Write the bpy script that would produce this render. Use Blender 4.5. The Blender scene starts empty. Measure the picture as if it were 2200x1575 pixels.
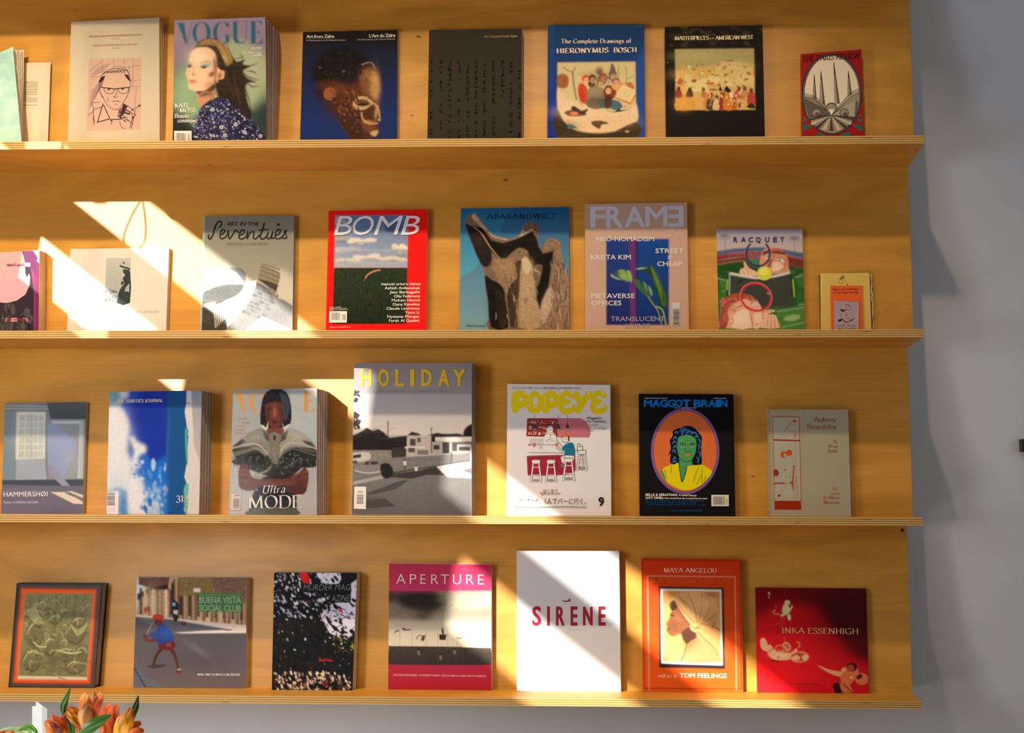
import bpy, math, random
import numpy as np
from mathutils import Vector, Matrix
from mathutils.geometry import tessellate_polygon
random.seed(7)
S = bpy.context.scene
COL = S.collection

# ------------------------------------------------------------------ camera
FPX, CAM_Z, PPX, PPY, CAM_Y = 2206.0, 0.4539, 1417.109, 1074.608, -2.3
def rot(yaw, pitch, roll):
    cy, sy, cp, sp, cr, sr = math.cos(yaw), math.sin(yaw), math.cos(pitch), math.sin(pitch), math.cos(roll), math.sin(roll)
    return (np.array([[cy, -sy, 0], [sy, cy, 0], [0, 0, 1]]) @ np.array([[1, 0, 0], [0, cp, -sp], [0, sp, cp]])
            @ np.array([[cr, 0, sr], [0, 1, 0], [-sr, 0, cr]]))
RM = rot(0.02837, -0.0032, -0.00298)
ORG = np.array([0, CAM_Y, CAM_Z])
cam = bpy.data.cameras.new('camera'); camo = bpy.data.objects.new('camera', cam); COL.objects.link(camo)
cam.sensor_width = 36; cam.lens = 36 * FPX / 2200
cam.shift_x = -(PPX - 1100) / 2200; cam.shift_y = (PPY - 787.5) / 2200
cam.clip_start = 0.05
m = Matrix.Identity(4)
for i in range(3):
    m[i][0] = RM[i, 0]; m[i][1] = RM[i, 2]; m[i][2] = -RM[i, 1]; m[i][3] = ORG[i]
camo.matrix_world = m
S.camera = camo

# ------------------------------------------------------------------ light
W = bpy.data.worlds.new('world'); S.world = W; W.use_nodes = True
bg = W.node_tree.nodes['Background']; bg.inputs[0].default_value = (0.75, 0.86, 1.0, 1); bg.inputs[1].default_value = 0.06
SUN_DIR = Vector((0.66, 1.0, -0.50))
def light(kind, name, loc, direction, energy, color, **kw):
    d = bpy.data.lights.new(name, kind); d.energy = energy; d.color = color
    for k, v in kw.items(): setattr(d, k, v)
    o = bpy.data.objects.new(name, d); COL.objects.link(o); o.location = loc
    o.rotation_euler = Vector(direction).to_track_quat('-Z', 'Y').to_euler()
    return o
light('SUN', 'sun', (-3, -4, 4), SUN_DIR, 11.0, (1.0, 0.93, 0.82), angle=math.radians(0.6))
# track spots above and in front of the shelves
for lx, en in ((-1.70, 116.0), (-1.10, 48.0), (-0.50, 44.0), (0.06, 38.0)):
    light('SPOT', 'track_spot', (lx, -0.78, 2.22), (0.02, 0.90, -1.80), en, (1.0, 0.75, 0.45),
          spot_size=math.radians(78), spot_blend=1.0, shadow_soft_size=0.03)
# area lamp standing in for sun thrown back up off the table
light('AREA', 'table_bounce', (-0.85, -1.3, -0.28), (0.35, 1.0, 0.75), 3.5, (1.0, 0.88, 0.74), shape='RECTANGLE', size=0.42, size_y=0.36)
# daylight from the window in the left wall and from an unseen window assumed on the right
light('AREA', 'side_window', (-1.93, -1.35, 0.55), (1.0, 0.85, -0.12), 25.0, (0.92, 0.95, 1.0), shape='RECTANGLE', size=0.7, size_y=0.8)
light('AREA', 'front_window', (2.4, -1.3, 0.9), (-0.75, 1.0, -0.1), 8.0, (0.62, 0.80, 1.0), shape='RECTANGLE', size=0.8, size_y=1.6)
S.view_settings.view_transform = 'Standard'; S.view_settings.look = 'None'
S.view_settings.exposure = -0.10; S.view_settings.gamma = 1.0; S.view_settings.use_curve_mapping = False

# ------------------------------------------------------------------ helpers
def lin(c):
    c = c / 255.0
    return c / 12.92 if c <= 0.04045 else ((c + 0.055) / 1.055) ** 2.4
def L3(c): return tuple(lin(v) for v in c)
def tag(o, label=None, cat=None, group=None, kind=None):
    if label: o['label'] = label
    if cat: o['category'] = cat
    if group: o['group'] = group
    if kind: o['kind'] = kind
    return o
def link(name, mesh, parent=None):
    o = bpy.data.objects.new(name, mesh); COL.objects.link(o)
    if parent: o.parent = parent
    return o
def empty(name, loc=(0, 0, 0)):
    o = bpy.data.objects.new(name, None); COL.objects.link(o); o.location = loc; o.empty_display_size = 0.05
    return o
class MB:
    """collects geometry in world coordinates, links it as one mesh object relative to its parent"""
    def __init__(s): s.v = []; s.f = []; s.mi = []
    def add(s, vs, fs, mi=0):
        b = len(s.v); s.v += [tuple(float(c) for c in v) for v in vs]
        for f in fs: s.f.append([b + i for i in f]); s.mi.append(mi)
        return s
    def hexa(s, a, b, mi=0):
        """a: 4 front corners TL TR BR BL, b: 4 back corners"""
        return s.add(list(a) + list(b), [(3, 2, 1, 0), (4, 5, 6, 7), (0, 1, 5, 4), (1, 2, 6, 5), (2, 3, 7, 6), (3, 0, 4, 7)], mi)
    def box(s, x0, x1, y0, y1, z0, z1, mi=0):
        return s.hexa([(x0, y0, z1), (x1, y0, z1), (x1, y0, z0), (x0, y0, z0)], [(x0, y1, z1), (x1, y1, z1), (x1, y1, z0), (x0, y1, z0)], mi)
    def tube(s, pts, r, n=6, mi=0):
        P = [Vector(p) for p in pts]; R = r if isinstance(r, (list, tuple)) else [r] * len(P)
        vs = []; up = Vector((0.3, 0.2, 0.93)).normalized()
        for i, p in enumerate(P):
            t = (P[min(i + 1, len(P) - 1)] - P[max(i - 1, 0)]).normalized()
            a = t.cross(up)
            if a.length < 1e-3: a = t.cross(Vector((1, 0, 0)))
            a.normalize(); b = t.cross(a)
            for k in range(n):
                th = 2 * math.pi * k / n; vs.append(p + (a * math.cos(th) + b * math.sin(th)) * R[i])
        fs = [(i * n + k, i * n + (k + 1) % n, (i + 1) * n + (k + 1) % n, (i + 1) * n + k) for i in range(len(P) - 1) for k in range(n)]
        fs += [tuple(range(n))[::-1], tuple((len(P) - 1) * n + k for k in range(n))]
        return s.add(vs, fs, mi)
    def lathe(s, prof, c, n=24, mi=0):
        vs = [(c[0] + r * math.cos(2 * math.pi * k / n), c[1] + r * math.sin(2 * math.pi * k / n), c[2] + z) for r, z in prof for k in range(n)]
        fs = [(i * n + k, i * n + (k + 1) % n, (i + 1) * n + (k + 1) % n, (i + 1) * n + k) for i in range(len(prof) - 1) for k in range(n)]
        fs += [tuple(range(n))[::-1], tuple((len(prof) - 1) * n + k for k in range(n))]
        return s.add(vs, fs, mi)
    def build(s, name, mats, parent=None, smooth=False):
        o0 = Vector((0, 0, 0)); p = parent
        while p is not None: o0 += p.location; p = p.parent
        me = bpy.data.meshes.new(name)
        if parent is None and s.v:
            c = Vector([sum(v[i] for v in s.v) / len(s.v) for i in range(3)]); c.z = min(v[2] for v in s.v); o0 = c
        me.from_pydata([tuple(Vector(v) - o0) for v in s.v], [], s.f)
        for mm in (mats if isinstance(mats, (list, tuple)) else [mats]): me.materials.append(mm)
        me.polygons.foreach_set('material_index', s.mi)
        if smooth: me.polygons.foreach_set('use_smooth', [True] * len(me.polygons))
        me.update()
        o = link(name, me, parent)
        if parent is None: o.location = o0
        return o

# ---- materials
def mat(name, color=(0.8, 0.8, 0.8), rough=0.6, spec=0.5, coat=0.0, coat_rough=0.2):
    mm = bpy.data.materials.new(name); mm.use_nodes = True; b = mm.node_tree.nodes['Principled BSDF']
    b.inputs['Base Color'].default_value = (*color, 1); b.inputs['Roughness'].default_value = rough
    b.inputs['Specular IOR Level'].default_value = spec
    b.inputs['Coat Weight'].default_value = coat; b.inputs['Coat Roughness'].default_value = coat_rough
    return mm
def nd(mm, typ, **kw):
    n = mm.node_tree.nodes.new(typ)
    for k, v in kw.items():
        if k.startswith('i_'): n.inputs[int(k[2:])].default_value = v
        else: setattr(n, k, v)
    return n
def lk(mm, a, b): mm.node_tree.links.new(a, b)
def bsdf(mm): return mm.node_tree.nodes['Principled BSDF']
def varied(mm, c1, c2, scale=(1, 1, 1), nscale=8, detail=6, lo=0.35, hi=0.65, bump=0.0, distort=0.0):
    tc = nd(mm, 'ShaderNodeTexCoord'); mp = nd(mm, 'ShaderNodeMapping'); mp.inputs['Scale'].default_value = scale
    n = nd(mm, 'ShaderNodeTexNoise'); n.inputs['Scale'].default_value = nscale; n.inputs['Detail'].default_value = detail
    n.inputs['Distortion'].default_value = distort
    r = nd(mm, 'ShaderNodeValToRGB'); r.color_ramp.elements[0].position = lo; r.color_ramp.elements[1].position = hi
    r.color_ramp.elements[0].color = (*c1, 1); r.color_ramp.elements[1].color = (*c2, 1)
    lk(mm, tc.outputs['Object'], mp.inputs[0]); lk(mm, mp.outputs[0], n.inputs['Vector']); lk(mm, n.outputs['Fac'], r.inputs[0])
    lk(mm, r.outputs[0], bsdf(mm).inputs['Base Color'])
    if bump:
        b = nd(mm, 'ShaderNodeBump'); b.inputs['Strength'].default_value = bump; b.inputs['Distance'].default_value = 0.002
        lk(mm, n.outputs['Fac'], b.inputs['Height']); lk(mm, b.outputs[0], bsdf(mm).inputs['Normal'])
    return r
def wood_material(name, dark, light_, rough=0.42):
    mm = mat(name, rough=rough, spec=0.3, coat=0.15, coat_rough=0.4)
    tc = nd(mm, 'ShaderNodeTexCoord')
    mp = nd(mm, 'ShaderNodeMapping'); mp.inputs['Scale'].default_value = (1.0, 3.0, 3.6)
    n1 = nd(mm, 'ShaderNodeTexNoise'); n1.inputs['Scale'].default_value = 3.2; n1.inputs['Detail'].default_value = 5; n1.inputs['Distortion'].default_value = 1.2
    mp2 = nd(mm, 'ShaderNodeMapping'); mp2.inputs['Scale'].default_value = (3.0, 30.0, 90.0)
    n2 = nd(mm, 'ShaderNodeTexNoise'); n2.inputs['Scale'].default_value = 2.5; n2.inputs['Detail'].default_value = 4
    mx = nd(mm, 'ShaderNodeMix'); mx.data_type = 'FLOAT'; mx.inputs[0].default_value = 0.22
    r = nd(mm, 'ShaderNodeValToRGB'); e = r.color_ramp.elements
    e[0].position = 0.30; e[0].color = (*dark, 1); e[1].position = 0.68; e[1].color = (*light_, 1)
    lk(mm, tc.outputs['Object'], mp.inputs[0]); lk(mm, tc.outputs['Object'], mp2.inputs[0])
    lk(mm, mp.outputs[0], n1.inputs['Vector']); lk(mm, mp2.outputs[0], n2.inputs['Vector'])
    lk(mm, n1.outputs['Fac'], mx.inputs[2]); lk(mm, n2.outputs['Fac'], mx.inputs[3]); lk(mm, mx.outputs[0], r.inputs[0])
    # a few small dark pin knots
    mp3 = nd(mm, 'ShaderNodeMapping'); mp3.inputs['Scale'].default_value = (3.0, 3.0, 6.5)
    v = nd(mm, 'ShaderNodeTexVoronoi'); v.inputs['Scale'].default_value = 1.4
    kr = nd(mm, 'ShaderNodeValToRGB'); kr.color_ramp.elements[0].position = 0.018; kr.color_ramp.elements[0].color = (0.25, 0.25, 0.25, 1)
    kr.color_ramp.elements[1].position = 0.04; kr.color_ramp.elements[1].color = (1, 1, 1, 1)
    lk(mm, tc.outputs['Object'], mp3.inputs[0]); lk(mm, mp3.outputs[0], v.inputs['Vector']); lk(mm, v.outputs['Distance'], kr.inputs[0])
    m2 = nd(mm, 'ShaderNodeMix'); m2.data_type = 'RGBA'; m2.blend_type = 'MULTIPLY'; m2.inputs[0].default_value = 1
    lk(mm, r.outputs[0], m2.inputs[6]); lk(mm, kr.outputs[0], m2.inputs[7]); lk(mm, m2.outputs[2], bsdf(mm).inputs['Base Color'])
    b = nd(mm, 'ShaderNodeBump'); b.inputs['Strength'].default_value = 0.06; b.inputs['Distance'].default_value = 0.001
    lk(mm, n2.outputs['Fac'], b.inputs['Height']); lk(mm, b.outputs[0], bsdf(mm).inputs['Normal'])
    return mm
M_WOOD = wood_material('maple_plywood', (0.45, 0.205, 0.022), (0.65, 0.318, 0.047))
def ply_edge():
    mm = mat('plywood_edge', rough=0.6)
    tc = nd(mm, 'ShaderNodeTexCoord'); sp = nd(mm, 'ShaderNodeSeparateXYZ'); lk(mm, tc.outputs['Object'], sp.inputs[0])
    mu = nd(mm, 'ShaderNodeMath', operation='MULTIPLY'); mu.inputs[1].default_value = 2 * math.pi * 3.5 / 0.01744; lk(mm, sp.outputs['Z'], mu.inputs[0])
    sn = nd(mm, 'ShaderNodeMath', operation='SINE'); lk(mm, mu.outputs[0], sn.inputs[0])
    r = nd(mm, 'ShaderNodeValToRGB'); e = r.color_ramp.elements; e[0].position = 0.0; e[0].color = (0.26, 0.115, 0.02, 1); e[1].position = 0.75; e[1].color = (0.66, 0.42, 0.13, 1)
    ad = nd(mm, 'ShaderNodeMath', operation='MULTIPLY_ADD'); ad.inputs[1].default_value = 0.5; ad.inputs[2].default_value = 0.5
    lk(mm, sn.outputs[0], ad.inputs[0]); lk(mm, ad.outputs[0], r.inputs[0])
    mp = nd(mm, 'ShaderNodeMapping'); mp.inputs['Scale'].default_value = (14, 1, 320); lk(mm, tc.outputs['Object'], mp.inputs[0])
    n = nd(mm, 'ShaderNodeTexNoise'); n.inputs['Scale'].default_value = 1.0; n.inputs['Detail'].default_value = 1; lk(mm, mp.outputs[0], n.inputs['Vector'])
    kr = nd(mm, 'ShaderNodeValToRGB'); kr.color_ramp.elements[0].position = 0.245; kr.color_ramp.elements[0].color = (0.06, 0.04, 0.03, 1); kr.color_ramp.elements[1].position = 0.29; kr.color_ramp.elements[1].color = (1, 1, 1, 1)
    lk(mm, n.outputs['Fac'], kr.inputs[0])
    m2 = nd(mm, 'ShaderNodeMix'); m2.data_type = 'RGBA'; m2.blend_type = 'MULTIPLY'; m2.inputs[0].default_value = 1
    lk(mm, r.outputs[0], m2.inputs[6]); lk(mm, kr.outputs[0], m2.inputs[7]); lk(mm, m2.outputs[2], bsdf(mm).inputs['Base Color'])
    return mm
M_PLY = ply_edge()
M_WALL = mat('painted_plaster', rough=0.85); varied(M_WALL, (0.58, 0.61, 0.66), (0.64, 0.67, 0.72), (1, 1, 1), 3, 8, 0.3, 0.7, 0.05)
M_WHITE = mat('white_paint', (0.8, 0.8, 0.79), 0.5)
M_FLOOR = mat('floor_boards', rough=0.5); varied(M_FLOOR, (0.30, 0.20, 0.12), (0.42, 0.30, 0.18), (1, 12, 1), 4)
M_DARK = mat('black_metal', (0.02, 0.016, 0.012), 0.4)
def print_material(name, rough, coat, coat_rough=0.15, spec=0.4):
    mm = mat(name, rough=rough, coat=coat, coat_rough=coat_rough, spec=spec)
    at = nd(mm, 'ShaderNodeAttribute', attribute_name='Col')
    tc = nd(mm, 'ShaderNodeTexCoord'); n = nd(mm, 'ShaderNodeTexNoise'); n.inputs['Scale'].default_value = 130; n.inputs['Detail'].default_value = 5; n.inputs['Roughness'].default_value = 0.65
    lk(mm, tc.outputs['Object'], n.inputs['Vector'])
    a = nd(mm, 'ShaderNodeMath', operation='SUBTRACT'); a.inputs[1].default_value = 0.5; lk(mm, n.outputs['Fac'], a.inputs[0])
    b = nd(mm, 'ShaderNodeMath', operation='MULTIPLY'); lk(mm, a.outputs[0], b.inputs[0]); lk(mm, at.outputs['Alpha'], b.inputs[1])
    c = nd(mm, 'ShaderNodeMath', operation='MULTIPLY_ADD'); c.inputs[1].default_value = 2.6; c.inputs[2].default_value = 1.0; lk(mm, b.outputs[0], c.inputs[0])
    c.use_clamp = False
    cl = nd(mm, 'ShaderNodeClamp'); cl.inputs['Min'].default_value = 0.05; cl.inputs['Max'].default_value = 2.2; lk(mm, c.outputs[0], cl.inputs[0])
    v = nd(mm, 'ShaderNodeVectorMath', operation='SCALE'); lk(mm, at.outputs['Color'], v.inputs[0]); lk(mm, cl.outputs[0], v.inputs['Scale'])
    lk(mm, v.outputs[0], bsdf(mm).inputs['Base Color'])
    return mm
M_GLOSS = print_material('glossy_print', 0.5, 0.16, 0.10, 0.12)
M_SATIN = print_material('satin_print', 0.6, 0.0, 0.3, 0.10)
M_MATTE = print_material('matte_print', 0.8, 0.0, spec=0.15)
def pages_material(name, c1, c2):
    mm = mat(name, rough=0.8); varied(mm, c1, c2, (900, 1100, 6), 1.0, 2, 0.3, 0.7, 0.1); return mm
M_PAGE_CREAM = pages_material('cream_page_edges', (0.50, 0.38, 0.24), (0.66, 0.54, 0.38))
M_PAGE_WHITE = pages_material('white_page_edges', (0.60, 0.57, 0.52), (0.78, 0.76, 0.72))
M_PAGE_MAG = pages_material('magazine_page_edges', (0.17, 0.13, 0.11), (0.42, 0.35, 0.30))

# ---- geometry of the shelves (metres)
ZL = [1.2589, 0.8284, 0.40926, 0.0]          # tops of the four ledges in view
PITCH = 0.4197; TH = 0.01744; DB, DT = 0.10233, 0.16372; XR = 0.52037; XL = -1.96; WALL_Y = 0.235
def ray(x, y): return RM @ np.array([(x - PPX) / FPX, 1.0, -(y - PPY) / FPX])
def at_depth(x, y, Y):
    d = ray(x, y); return ORG + d * ((Y - ORG[1]) / d[1])
def ztop_of(row): return (ZL[row - 1] if row > 0 else ZL[0] + 0.4305) - TH
def panel_y(row, z): return DB + (z - ZL[row]) * (DT - DB) / (ztop_of(row) - ZL[row])
# ------------------------------------------------------------------ stroke font with serifs (cap height 1)
G = {}
def defg(s):
    for line in s.strip().split('\n'):
        p = line.split('|'); G[p[0]] = (float(p[1]), p[2:])
defg('''A|.78|.02,0 .39,1|.39,1 .76,0|.16,.36 .62,.36
B|.66|.12,0 .12,1|~.12,1 .40,1 .56,.88 .54,.62 .38,.53 .12,.53|~.12,.53 .44,.52 .63,.38 .61,.12 .42,0 .12,0
C|.74|~.68,.82 .55,.97 .38,1.01 .16,.86 .06,.5 .16,.14 .38,-.01 .56,.03 .69,.2
D|.76|.12,0 .12,1|~.12,1 .42,1 .64,.85 .71,.5 .64,.15 .42,0 .12,0
E|.62|.12,0 .12,1|.12,1 .56,1|.12,.52 .46,.52|.12,0 .59,0
F|.58|.12,0 .12,1|.12,1 .55,1|.12,.52 .45,.52
G|.80|~.68,.82 .55,.97 .38,1.01 .16,.86 .06,.5 .16,.14 .40,-.01 .58,.03 .68,.14|.68,.02 .68,.42|.52,.42 .76,.42
H|.80|.13,0 .13,1|.67,0 .67,1|.13,.52 .67,.52
I|.28|.14,0 .14,1
J|.40|~.26,1 .26,.5 .26,.1 .16,-.12 .02,-.16
K|.74|.13,0 .13,1|.60,1 .15,.45|.30,.62 .68,0
L|.58|.12,0 .12,1|.12,0 .55,0
M|.96|.12,0 .16,1|.16,1 .48,.05|.48,.05 .80,1|.80,1 .84,0
N|.82|.13,0 .13,1|.13,1 .68,0|.68,0 .68,1
O|.82|~.41,1.01 .17,.88 .06,.5 .17,.12 .41,-.01 .65,.12 .76,.5 .65,.88 .41,1.01
P|.62|.12,0 .12,1|~.12,1 .40,1 .58,.88 .58,.6 .40,.47 .12,.47
Q|.82|~.41,1.01 .17,.88 .06,.5 .17,.12 .41,-.01 .65,.12 .76,.5 .65,.88 .41,1.01|.45,.1 .80,-.2
R|.70|.12,0 .12,1|~.12,1 .40,1 .56,.9 .56,.64 .38,.52 .12,.52|.34,.52 .66,0
S|.56|~.48,.82 .38,.98 .22,1.01 .08,.86 .12,.64 .30,.52 .48,.38 .50,.14 .34,-.01 .16,.01 .05,.18
T|.70|.35,0 .35,1|.04,1 .66,1
U|.78|~.13,1 .13,.35 .20,.06 .40,-.01 .58,.06 .65,.35 .65,1
V|.76|.04,1 .39,0|.39,0 .72,1
W|1.06|.04,1 .30,0|.30,0 .54,1|.54,1 .78,0|.78,0 1.02,1
X|.76|.06,1 .68,0|.66,1 .06,0
Y|.72|.04,1 .36,.5|.68,1 .36,.5|.36,.5 .36,0
Z|.66|.06,1 .58,1|.58,1 .06,0|.06,0 .60,0
a|.48|~.08,.5 .18,.62 .32,.58 .36,.4 .36,.05 .46,.0|~.36,.36 .14,.3 .06,.14 .16,-.01 .30,.04 .36,.14
b|.54|.10,0 .10,1|~.10,.5 .26,.62 .44,.54 .48,.3 .42,.06 .26,-.01 .10,.1
c|.46|~.42,.5 .30,.62 .14,.54 .06,.3 .14,.06 .30,-.01 .43,.1
d|.54|.44,0 .44,1|~.44,.5 .28,.62 .10,.54 .06,.3 .12,.06 .28,-.01 .44,.1
e|.48|~.07,.33 .43,.34 .40,.54 .26,.62 .11,.54 .06,.3 .13,.06 .28,-.01 .43,.1
f|.34|.16,0 .16,.8|~.16,.8 .20,.98 .36,.98|.03,.6 .30,.6
g|.50|~.24,.62 .08,.52 .10,.3 .24,.24 .38,.32 .38,.52 .24,.62|~.16,.25 .10,.12 .36,.06 .44,-.08 .30,-.26 .10,-.24 .06,-.1 .18,.02|.36,.56 .48,.62
h|.56|.11,0 .11,1|~.11,.46 .26,.62 .42,.56 .44,.4 .44,0
i|.26|.13,0 .13,.6|.12,.8 .14,.86
j|.26|~.15,.6 .15,0 .10,-.22 -.02,-.26|.14,.8 .16,.86
k|.54|.11,0 .11,1|.44,.6 .12,.26|.22,.36 .48,0
l|.26|.13,0 .13,1
m|.84|.11,0 .11,.6|~.11,.46 .24,.62 .37,.56 .42,.4 .42,0|~.42,.46 .55,.62 .69,.56 .73,.4 .73,0
n|.56|.11,0 .11,.6|~.11,.46 .26,.62 .42,.56 .44,.4 .44,0
o|.52|~.26,.62 .10,.53 .05,.3 .10,.07 .26,-.01 .42,.07 .47,.3 .42,.53 .26,.62
p|.54|.10,-.28 .10,.6|~.10,.5 .26,.62 .44,.54 .48,.3 .42,.06 .26,-.01 .10,.1
q|.54|.44,-.28 .44,.6|~.44,.5 .28,.62 .10,.54 .06,.3 .12,.06 .28,-.01 .44,.1
r|.40|.11,0 .11,.6|~.11,.44 .20,.58 .36,.6
s|.40|~.34,.5 .22,.62 .08,.54 .10,.4 .28,.28 .36,.14 .24,-.01 .06,.06
t|.34|~.15,.8 .15,.2 .20,.0 .34,.05|.03,.6 .32,.6
u|.56|~.11,.6 .11,.2 .18,.02 .32,.02 .44,.16|.44,.6 .44,0
v|.50|.03,.6 .25,0|.25,0 .47,.6
w|.72|.03,.6 .20,0|.20,0 .36,.6|.36,.6 .52,0|.52,0 .69,.6
x|.50|.04,.6 .46,0|.45,.6 .04,0
y|.50|.03,.6 .26,.0|~.47,.6 .26,0 .14,-.24 .02,-.26
z|.46|.05,.6 .40,.6|.40,.6 .05,0|.05,0 .43,0
0|.6|~.3,1 .12,.85 .06,.5 .12,.15 .3,0 .48,.15 .54,.5 .48,.85 .3,1
1|.36|.2,0 .2,1|.08,.85 .2,1
3|.54|~.08,.85 .26,1 .44,.86 .40,.62 .22,.54|~.22,.54 .44,.46 .50,.22 .36,.02 .18,0 .06,.14
5|.54|.14,.98 .48,.98|.14,.98 .12,.56|~.12,.56 .34,.6 .50,.4 .46,.12 .24,-.01 .06,.08
.|.24|.11,.0 .13,.05
-|.36|.05,.3 .31,.3
,|.24|.13,.05 .07,-.15
'|.2|.1,1 .08,.78
&|.8|~.7,.0 .3,.6 .28,.9 .42,1 .52,.84 .36,.56 .1,.3 .14,.02 .36,-.02 .62,.3 .66,.5
/|.5|.05,0 .45,1
 |.30|''')
def catmull(pts, closed=False, n=5):
    P = [np.array(p, float) for p in pts]; N = len(P); out = []
    if N < 3: return [tuple(p) for p in P]
    rng = range(N) if closed else range(N - 1)
    for i in rng:
        p0 = P[(i - 1) % N] if closed or i > 0 else P[0]; p1 = P[i]; p2 = P[(i + 1) % N]
        p3 = P[(i + 2) % N] if closed or i + 2 < N else P[-1]
        for k in range(n):
            t = k / n
            out.append(tuple(0.5 * ((2 * p1) + (-p0 + p2) * t + (2 * p0 - 5 * p1 + 4 * p2 - p3) * t * t + (-p0 + 3 * p1 - 3 * p2 + p3) * t ** 3)))
    if not closed: out.append(tuple(P[-1]))
    return out
def ribbon(pts, ws):
    """triangles (as quads) along a polyline with per point widths"""
    P = [np.array(p, float) for p in pts]; N = len(P); L = []; R = []
    for i in range(N):
        a = P[i] - P[i - 1] if i > 0 else P[1] - P[0]; b = P[i + 1] - P[i] if i < N - 1 else a
        a = a / (np.linalg.norm(a) + 1e-9); b = b / (np.linalg.norm(b) + 1e-9)
        t = a + b; tl = np.linalg.norm(t); t = t / tl if tl > 1e-3 else a
        n = np.array([-t[1], t[0]]); k = 1.0 / max(0.5, abs(np.dot(n, np.array([-a[1], a[0]]))))
        w = ws[i] if hasattr(ws, '__len__') else ws
        L.append(P[i] + n * w * k / 2); R.append(P[i] - n * w * k / 2)
    return [[tuple(L[i]), tuple(L[i + 1]), tuple(R[i + 1]), tuple(R[i])] for i in range(N - 1)]
def serif_text(txt, thick=0.16, thin=0.05, serif=0.13, track=0.0, slant=0.0, phi=20, power=3):
    x = 0.0; polys = []
    for ch in txt:
        if ch not in G: ch = {'É': 'E', 'é': 'e', 'ï': 'i', '’': "'"}.get(ch, ' ')
        w, strokes = G[ch]
        for st in strokes:
            if not st: continue
            sm = st[0] == '~'; pts = [tuple(float(c) for c in q.split(',')) for q in st.lstrip('~').split()]
            ends = [(pts[0], pts[1]), (pts[-1], pts[-2])]
            if sm: pts = catmull(pts, False, 3)
            ws = []
            for i in range(len(pts)):
                a = pts[max(0, i - 1)]; b = pts[min(len(pts) - 1, i + 1)]
                th = math.atan2(b[1] - a[1], b[0] - a[0]); ws.append(thin + (thick - thin) * abs(math.sin(th - math.radians(phi))) ** power)
            if len(pts) == 2 and abs(pts[0][1] - pts[1][1]) < 0.1 and abs(pts[0][0] - pts[1][0]) < 0.1: ws = [thick] * 2
            polys += [[(px + x, py) for px, py in q] for q in ribbon(pts, ws)]
            if serif:
                for e, o in ends:
                    dx, dy = o[0] - e[0], o[1] - e[1]
                    if abs(dy) > abs(dx) * 0.9 and (min(abs(e[1] - v) for v in (0, 1, 0.6, -0.28)) < 0.012) and not sm:
                        if ch in 'VWAMNvwy' and min(abs(o[1] - e[1]), 1) > 0.5 and e[1] < 0.02 and ch in 'VWvwy': continue
                        if e[1] == 1 and ch in 'A': continue
                        s = serif * (0.8 if ch.islower() else 1); t = thin * 0.9; yy = e[1] - t if e[1] > 0.3 else e[1]
                        polys.append([(e[0] + x - s, yy), (e[0] + x + s, yy), (e[0] + x + s, yy + t), (e[0] + x - s, yy + t)])
                    elif abs(dy) < 0.01 and abs(dx) > 0.3 and ch in 'EFTLZz' and e[1] in (0, 1, 0.6):
                        if ch in 'EFL' and dx > 0: continue
                        sg = 1 if e[1] < 0.3 else -1; sx = -1 if dx > 0 else 1
                        polys.append([(e[0] + x, e[1]), (e[0] + x - sx * 0.09, e[1]), (e[0] + x, e[1] + sg * 0.2)])
        x += w + track
    if slant: polys = [[(px + slant * py, py) for px, py in q] for q in polys]
    return polys, x
_tc = {}
def blender_text(txt, bold=0.0, shear=0.0, res=2, spacing=1.0):
    key = (txt, bold, shear, res, spacing)
    if key in _tc: return _tc[key]
    c = bpy.data.curves.new('tmp', 'FONT'); c.body = txt; c.size = 1; c.resolution_u = res; c.offset = bold; c.shear = shear; c.space_character = spacing
    o = bpy.data.objects.new('tmp', c); COL.objects.link(o)
    me = bpy.data.meshes.new_from_object(o)
    v = np.array([(q.co.x, q.co.y) for q in me.vertices]) if len(me.vertices) else np.zeros((0, 2))
    f = [list(p.vertices) for p in me.polygons]
    bpy.data.objects.remove(o); bpy.data.curves.remove(c); bpy.data.meshes.remove(me)
    _tc[key] = (v, f); return _tc[key]
CAP = blender_text('H')[0][:, 1].max()

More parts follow.
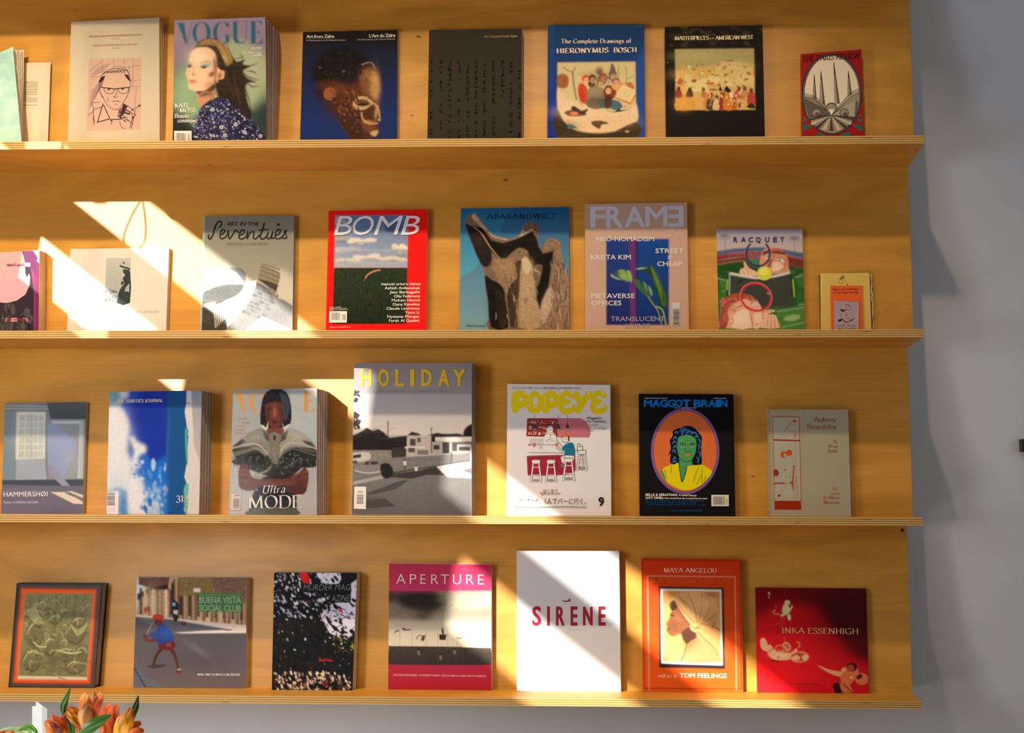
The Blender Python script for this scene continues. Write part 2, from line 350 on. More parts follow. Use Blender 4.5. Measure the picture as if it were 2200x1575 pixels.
# ------------------------------------------------------------------ printed artwork: flat ink on a cover
class Art:
    def __init__(s, plane, quad, org=(0, 0, 1.0), gain=1.0, tint=(1, 1, 1)):
        s.plane = plane; s.org = org; s.gain = gain; s.tint = tint; s.layer = 0; s.parts = {}; s.cur = 'cover_picture'; s.order = ['cover_picture']
        q = [np.array(p, float) for p in quad]; c = sum(q) / 4; s.quad0 = quad
        s.quad = [p + (c - p) / np.linalg.norm(c - p) * 0.4 for p in q]
    soft = False
    def blur(s, sig): s.soft = True; s.parts.setdefault('cover_picture', []).append(('blur', sig))
    def air(s, cx, cy, rx, ry, col, al, rot=0):
        """airbrushed spot of ink with a gaussian falloff"""
        s.soft = True; x, y = s.T((cx, cy)); s.parts.setdefault('cover_picture', []).append(('air', x, y, rx / s.org[2], ry / s.org[2], s.C(col), al, rot))
    def part(s, n):
        s.cur = n
        if n not in s.order: s.order.append(n)
    def T(s, p): return (s.org[0] + p[0] / s.org[2], s.org[1] + p[1] / s.org[2])
    def C(s, c): return tuple(min(0.93, lin(v) * s.gain * s.tint[i]) for i, v in enumerate(c))
    def emit(s, pts, cols, tex):
        """pts: photo px polygon; convex or small; clipped to the cover"""
        q = s.quad; poly = [(np.array(p, float), np.array(c, float)) for p, c in zip(pts, cols)]
        for i in range(4):
            a, b = q[i], q[(i + 1) % 4]; n = np.array([-(b - a)[1], (b - a)[0]])
            d = [float(np.dot(p - a, n)) for p, _ in poly]
            if all(v >= 0 for v in d): continue
            out = []
            for k in range(len(poly)):
                p, c = poly[k]; p2, c2 = poly[(k + 1) % len(poly)]; d1, d2 = d[k], d[(k + 1) % len(poly)]
                if d1 >= 0: out.append((p, c))
                if (d1 >= 0) != (d2 >= 0):
                    t = d1 / (d1 - d2); out.append((p + (p2 - p) * t, c + (c2 - c) * t))
            poly = out
            if len(poly) < 3: return
        s.parts.setdefault(s.cur, []).append(([p for p, _ in poly], [c for _, c in poly], tex, s.layer))
    def p(s, pts, col, tex=0.0, sm=0, grad=None):
        s.layer += 1
        if sm: pts = catmull(pts, True, sm if sm > 1 else 4)
        P = [s.T(p) for p in pts]
        def cf(p):
            if grad is None: return s.C(col)
            (x0, y0), (x1, y1), c2 = grad; dx, dy = x1 - x0, y1 - y0
            t = max(0, min(1, ((p[0] - x0) * dx + (p[1] - y0) * dy) / (dx * dx + dy * dy + 1e-9)))
            a, b = s.C(col), s.C(c2); return tuple(a[i] + (b[i] - a[i]) * t for i in range(3))
        cols = [cf(p) for p in pts]
        for t in tessellate_polygon([[Vector((a, b, 0)) for a, b in P]]):
            pp = [P[i] for i in t]; cc = [cols[i] for i in t]
            if (pp[1][0] - pp[0][0]) * (pp[2][1] - pp[0][1]) - (pp[1][1] - pp[0][1]) * (pp[2][0] - pp[0][0]) < 0: pp.reverse(); cc.reverse()
            s.emit(pp, cc, tex)
        return s
    def r(s, x0, y0, x1, y1, col, tex=0.0, col2=None, horiz=False, n=1):
        g = None
        if col2: g = ((x0, 0), (x1, 0), col2) if horiz else ((0, y0), (0, y1), col2)
        return s.p([(x0, y0), (x1, y0), (x1, y1), (x0, y1)], col, tex, 0, g)
    def e(s, cx, cy, rx, ry, col, rot=0, tex=0.0, n=20, grad=None):
        a = math.radians(rot); pts = []
        for k in range(n):
            t = 2 * math.pi * k / n; x, y = rx * math.cos(t), ry * math.sin(t); pts.append((cx + x * math.cos(a) - y * math.sin(a), cy + x * math.sin(a) + y * math.cos(a)))
        return s.p(pts, col, tex, 0, grad)
    def l(s, pts, w, col, sm=0, taper=0, tex=0.0):
        s.layer += 1
        if sm: pts = catmull(pts, False, 4)
        n = len(pts); ws = [w * (1 - taper * abs(2 * i / (n - 1) - 1)) for i in range(n)] if taper > 0 else ([w * (1 + taper * i / (n - 1)) for i in range(n)] if taper < 0 else w)
        c = s.C(col)
        for q in ribbon(pts, ws): s.quadc([s.T(p) for p in q], c, tex)
        return s
    def quadc(s, P, c, tex=0.0):
        A = sum(P[i][0] * P[(i + 1) % len(P)][1] - P[(i + 1) % len(P)][0] * P[i][1] for i in range(len(P)))
        if A < 0: P = P[::-1]
        s.emit(P, [c] * len(P), tex)
    def loop(s, pts, w, col, sm=0):
        if sm: pts = catmull(pts, True, 4)
        return s.l(list(pts) + [pts[0]], w, col)
    def lines(s, L, w, col, sm=0, taper=0):
        for l_ in L: s.l(l_, w, col, sm, taper); s.layer -= 1
        s.layer += 1; return s
    def t(s, txt, x0, y0, x1, y1, h, col, font='b', bold=0.0, shear=0.0, thick=0.17, thin=0.05, serif=0.12, track=0.06, slant=0.0, flip=False, spacing=1.0, natural=None):
        """text with its baseline from (x0,y0) to (x1,y1), cap height h (crop px)"""
        if s.cur.startswith('lettering'):
            s.nt = getattr(s, 'nt', 0) + 1; s.cur = 'lettering#%d' % s.nt; s.order.append(s.cur)
        s.layer += 1; ux, uy = x1 - x0, y1 - y0; Ln = math.hypot(ux, uy); ux /= Ln; uy /= Ln; c = s.C(col)
        if font == 's':
            polys, w = serif_text(txt, thick, thin, serif, track, slant); xs = [p[0] for q in polys for p in q]; a, b = min(xs), max(xs)
            def mp(p):
                u = (p[0] - a) / (b - a) * Ln; v = p[1] * h
                return s.T((x0 + ux * u + uy * v, y0 + uy * u - ux * v))
            for q in polys: s.quadc([mp(p) for p in q], c)
        else:
            lim = 0.0 if set('MNW') & set(txt) else 0.012; xb = max(0.0, bold - lim) * 1.1; bold = min(bold, lim)
            v, f = blender_text(txt, bold, shear, 3 if h > 60 else (2 if h > 22 else 1), spacing)
            if not len(v): return s
            a, b = v[:, 0].min(), v[:, 0].max(); cap = natural or CAP
            def mp2(p):
                u = (p[0] - a) / (b - a) * Ln
                if flip: u = Ln - u
                w_ = p[1] / cap * h; return s.T((x0 + ux * u + uy * w_, y0 + uy * u - ux * w_))
            for face in f: s.quadc([mp2(v[i]) for i in face], c)
            if xb > 0.006:
                for sx, sy in ((-1, 0), (1, 0), (0, 1), (0, -1)):
                    s.layer += 0.25
                    for face in f: s.quadc([(mp2(v[i])[0] + sx * xb * h / s.org[2], mp2(v[i])[1] + sy * xb * 0.6 * h / s.org[2]) for i in face], c)
        return s
    def dots(s, x0, y0, x1, y1, n, cols, r0, r1, el=2.0, rot=None, k=5, inside=None, tex=0.0):
        s.layer += 1
        for _ in range(n):
            cx, cy = random.uniform(x0, x1), random.uniform(y0, y1)
            if inside and not inside(cx, cy): continue
            r_ = random.uniform(r0, r1); e_ = random.uniform(1, el); a = math.radians(rot + random.uniform(-25, 25)) if rot is not None else random.uniform(0, math.pi)
            c = s.C(random.choice(cols)); pts = []; ph = random.uniform(0, 1)
            for j in range(k):
                t = 2 * math.pi * (j + ph) / k; x, y = r_ * e_ * math.cos(t), r_ * math.sin(t) * random.uniform(0.7, 1.1)
                pts.append(s.T((cx + x * math.cos(a) - y * math.sin(a), cy + x * math.sin(a) + y * math.cos(a))))
            s.quadc(pts, c, tex)
            if _ % 12 == 11: s.layer += 0.05
        return s
    def bars(s, x0, y0, x1, y1, n, col, horiz=False):
        """the bars of a barcode label"""
        s.layer += 1; pos = 0; rs = random.Random(3); c = s.C(col); ws = [rs.uniform(0.5, 1.6) for _ in range(2 * n)]; tot = sum(ws)
        for i, w in enumerate(ws):
            a, b = pos / tot, (pos + w) / tot; pos += w
            if i % 2 == 0:
                if horiz: P = [(x0, y0 + (y1 - y0) * a), (x1, y0 + (y1 - y0) * a), (x1, y0 + (y1 - y0) * b), (x0, y0 + (y1 - y0) * b)]
                else: P = [(x0 + (x1 - x0) * a, y0), (x0 + (x1 - x0) * b, y0), (x0 + (x1 - x0) * b, y1), (x0 + (x1 - x0) * a, y1)]
                s.quadc([s.T(p) for p in P], c)
        return s
    def build(s, parent, material):
        """ink layers lie 12 micrometres apart on the cover"""
        pl = s.plane
        for name in s.order:
            items = s.parts.get(name)
            if not items: continue
            if name == 'cover_picture' and s.soft: s.paint(items, parent, material); continue
            px = np.array([p for it in items for p in it[0]]); lay = np.array([it[3] for it in items for _ in it[0]])
            D = np.stack([(px[:, 0] - PPX) / FPX, np.ones(len(px)), -(px[:, 1] - PPY) / FPX], 1) @ RM.T
            n, p0 = pl['n'], pl['p0']
            t = ((p0 - ORG) @ n) / (D @ n); pos = ORG + D * t[:, None] - n * (0.00008 + 0.000012 * lay)[:, None]
            o0 = np.zeros(3); q = parent
            while q is not None: o0 += np.array(q.location); q = q.parent
            pos -= o0
            faces = []; k = 0
            for it in items: faces.append(list(range(k, k + len(it[0])))); k += len(it[0])
            name = name.split('#')[0]; me = bpy.data.meshes.new(name); me.from_pydata(pos.tolist(), [], faces)
            ca = me.color_attributes.new('Col', 'FLOAT_COLOR', 'CORNER'); buf = []
            for it in items:
                for c in it[1]: buf += [c[0], c[1], c[2], it[2]]
            ca.data.foreach_set('color', buf); me.materials.append(material); me.update()
            link(name, me, parent)

def _gauss(b, sig):
    r = max(1, int(sig * 2.6 + 0.5)); k = np.exp(-0.5 * (np.arange(-r, r + 1) / sig) ** 2); k /= k.sum()
    for ax in (0, 1):
        pad = [(0, 0)] * 3; pad[ax] = (r, r); q = np.pad(b, pad, mode='edge'); o = np.zeros_like(b)
        for i, w in enumerate(k): o += w * (q[i:i + b.shape[0]] if ax == 0 else q[:, i:i + b.shape[1]])
        b = o
    return b
def _soft(b, sig):
    w = b[..., 4:]; g = _gauss(np.concatenate([b[..., :4] * w, w], 2), sig); o = b.copy(); o[..., :4] = np.where(g[..., 4:] > 0.02, g[..., :4] / np.maximum(g[..., 4:], 0.02), b[..., :4])
    o[..., 4:] = np.maximum(w, g[..., 4:] > 0.02); return o
def _paint(s, items, parent, material):
    """continuous-tone print: the inks are laid into a colour grid whose cells become the vertices of the print"""
    q = [np.array(p, float) for p in s.quad0]; SS = 2.0
    x0, y0 = min(p[0] for p in q) - 2, min(p[1] for p in q) - 2; x1, y1 = max(p[0] for p in q) + 2, max(p[1] for p in q) + 2
    Wd, Ht = int((x1 - x0) * SS) + 1, int((y1 - y0) * SS) + 1; B = np.zeros((Ht, Wd, 5))
    YY, XX = np.mgrid[0:Ht, 0:Wd]; XX = XX / SS + x0; YY = YY / SS + y0
    for it in items:
        if it[0] == 'blur' if isinstance(it[0], str) else False: B = _soft(B, it[1] * SS); continue
        if isinstance(it[0], str):
            _, cx, cy, rx, ry, c, al, rot = it; a = math.radians(rot); R = max(rx, ry) * 2.6
            i0, i1 = max(0, int((cy - R - y0) * SS)), min(Ht, int((cy + R - y0) * SS) + 1); j0, j1 = max(0, int((cx - R - x0) * SS)), min(Wd, int((cx + R - x0) * SS) + 1)
            if i1 <= i0 or j1 <= j0: continue
            dx, dy = XX[i0:i1, j0:j1] - cx, YY[i0:i1, j0:j1] - cy; u, v = (dx * math.cos(a) + dy * math.sin(a)) / rx, (-dx * math.sin(a) + dy * math.cos(a)) / ry
            m_ = (al * np.exp(-(u * u + v * v)))[..., None]; B[i0:i1, j0:j1, :3] = B[i0:i1, j0:j1, :3] * (1 - m_) + np.array(c) * m_; continue
        P, Cc, tex, _l = it; P = np.array(P)
        i0, i1 = max(0, int((P[:, 1].min() - y0) * SS)), min(Ht, int((P[:, 1].max() - y0) * SS) + 2); j0, j1 = max(0, int((P[:, 0].min() - x0) * SS)), min(Wd, int((P[:, 0].max() - x0) * SS) + 2)
        if i1 <= i0 or j1 <= j0: continue
        X, Y = XX[i0:i1, j0:j1], YY[i0:i1, j0:j1]; m_ = np.ones(X.shape)
        for k in range(len(P)):
            a, b = P[k], P[(k + 1) % len(P)]; e = b - a; L = math.hypot(*e)
            if L < 1e-6: continue
            m_ = np.minimum(m_, np.clip((e[0] * (Y - a[1]) - e[1] * (X - a[0])) / L * SS + 0.55, 0, 1))
        C0 = np.array(Cc[0])
        if len(P) >= 3 and any(abs(np.array(c) - C0).max() > 1e-4 for c in Cc):
            A = np.c_[P, np.ones(len(P))]; co = np.linalg.lstsq(A, np.array(Cc), rcond=None)[0]; col = np.clip(X[..., None] * co[0] + Y[..., None] * co[1] + co[2], 0, 0.93)
        else: col = C0
        m_ = m_[..., None]; B[i0:i1, j0:j1, :3] = B[i0:i1, j0:j1, :3] * (1 - m_) + col * m_; B[i0:i1, j0:j1, 3:4] = B[i0:i1, j0:j1, 3:4] * (1 - m_) + tex * m_; B[i0:i1, j0:j1, 4:] = np.maximum(B[i0:i1, j0:j1, 4:], m_ > 0.5)
    B = _soft(B, 0.5 * SS)[..., :4]
    step = 1.3; nx = int(math.hypot(*(q[1] - q[0])) / step) + 1; ny = int(math.hypot(*(q[3] - q[0])) / step) + 1
    u, v = np.meshgrid(np.linspace(0, 1, nx), np.linspace(0, 1, ny)); u = u.ravel()[:, None]; v = v.ravel()[:, None]
    px = (q[0] * (1 - u) + q[1] * u) * (1 - v) + (q[3] * (1 - u) + q[2] * u) * v
    fx = np.clip((px[:, 0] - x0) * SS, 0, Wd - 2); fy = np.clip((px[:, 1] - y0) * SS, 0, Ht - 2); ix, iy = fx.astype(int), fy.astype(int); tx, ty = (fx - ix)[:, None], (fy - iy)[:, None]
    col = (B[iy, ix] * (1 - tx) + B[iy, ix + 1] * tx) * (1 - ty) + (B[iy + 1, ix] * (1 - tx) + B[iy + 1, ix + 1] * tx) * ty
    D = np.stack([(px[:, 0] - PPX) / FPX, np.ones(len(px)), -(px[:, 1] - PPY) / FPX], 1) @ RM.T; n, p0 = s.plane['n'], s.plane['p0']
    pos = ORG + D * (((p0 - ORG) @ n) / (D @ n))[:, None] - n * 0.00008; o0 = np.zeros(3); w = parent
    while w is not None: o0 += np.array(w.location); w = w.parent
    pos -= o0; i = np.arange(nx * ny).reshape(ny, nx); F = np.stack([i[:-1, :-1], i[1:, :-1], i[1:, 1:], i[:-1, 1:]], -1).reshape(-1, 4)
    me = bpy.data.meshes.new('cover_picture'); me.vertices.add(len(pos)); me.vertices.foreach_set('co', pos.ravel()); me.loops.add(F.size); me.loops.foreach_set('vertex_index', F.ravel().astype(np.int32))
    me.polygons.add(len(F)); me.polygons.foreach_set('loop_start', (np.arange(len(F)) * 4).astype(np.int32)); me.update(calc_edges=True)
    ca = me.color_attributes.new('Col', 'FLOAT_COLOR', 'POINT'); ca.data.foreach_set('color', col.ravel().astype(np.float32)); me.materials.append(material); link('cover_picture', me, parent)
Art.paint = _paint

def book(name, label, cat, row, quad, T, base=None, bottom_gap=None, top_gap=None, stack=0, hard=False, cover=(0.8, 0.8, 0.8),
         pages=None, material=None, org=(0, 0, 1), gain=1.0, tint=(1, 1, 1), art=None, group=None, stack_label=None, spine=None, side=None, floor_z=None, thick_front=None):
    """quad: photo px of the visible front cover TL TR BR BL. Builds the volume standing on its ledge, leaning on the panel."""
    material = material or M_SATIN; pages = pages or M_PAGE_CREAM; zb = ZL[row] + 0.0003
    Tb = bottom_gap if bottom_gap is not None else T; Tt = top_gap if top_gap is not None else T
    if row == 3 and bottom_gap is None:
        bx, by = (quad[2][0] + quad[3][0]) / 2, (quad[2][1] + quad[3][1]) / 2; d = ray(bx, by); h = ORG + d * ((zb - ORG[2]) / d[2]); yb = h[1]
    else: yb = DB - Tb - 0.0003
    yb = min(yb, DB - T - 0.0003)
    # top height from the photo, at the depth of the panel less the thickness
    yt = 0.12
    for _ in range(6):
        zt = at_depth((quad[0][0] + quad[1][0]) / 2, (quad[0][1] + quad[1][1]) / 2, yt)[2]; yt = panel_y(row, zt) - Tt - 0.0008
    k = (yt - yb) / (zt - zb); n = np.array([0, 1.0, -k]); n /= np.linalg.norm(n); p0 = np.array([0, yb, zb])
    def hit(p): d = ray(*p); return ORG + d * (((p0 - ORG) @ n) / (d @ n))
    c = [hit(p) for p in quad]
    def down(a, b): t = (zb - a[2]) / (b[2] - a[2]); return a + (b - a) * t
    c[2] = down(c[1], c[2]); c[3] = down(c[0], c[3])
    mid = (c[2] + c[3]) / 2
    root = empty(name, tuple(mid)); tag(root, label, cat, group)
    def shell(f0, f1, il=0, ir=0, it=0, ib=0):
        """slab between depth fractions: each f is (depth at bottom, depth at top)"""
        u = (c[2] - c[3]) / np.linalg.norm(c[2] - c[3]); v = (c[0] - c[3]) / np.linalg.norm(c[0] - c[3])
        q = [c[0] + u * il - v * it, c[1] - u * ir - v * it, c[2] - u * ir + v * ib, c[3] + u * il + v * ib]
        A = [q[i] + np.array([0, f0[1] if i < 2 else f0[0], 0]) for i in range(4)]
        B = [q[i] + np.array([0, f1[1] if i < 2 else f1[0], 0]) for i in range(4)]
        return A, B
    ct = 0.0024 if hard else 0.0006
    tf = thick_front or T; own_b = own_t = tf
    ins = 0.0035 if hard else 0.0008
    mc = bpy.data.materials.get('cover_' + '_'.join('%.2f' % x for x in cover)) or mat('cover_' + '_'.join('%.2f' % x for x in cover), cover, 0.5)
    fc = MB().hexa(*shell((0, 0), (ct, ct))).build('front_cover', mc, root)
    MB().hexa(*shell((ct, ct), (own_b - ct, own_t - ct), 0.0008, ins, ins, ins if hard else 0.0002)).build('page_block', pages, root)
    MB().hexa(*shell((own_b - ct, own_t - ct), (own_b, own_t))).build('back_cover', mc, root)
    u = (c[2] - c[3]) / np.linalg.norm(c[2] - c[3])
    sp = MB(); A, B = shell((ct, ct), (own_b - ct, own_t - ct)); w = ct * 0.9
    sp.hexa([A[0], A[0] + u * w, A[3] + u * w, A[3]], [B[0], B[0] + u * w, B[3] + u * w, B[3]]); sp.build('spine', mc, root)
    if stack:
        gb, gt = (Tb if Tb > tf else tf) - tf - 0.0008, Tt - tf - 0.0008
        for i in range(stack):
            a0, a1 = i / stack, (i + 0.985) / stack; jx = random.uniform(-0.0008, 0.0012); jt = random.uniform(-0.001, 0.0)
            A, B = shell((tf + 0.0002 + gb * a0, tf + 0.0002 + gt * a0), (tf + gb * a1, tf + gt * a1), 0.001, -jx, -jt + 0.0002)
            r2 = empty(name, tuple((A[2] + A[3]) / 2)); tag(r2, (['first', 'second', 'third', 'last'][i if i < stack - 1 else 3] + ' ' + stack_label) if stack > 1 else stack_label, cat, group)
            th = 0.12
            def mixq(t): return [A[j] + (B[j] - A[j]) * t for j in range(4)]
            MB().hexa(A, mixq(th)).build('front_cover', mc, r2)
            u2 = np.array([-0.0007, 0, 0]); P1, P2 = mixq(th), mixq(1 - th)
            MB().hexa([P1[0], P1[1] + u2, P1[2] + u2, P1[3]], [P2[0], P2[1] + u2, P2[2] + u2, P2[3]]).build('page_block', pages, r2)
            MB().hexa(mixq(1 - th), B).build('back_cover', mc, r2)
    if art:
        qpx = list(quad)
        # the lower edge of the print follows the real foot of the cover, hidden behind the ledge
        def proj(P): d = RM.T @ (P - ORG); return (PPX + FPX * d[0] / d[1], PPY - FPX * d[2] / d[1])
        a = Art(dict(n=n, p0=p0), [quad[0], quad[1], proj(c[2]), proj(c[3])], org, gain, tint); art(a); a.build(fc, material)
    return root
# ------------------------------------------------------------------ room
wb = MB().box(-2.05, 2.6, WALL_Y, WALL_Y + 0.1, -1.25, 2.7).build('wall_back', M_WALL); tag(wb, kind='structure')
fl = MB().box(-2.05, 2.6, -6.0, WALL_Y + 0.1, -1.3, -1.25).build('floor', M_FLOOR); tag(fl, kind='structure')
ce = MB().box(-2.05, 2.6, -6.0, WALL_Y + 0.1, 2.7, 2.75).build('ceiling', M_WHITE); tag(ce, kind='structure')
# left wall, pierced by the openings the sun comes through
OPEN = [(-1.84, -0.74, 1.55, 1.71), (-0.74, -0.60, 1.55, 1.605), (-1.07, -0.52, 1.28, 1.43), (-3.95, -2.10, 1.55, 1.71), (-3.60, -2.06, 1.23, 1.435)]
ys = sorted({-6.0, WALL_Y} | {v for o in OPEN for v in o[:2]}); zs = sorted({-1.25, 2.7} | {v for o in OPEN for v in o[2:]})
wl = MB()
for i in range(len(ys) - 1):
    for j in range(len(zs) - 1):
        cy, cz = (ys[i] + ys[i + 1]) / 2, (zs[j] + zs[j + 1]) / 2
        if not any(o[0] < cy < o[1] and o[2] < cz < o[3] for o in OPEN): wl.box(-2.03, -2.0, ys[i], ys[i + 1], zs[j], zs[j + 1])
wlo = wl.build('wall_left', M_WALL); tag(wlo, kind='structure')

# ------------------------------------------------------------------ shelf unit
unit = empty('display_shelf', (-0.72, 0.1, 0.0))
tag(unit, 'wall-mounted maple plywood display unit with four long ledges and leaning back panels', 'shelf')
for row in range(-1, 4):
    if row < 0: zt_, zb_ = ZL[0] + 2 * 0.4305, ZL[0] + 0.4305
    else: zt_, zb_ = ztop_of(row), ZL[row]
    zb2 = zb_ - 0.0005 if row >= 0 else zb_
    MB().hexa([(XL, DT, zt_), (XR, DT, zt_), (XR, DB, zb_), (XL, DB, zb_)],
              [(XL, DT + 0.018, zt_), (XR, DT + 0.018, zt_), (XR, DB + 0.018, zb_), (XL, DB + 0.018, zb_)]).build('back_panel', M_WOOD, unit)
for z in [ZL[0] + 0.4305] + ZL:
    lm = MB(); A = [(XL, 0, z), (XR, 0, z), (XR, 0, z - TH), (XL, 0, z - TH)]
    yb = WALL_Y - 0.0005
    B = [(XL, yb, z), (XR, yb, z), (XR, yb, z - TH), (XL, yb, z - TH)]
    lm.add(A + B, [(3, 2, 1, 0), (1, 2, 6, 5)], 1); lm.add(A + B, [(4, 5, 6, 7), (0, 1, 5, 4), (2, 3, 7, 6), (3, 0, 4, 7)], 0)
    lo = lm.build('ledge', [M_WOOD, M_PLY], unit)
    for v in lo.data.vertices: v.co.z -= (z - TH)
    lo.location.z = z - TH
# mounting holes drilled near the right hand end
for x, y, r in ((1651 + 1240 / 4 - 5, 80 + 1050 / 4, 0), (1938.5, 1139.5, 3)):
    if r == 3:
        h = at_depth(x, y, DT - 0.002); yy = panel_y(3, h[2])
        ring = MB(); ring.tube([(h[0], yy - 0.0012, h[2]), (h[0], yy + 0.002, h[2])], 0.0042, 14); hk = ring.build('screw_hole', M_DARK, unit, True)

# ------------------------------------------------------------------ counter in front, vase with flowers
M_COUNTER = mat('white_counter', (0.72, 0.72, 0.70), 0.45)
ct = MB().box(-1.9, -0.55, -1.35, 0.12, -0.44, -0.40)
cto = ct.build('counter', M_COUNTER); tag(cto, 'white counter below the lowest ledge carrying the flower vase', 'counter')
leg = MB()
for x in (-1.85, -0.6):
    for y in (-1.3, 0.07): MB().box(x - 0.02, x + 0.02, y - 0.02, y + 0.02, -1.25, -0.40).build('leg', M_COUNTER, cto)
# ------------------------------------------------------------------ artwork of each cover (coordinates in enlarged photo pixels)
BLK, WHT = (18, 18, 20), (240, 238, 232)
def art_sketch(a):
    red = (190, 95, 85)
    a.p([(1005, 560), (1595, 545), (1590, 1360), (975, 1375)], (226, 190, 172))
    dk = (70, 42, 60)
    a.lines([[(1010, 700), (1170, 570)], [(1020, 765), (1140, 755)], [(1150, 600), (1160, 700)], [(1280, 560), (1285, 650)], [(1400, 560), (1410, 640)], [(1500, 555), (1505, 650)],
             [(1320, 665), (1590, 635)], [(1500, 810), (1590, 795)], [(1480, 870), (1590, 870)], [(1500, 660), (1500, 900)], [(1540, 880), (1520, 1100)], [(1460, 650), (1465, 780)]], 3.5, (120, 80, 90))
    for k in range(16): a.l([(1005 + k * 3, 1020 - k * 24 + 100), (1150 + k * 5, 800 - k * 14 + 60)] if k < 9 else [(1030 + (k - 9) * 22, 760 - (k - 9) * 8), (1110 + (k - 9) * 22, 650 - (k - 9) * 8)], 4, (140, 100, 105))
    a.l([(990, 1200), (1060, 1140), (1040, 1060), (1130, 1050)], 5, dk, 1)
    # head
    a.l([(1120, 900), (1140, 760), (1220, 690), (1330, 670), (1430, 690), (1470, 780), (1470, 860), (1445, 960), (1400, 1040), (1350, 1110), (1290, 1130), (1220, 1090), (1170, 1010), (1130, 930), (1120, 900)], 5, dk, 1)
    a.p([(1110, 820), (1150, 760), (1190, 750), (1160, 800), (1130, 830)], (45, 28, 38)); a.p([(1400, 735), (1450, 740), (1475, 820), (1440, 790)], (60, 40, 50))
    for k in range(7): a.l([(1165 + 38 * k, 735 - 6 * k), (1200 + 38 * k, 705 - 4 * k), (1235 + 36 * k, 712 + 2 * k)], 7, dk, 1)
    a.l([(1250, 680), (1320, 640), (1420, 660)], 3, dk, 1)
    a.l([(1140, 880), (1290, 900), (1330, 895), (1465, 880)], 9, (50, 30, 40)); a.loop([(1175, 890), (1285, 900), (1265, 950), (1200, 945)], 5, dk, 1); a.loop([(1335, 898), (1450, 885), (1430, 940), (1360, 945)], 5, dk, 1)
    a.e(1228, 905, 14, 8, dk); a.e(1385, 900, 14, 8, dk)
    a.l([(1315, 910), (1310, 970), (1280, 985), (1300, 995), (1330, 990)], 4, dk, 1); a.l([(1265, 1045), (1310, 1035), (1365, 1045)], 5, dk, 1); a.l([(1215, 990), (1225, 1050)], 4, dk); a.l([(1285, 1070), (1330, 1072)], 3, dk)
    a.l([(1120, 900), (1150, 990), (1170, 980)], 4, dk, 1)
    a.l([(1165, 1060), (1100, 1275), (1240, 1235), (1170, 1080)], 9, dk); a.l([(1390, 1080), (1360, 1240), (1250, 1245), (1270, 1270)], 9, dk); a.l([(1050, 1140), (1065, 1280)], 5, dk); a.l([(1055, 1130), (1160, 1100)], 5, dk)
    a.p([(1390, 1060), (1440, 1090), (1400, 1180), (1350, 1230)], (70, 45, 60)); a.l([(1440, 1090), (1500, 1130), (1575, 1090)], 5, dk); a.e(1575, 1088, 13, 11, dk)
    random.seed(4)
    for k in range(26):
        x, y = random.uniform(1340, 1500), random.uniform(1120, 1260); a.l([(x, y), (x + random.uniform(-40, 40), y + random.uniform(-30, 30)), (x + random.uniform(-40, 50), y + random.uniform(-10, 50))], 4, dk, 1)
    a.l([(1350, 1260), (1370, 1330), (1410, 1345)], 4, dk, 1); a.lines([[(1530, 1130), (1480, 1350)], [(1500, 1200), (1465, 1340)], [(1250, 1250), (1260, 1310)], [(1055, 1200), (1060, 1310)]], 4, dk)
    a.part('lettering')
    a.t('DRAWINGS AND PAINTINGS BY PIER PAOLO PASOLINI', 1008, 318, 1595, 296, 17, red, bold=0.01); a.t('1941-1975', 1262, 344, 1348, 340, 14, red); a.t('DISEGNI E DIPINTI DI PIER PAOLO PASOLINI', 1052, 418, 1550, 404, 15, red, bold=0.01); a.t('1941-1975', 1262, 448, 1348, 445, 14, red)
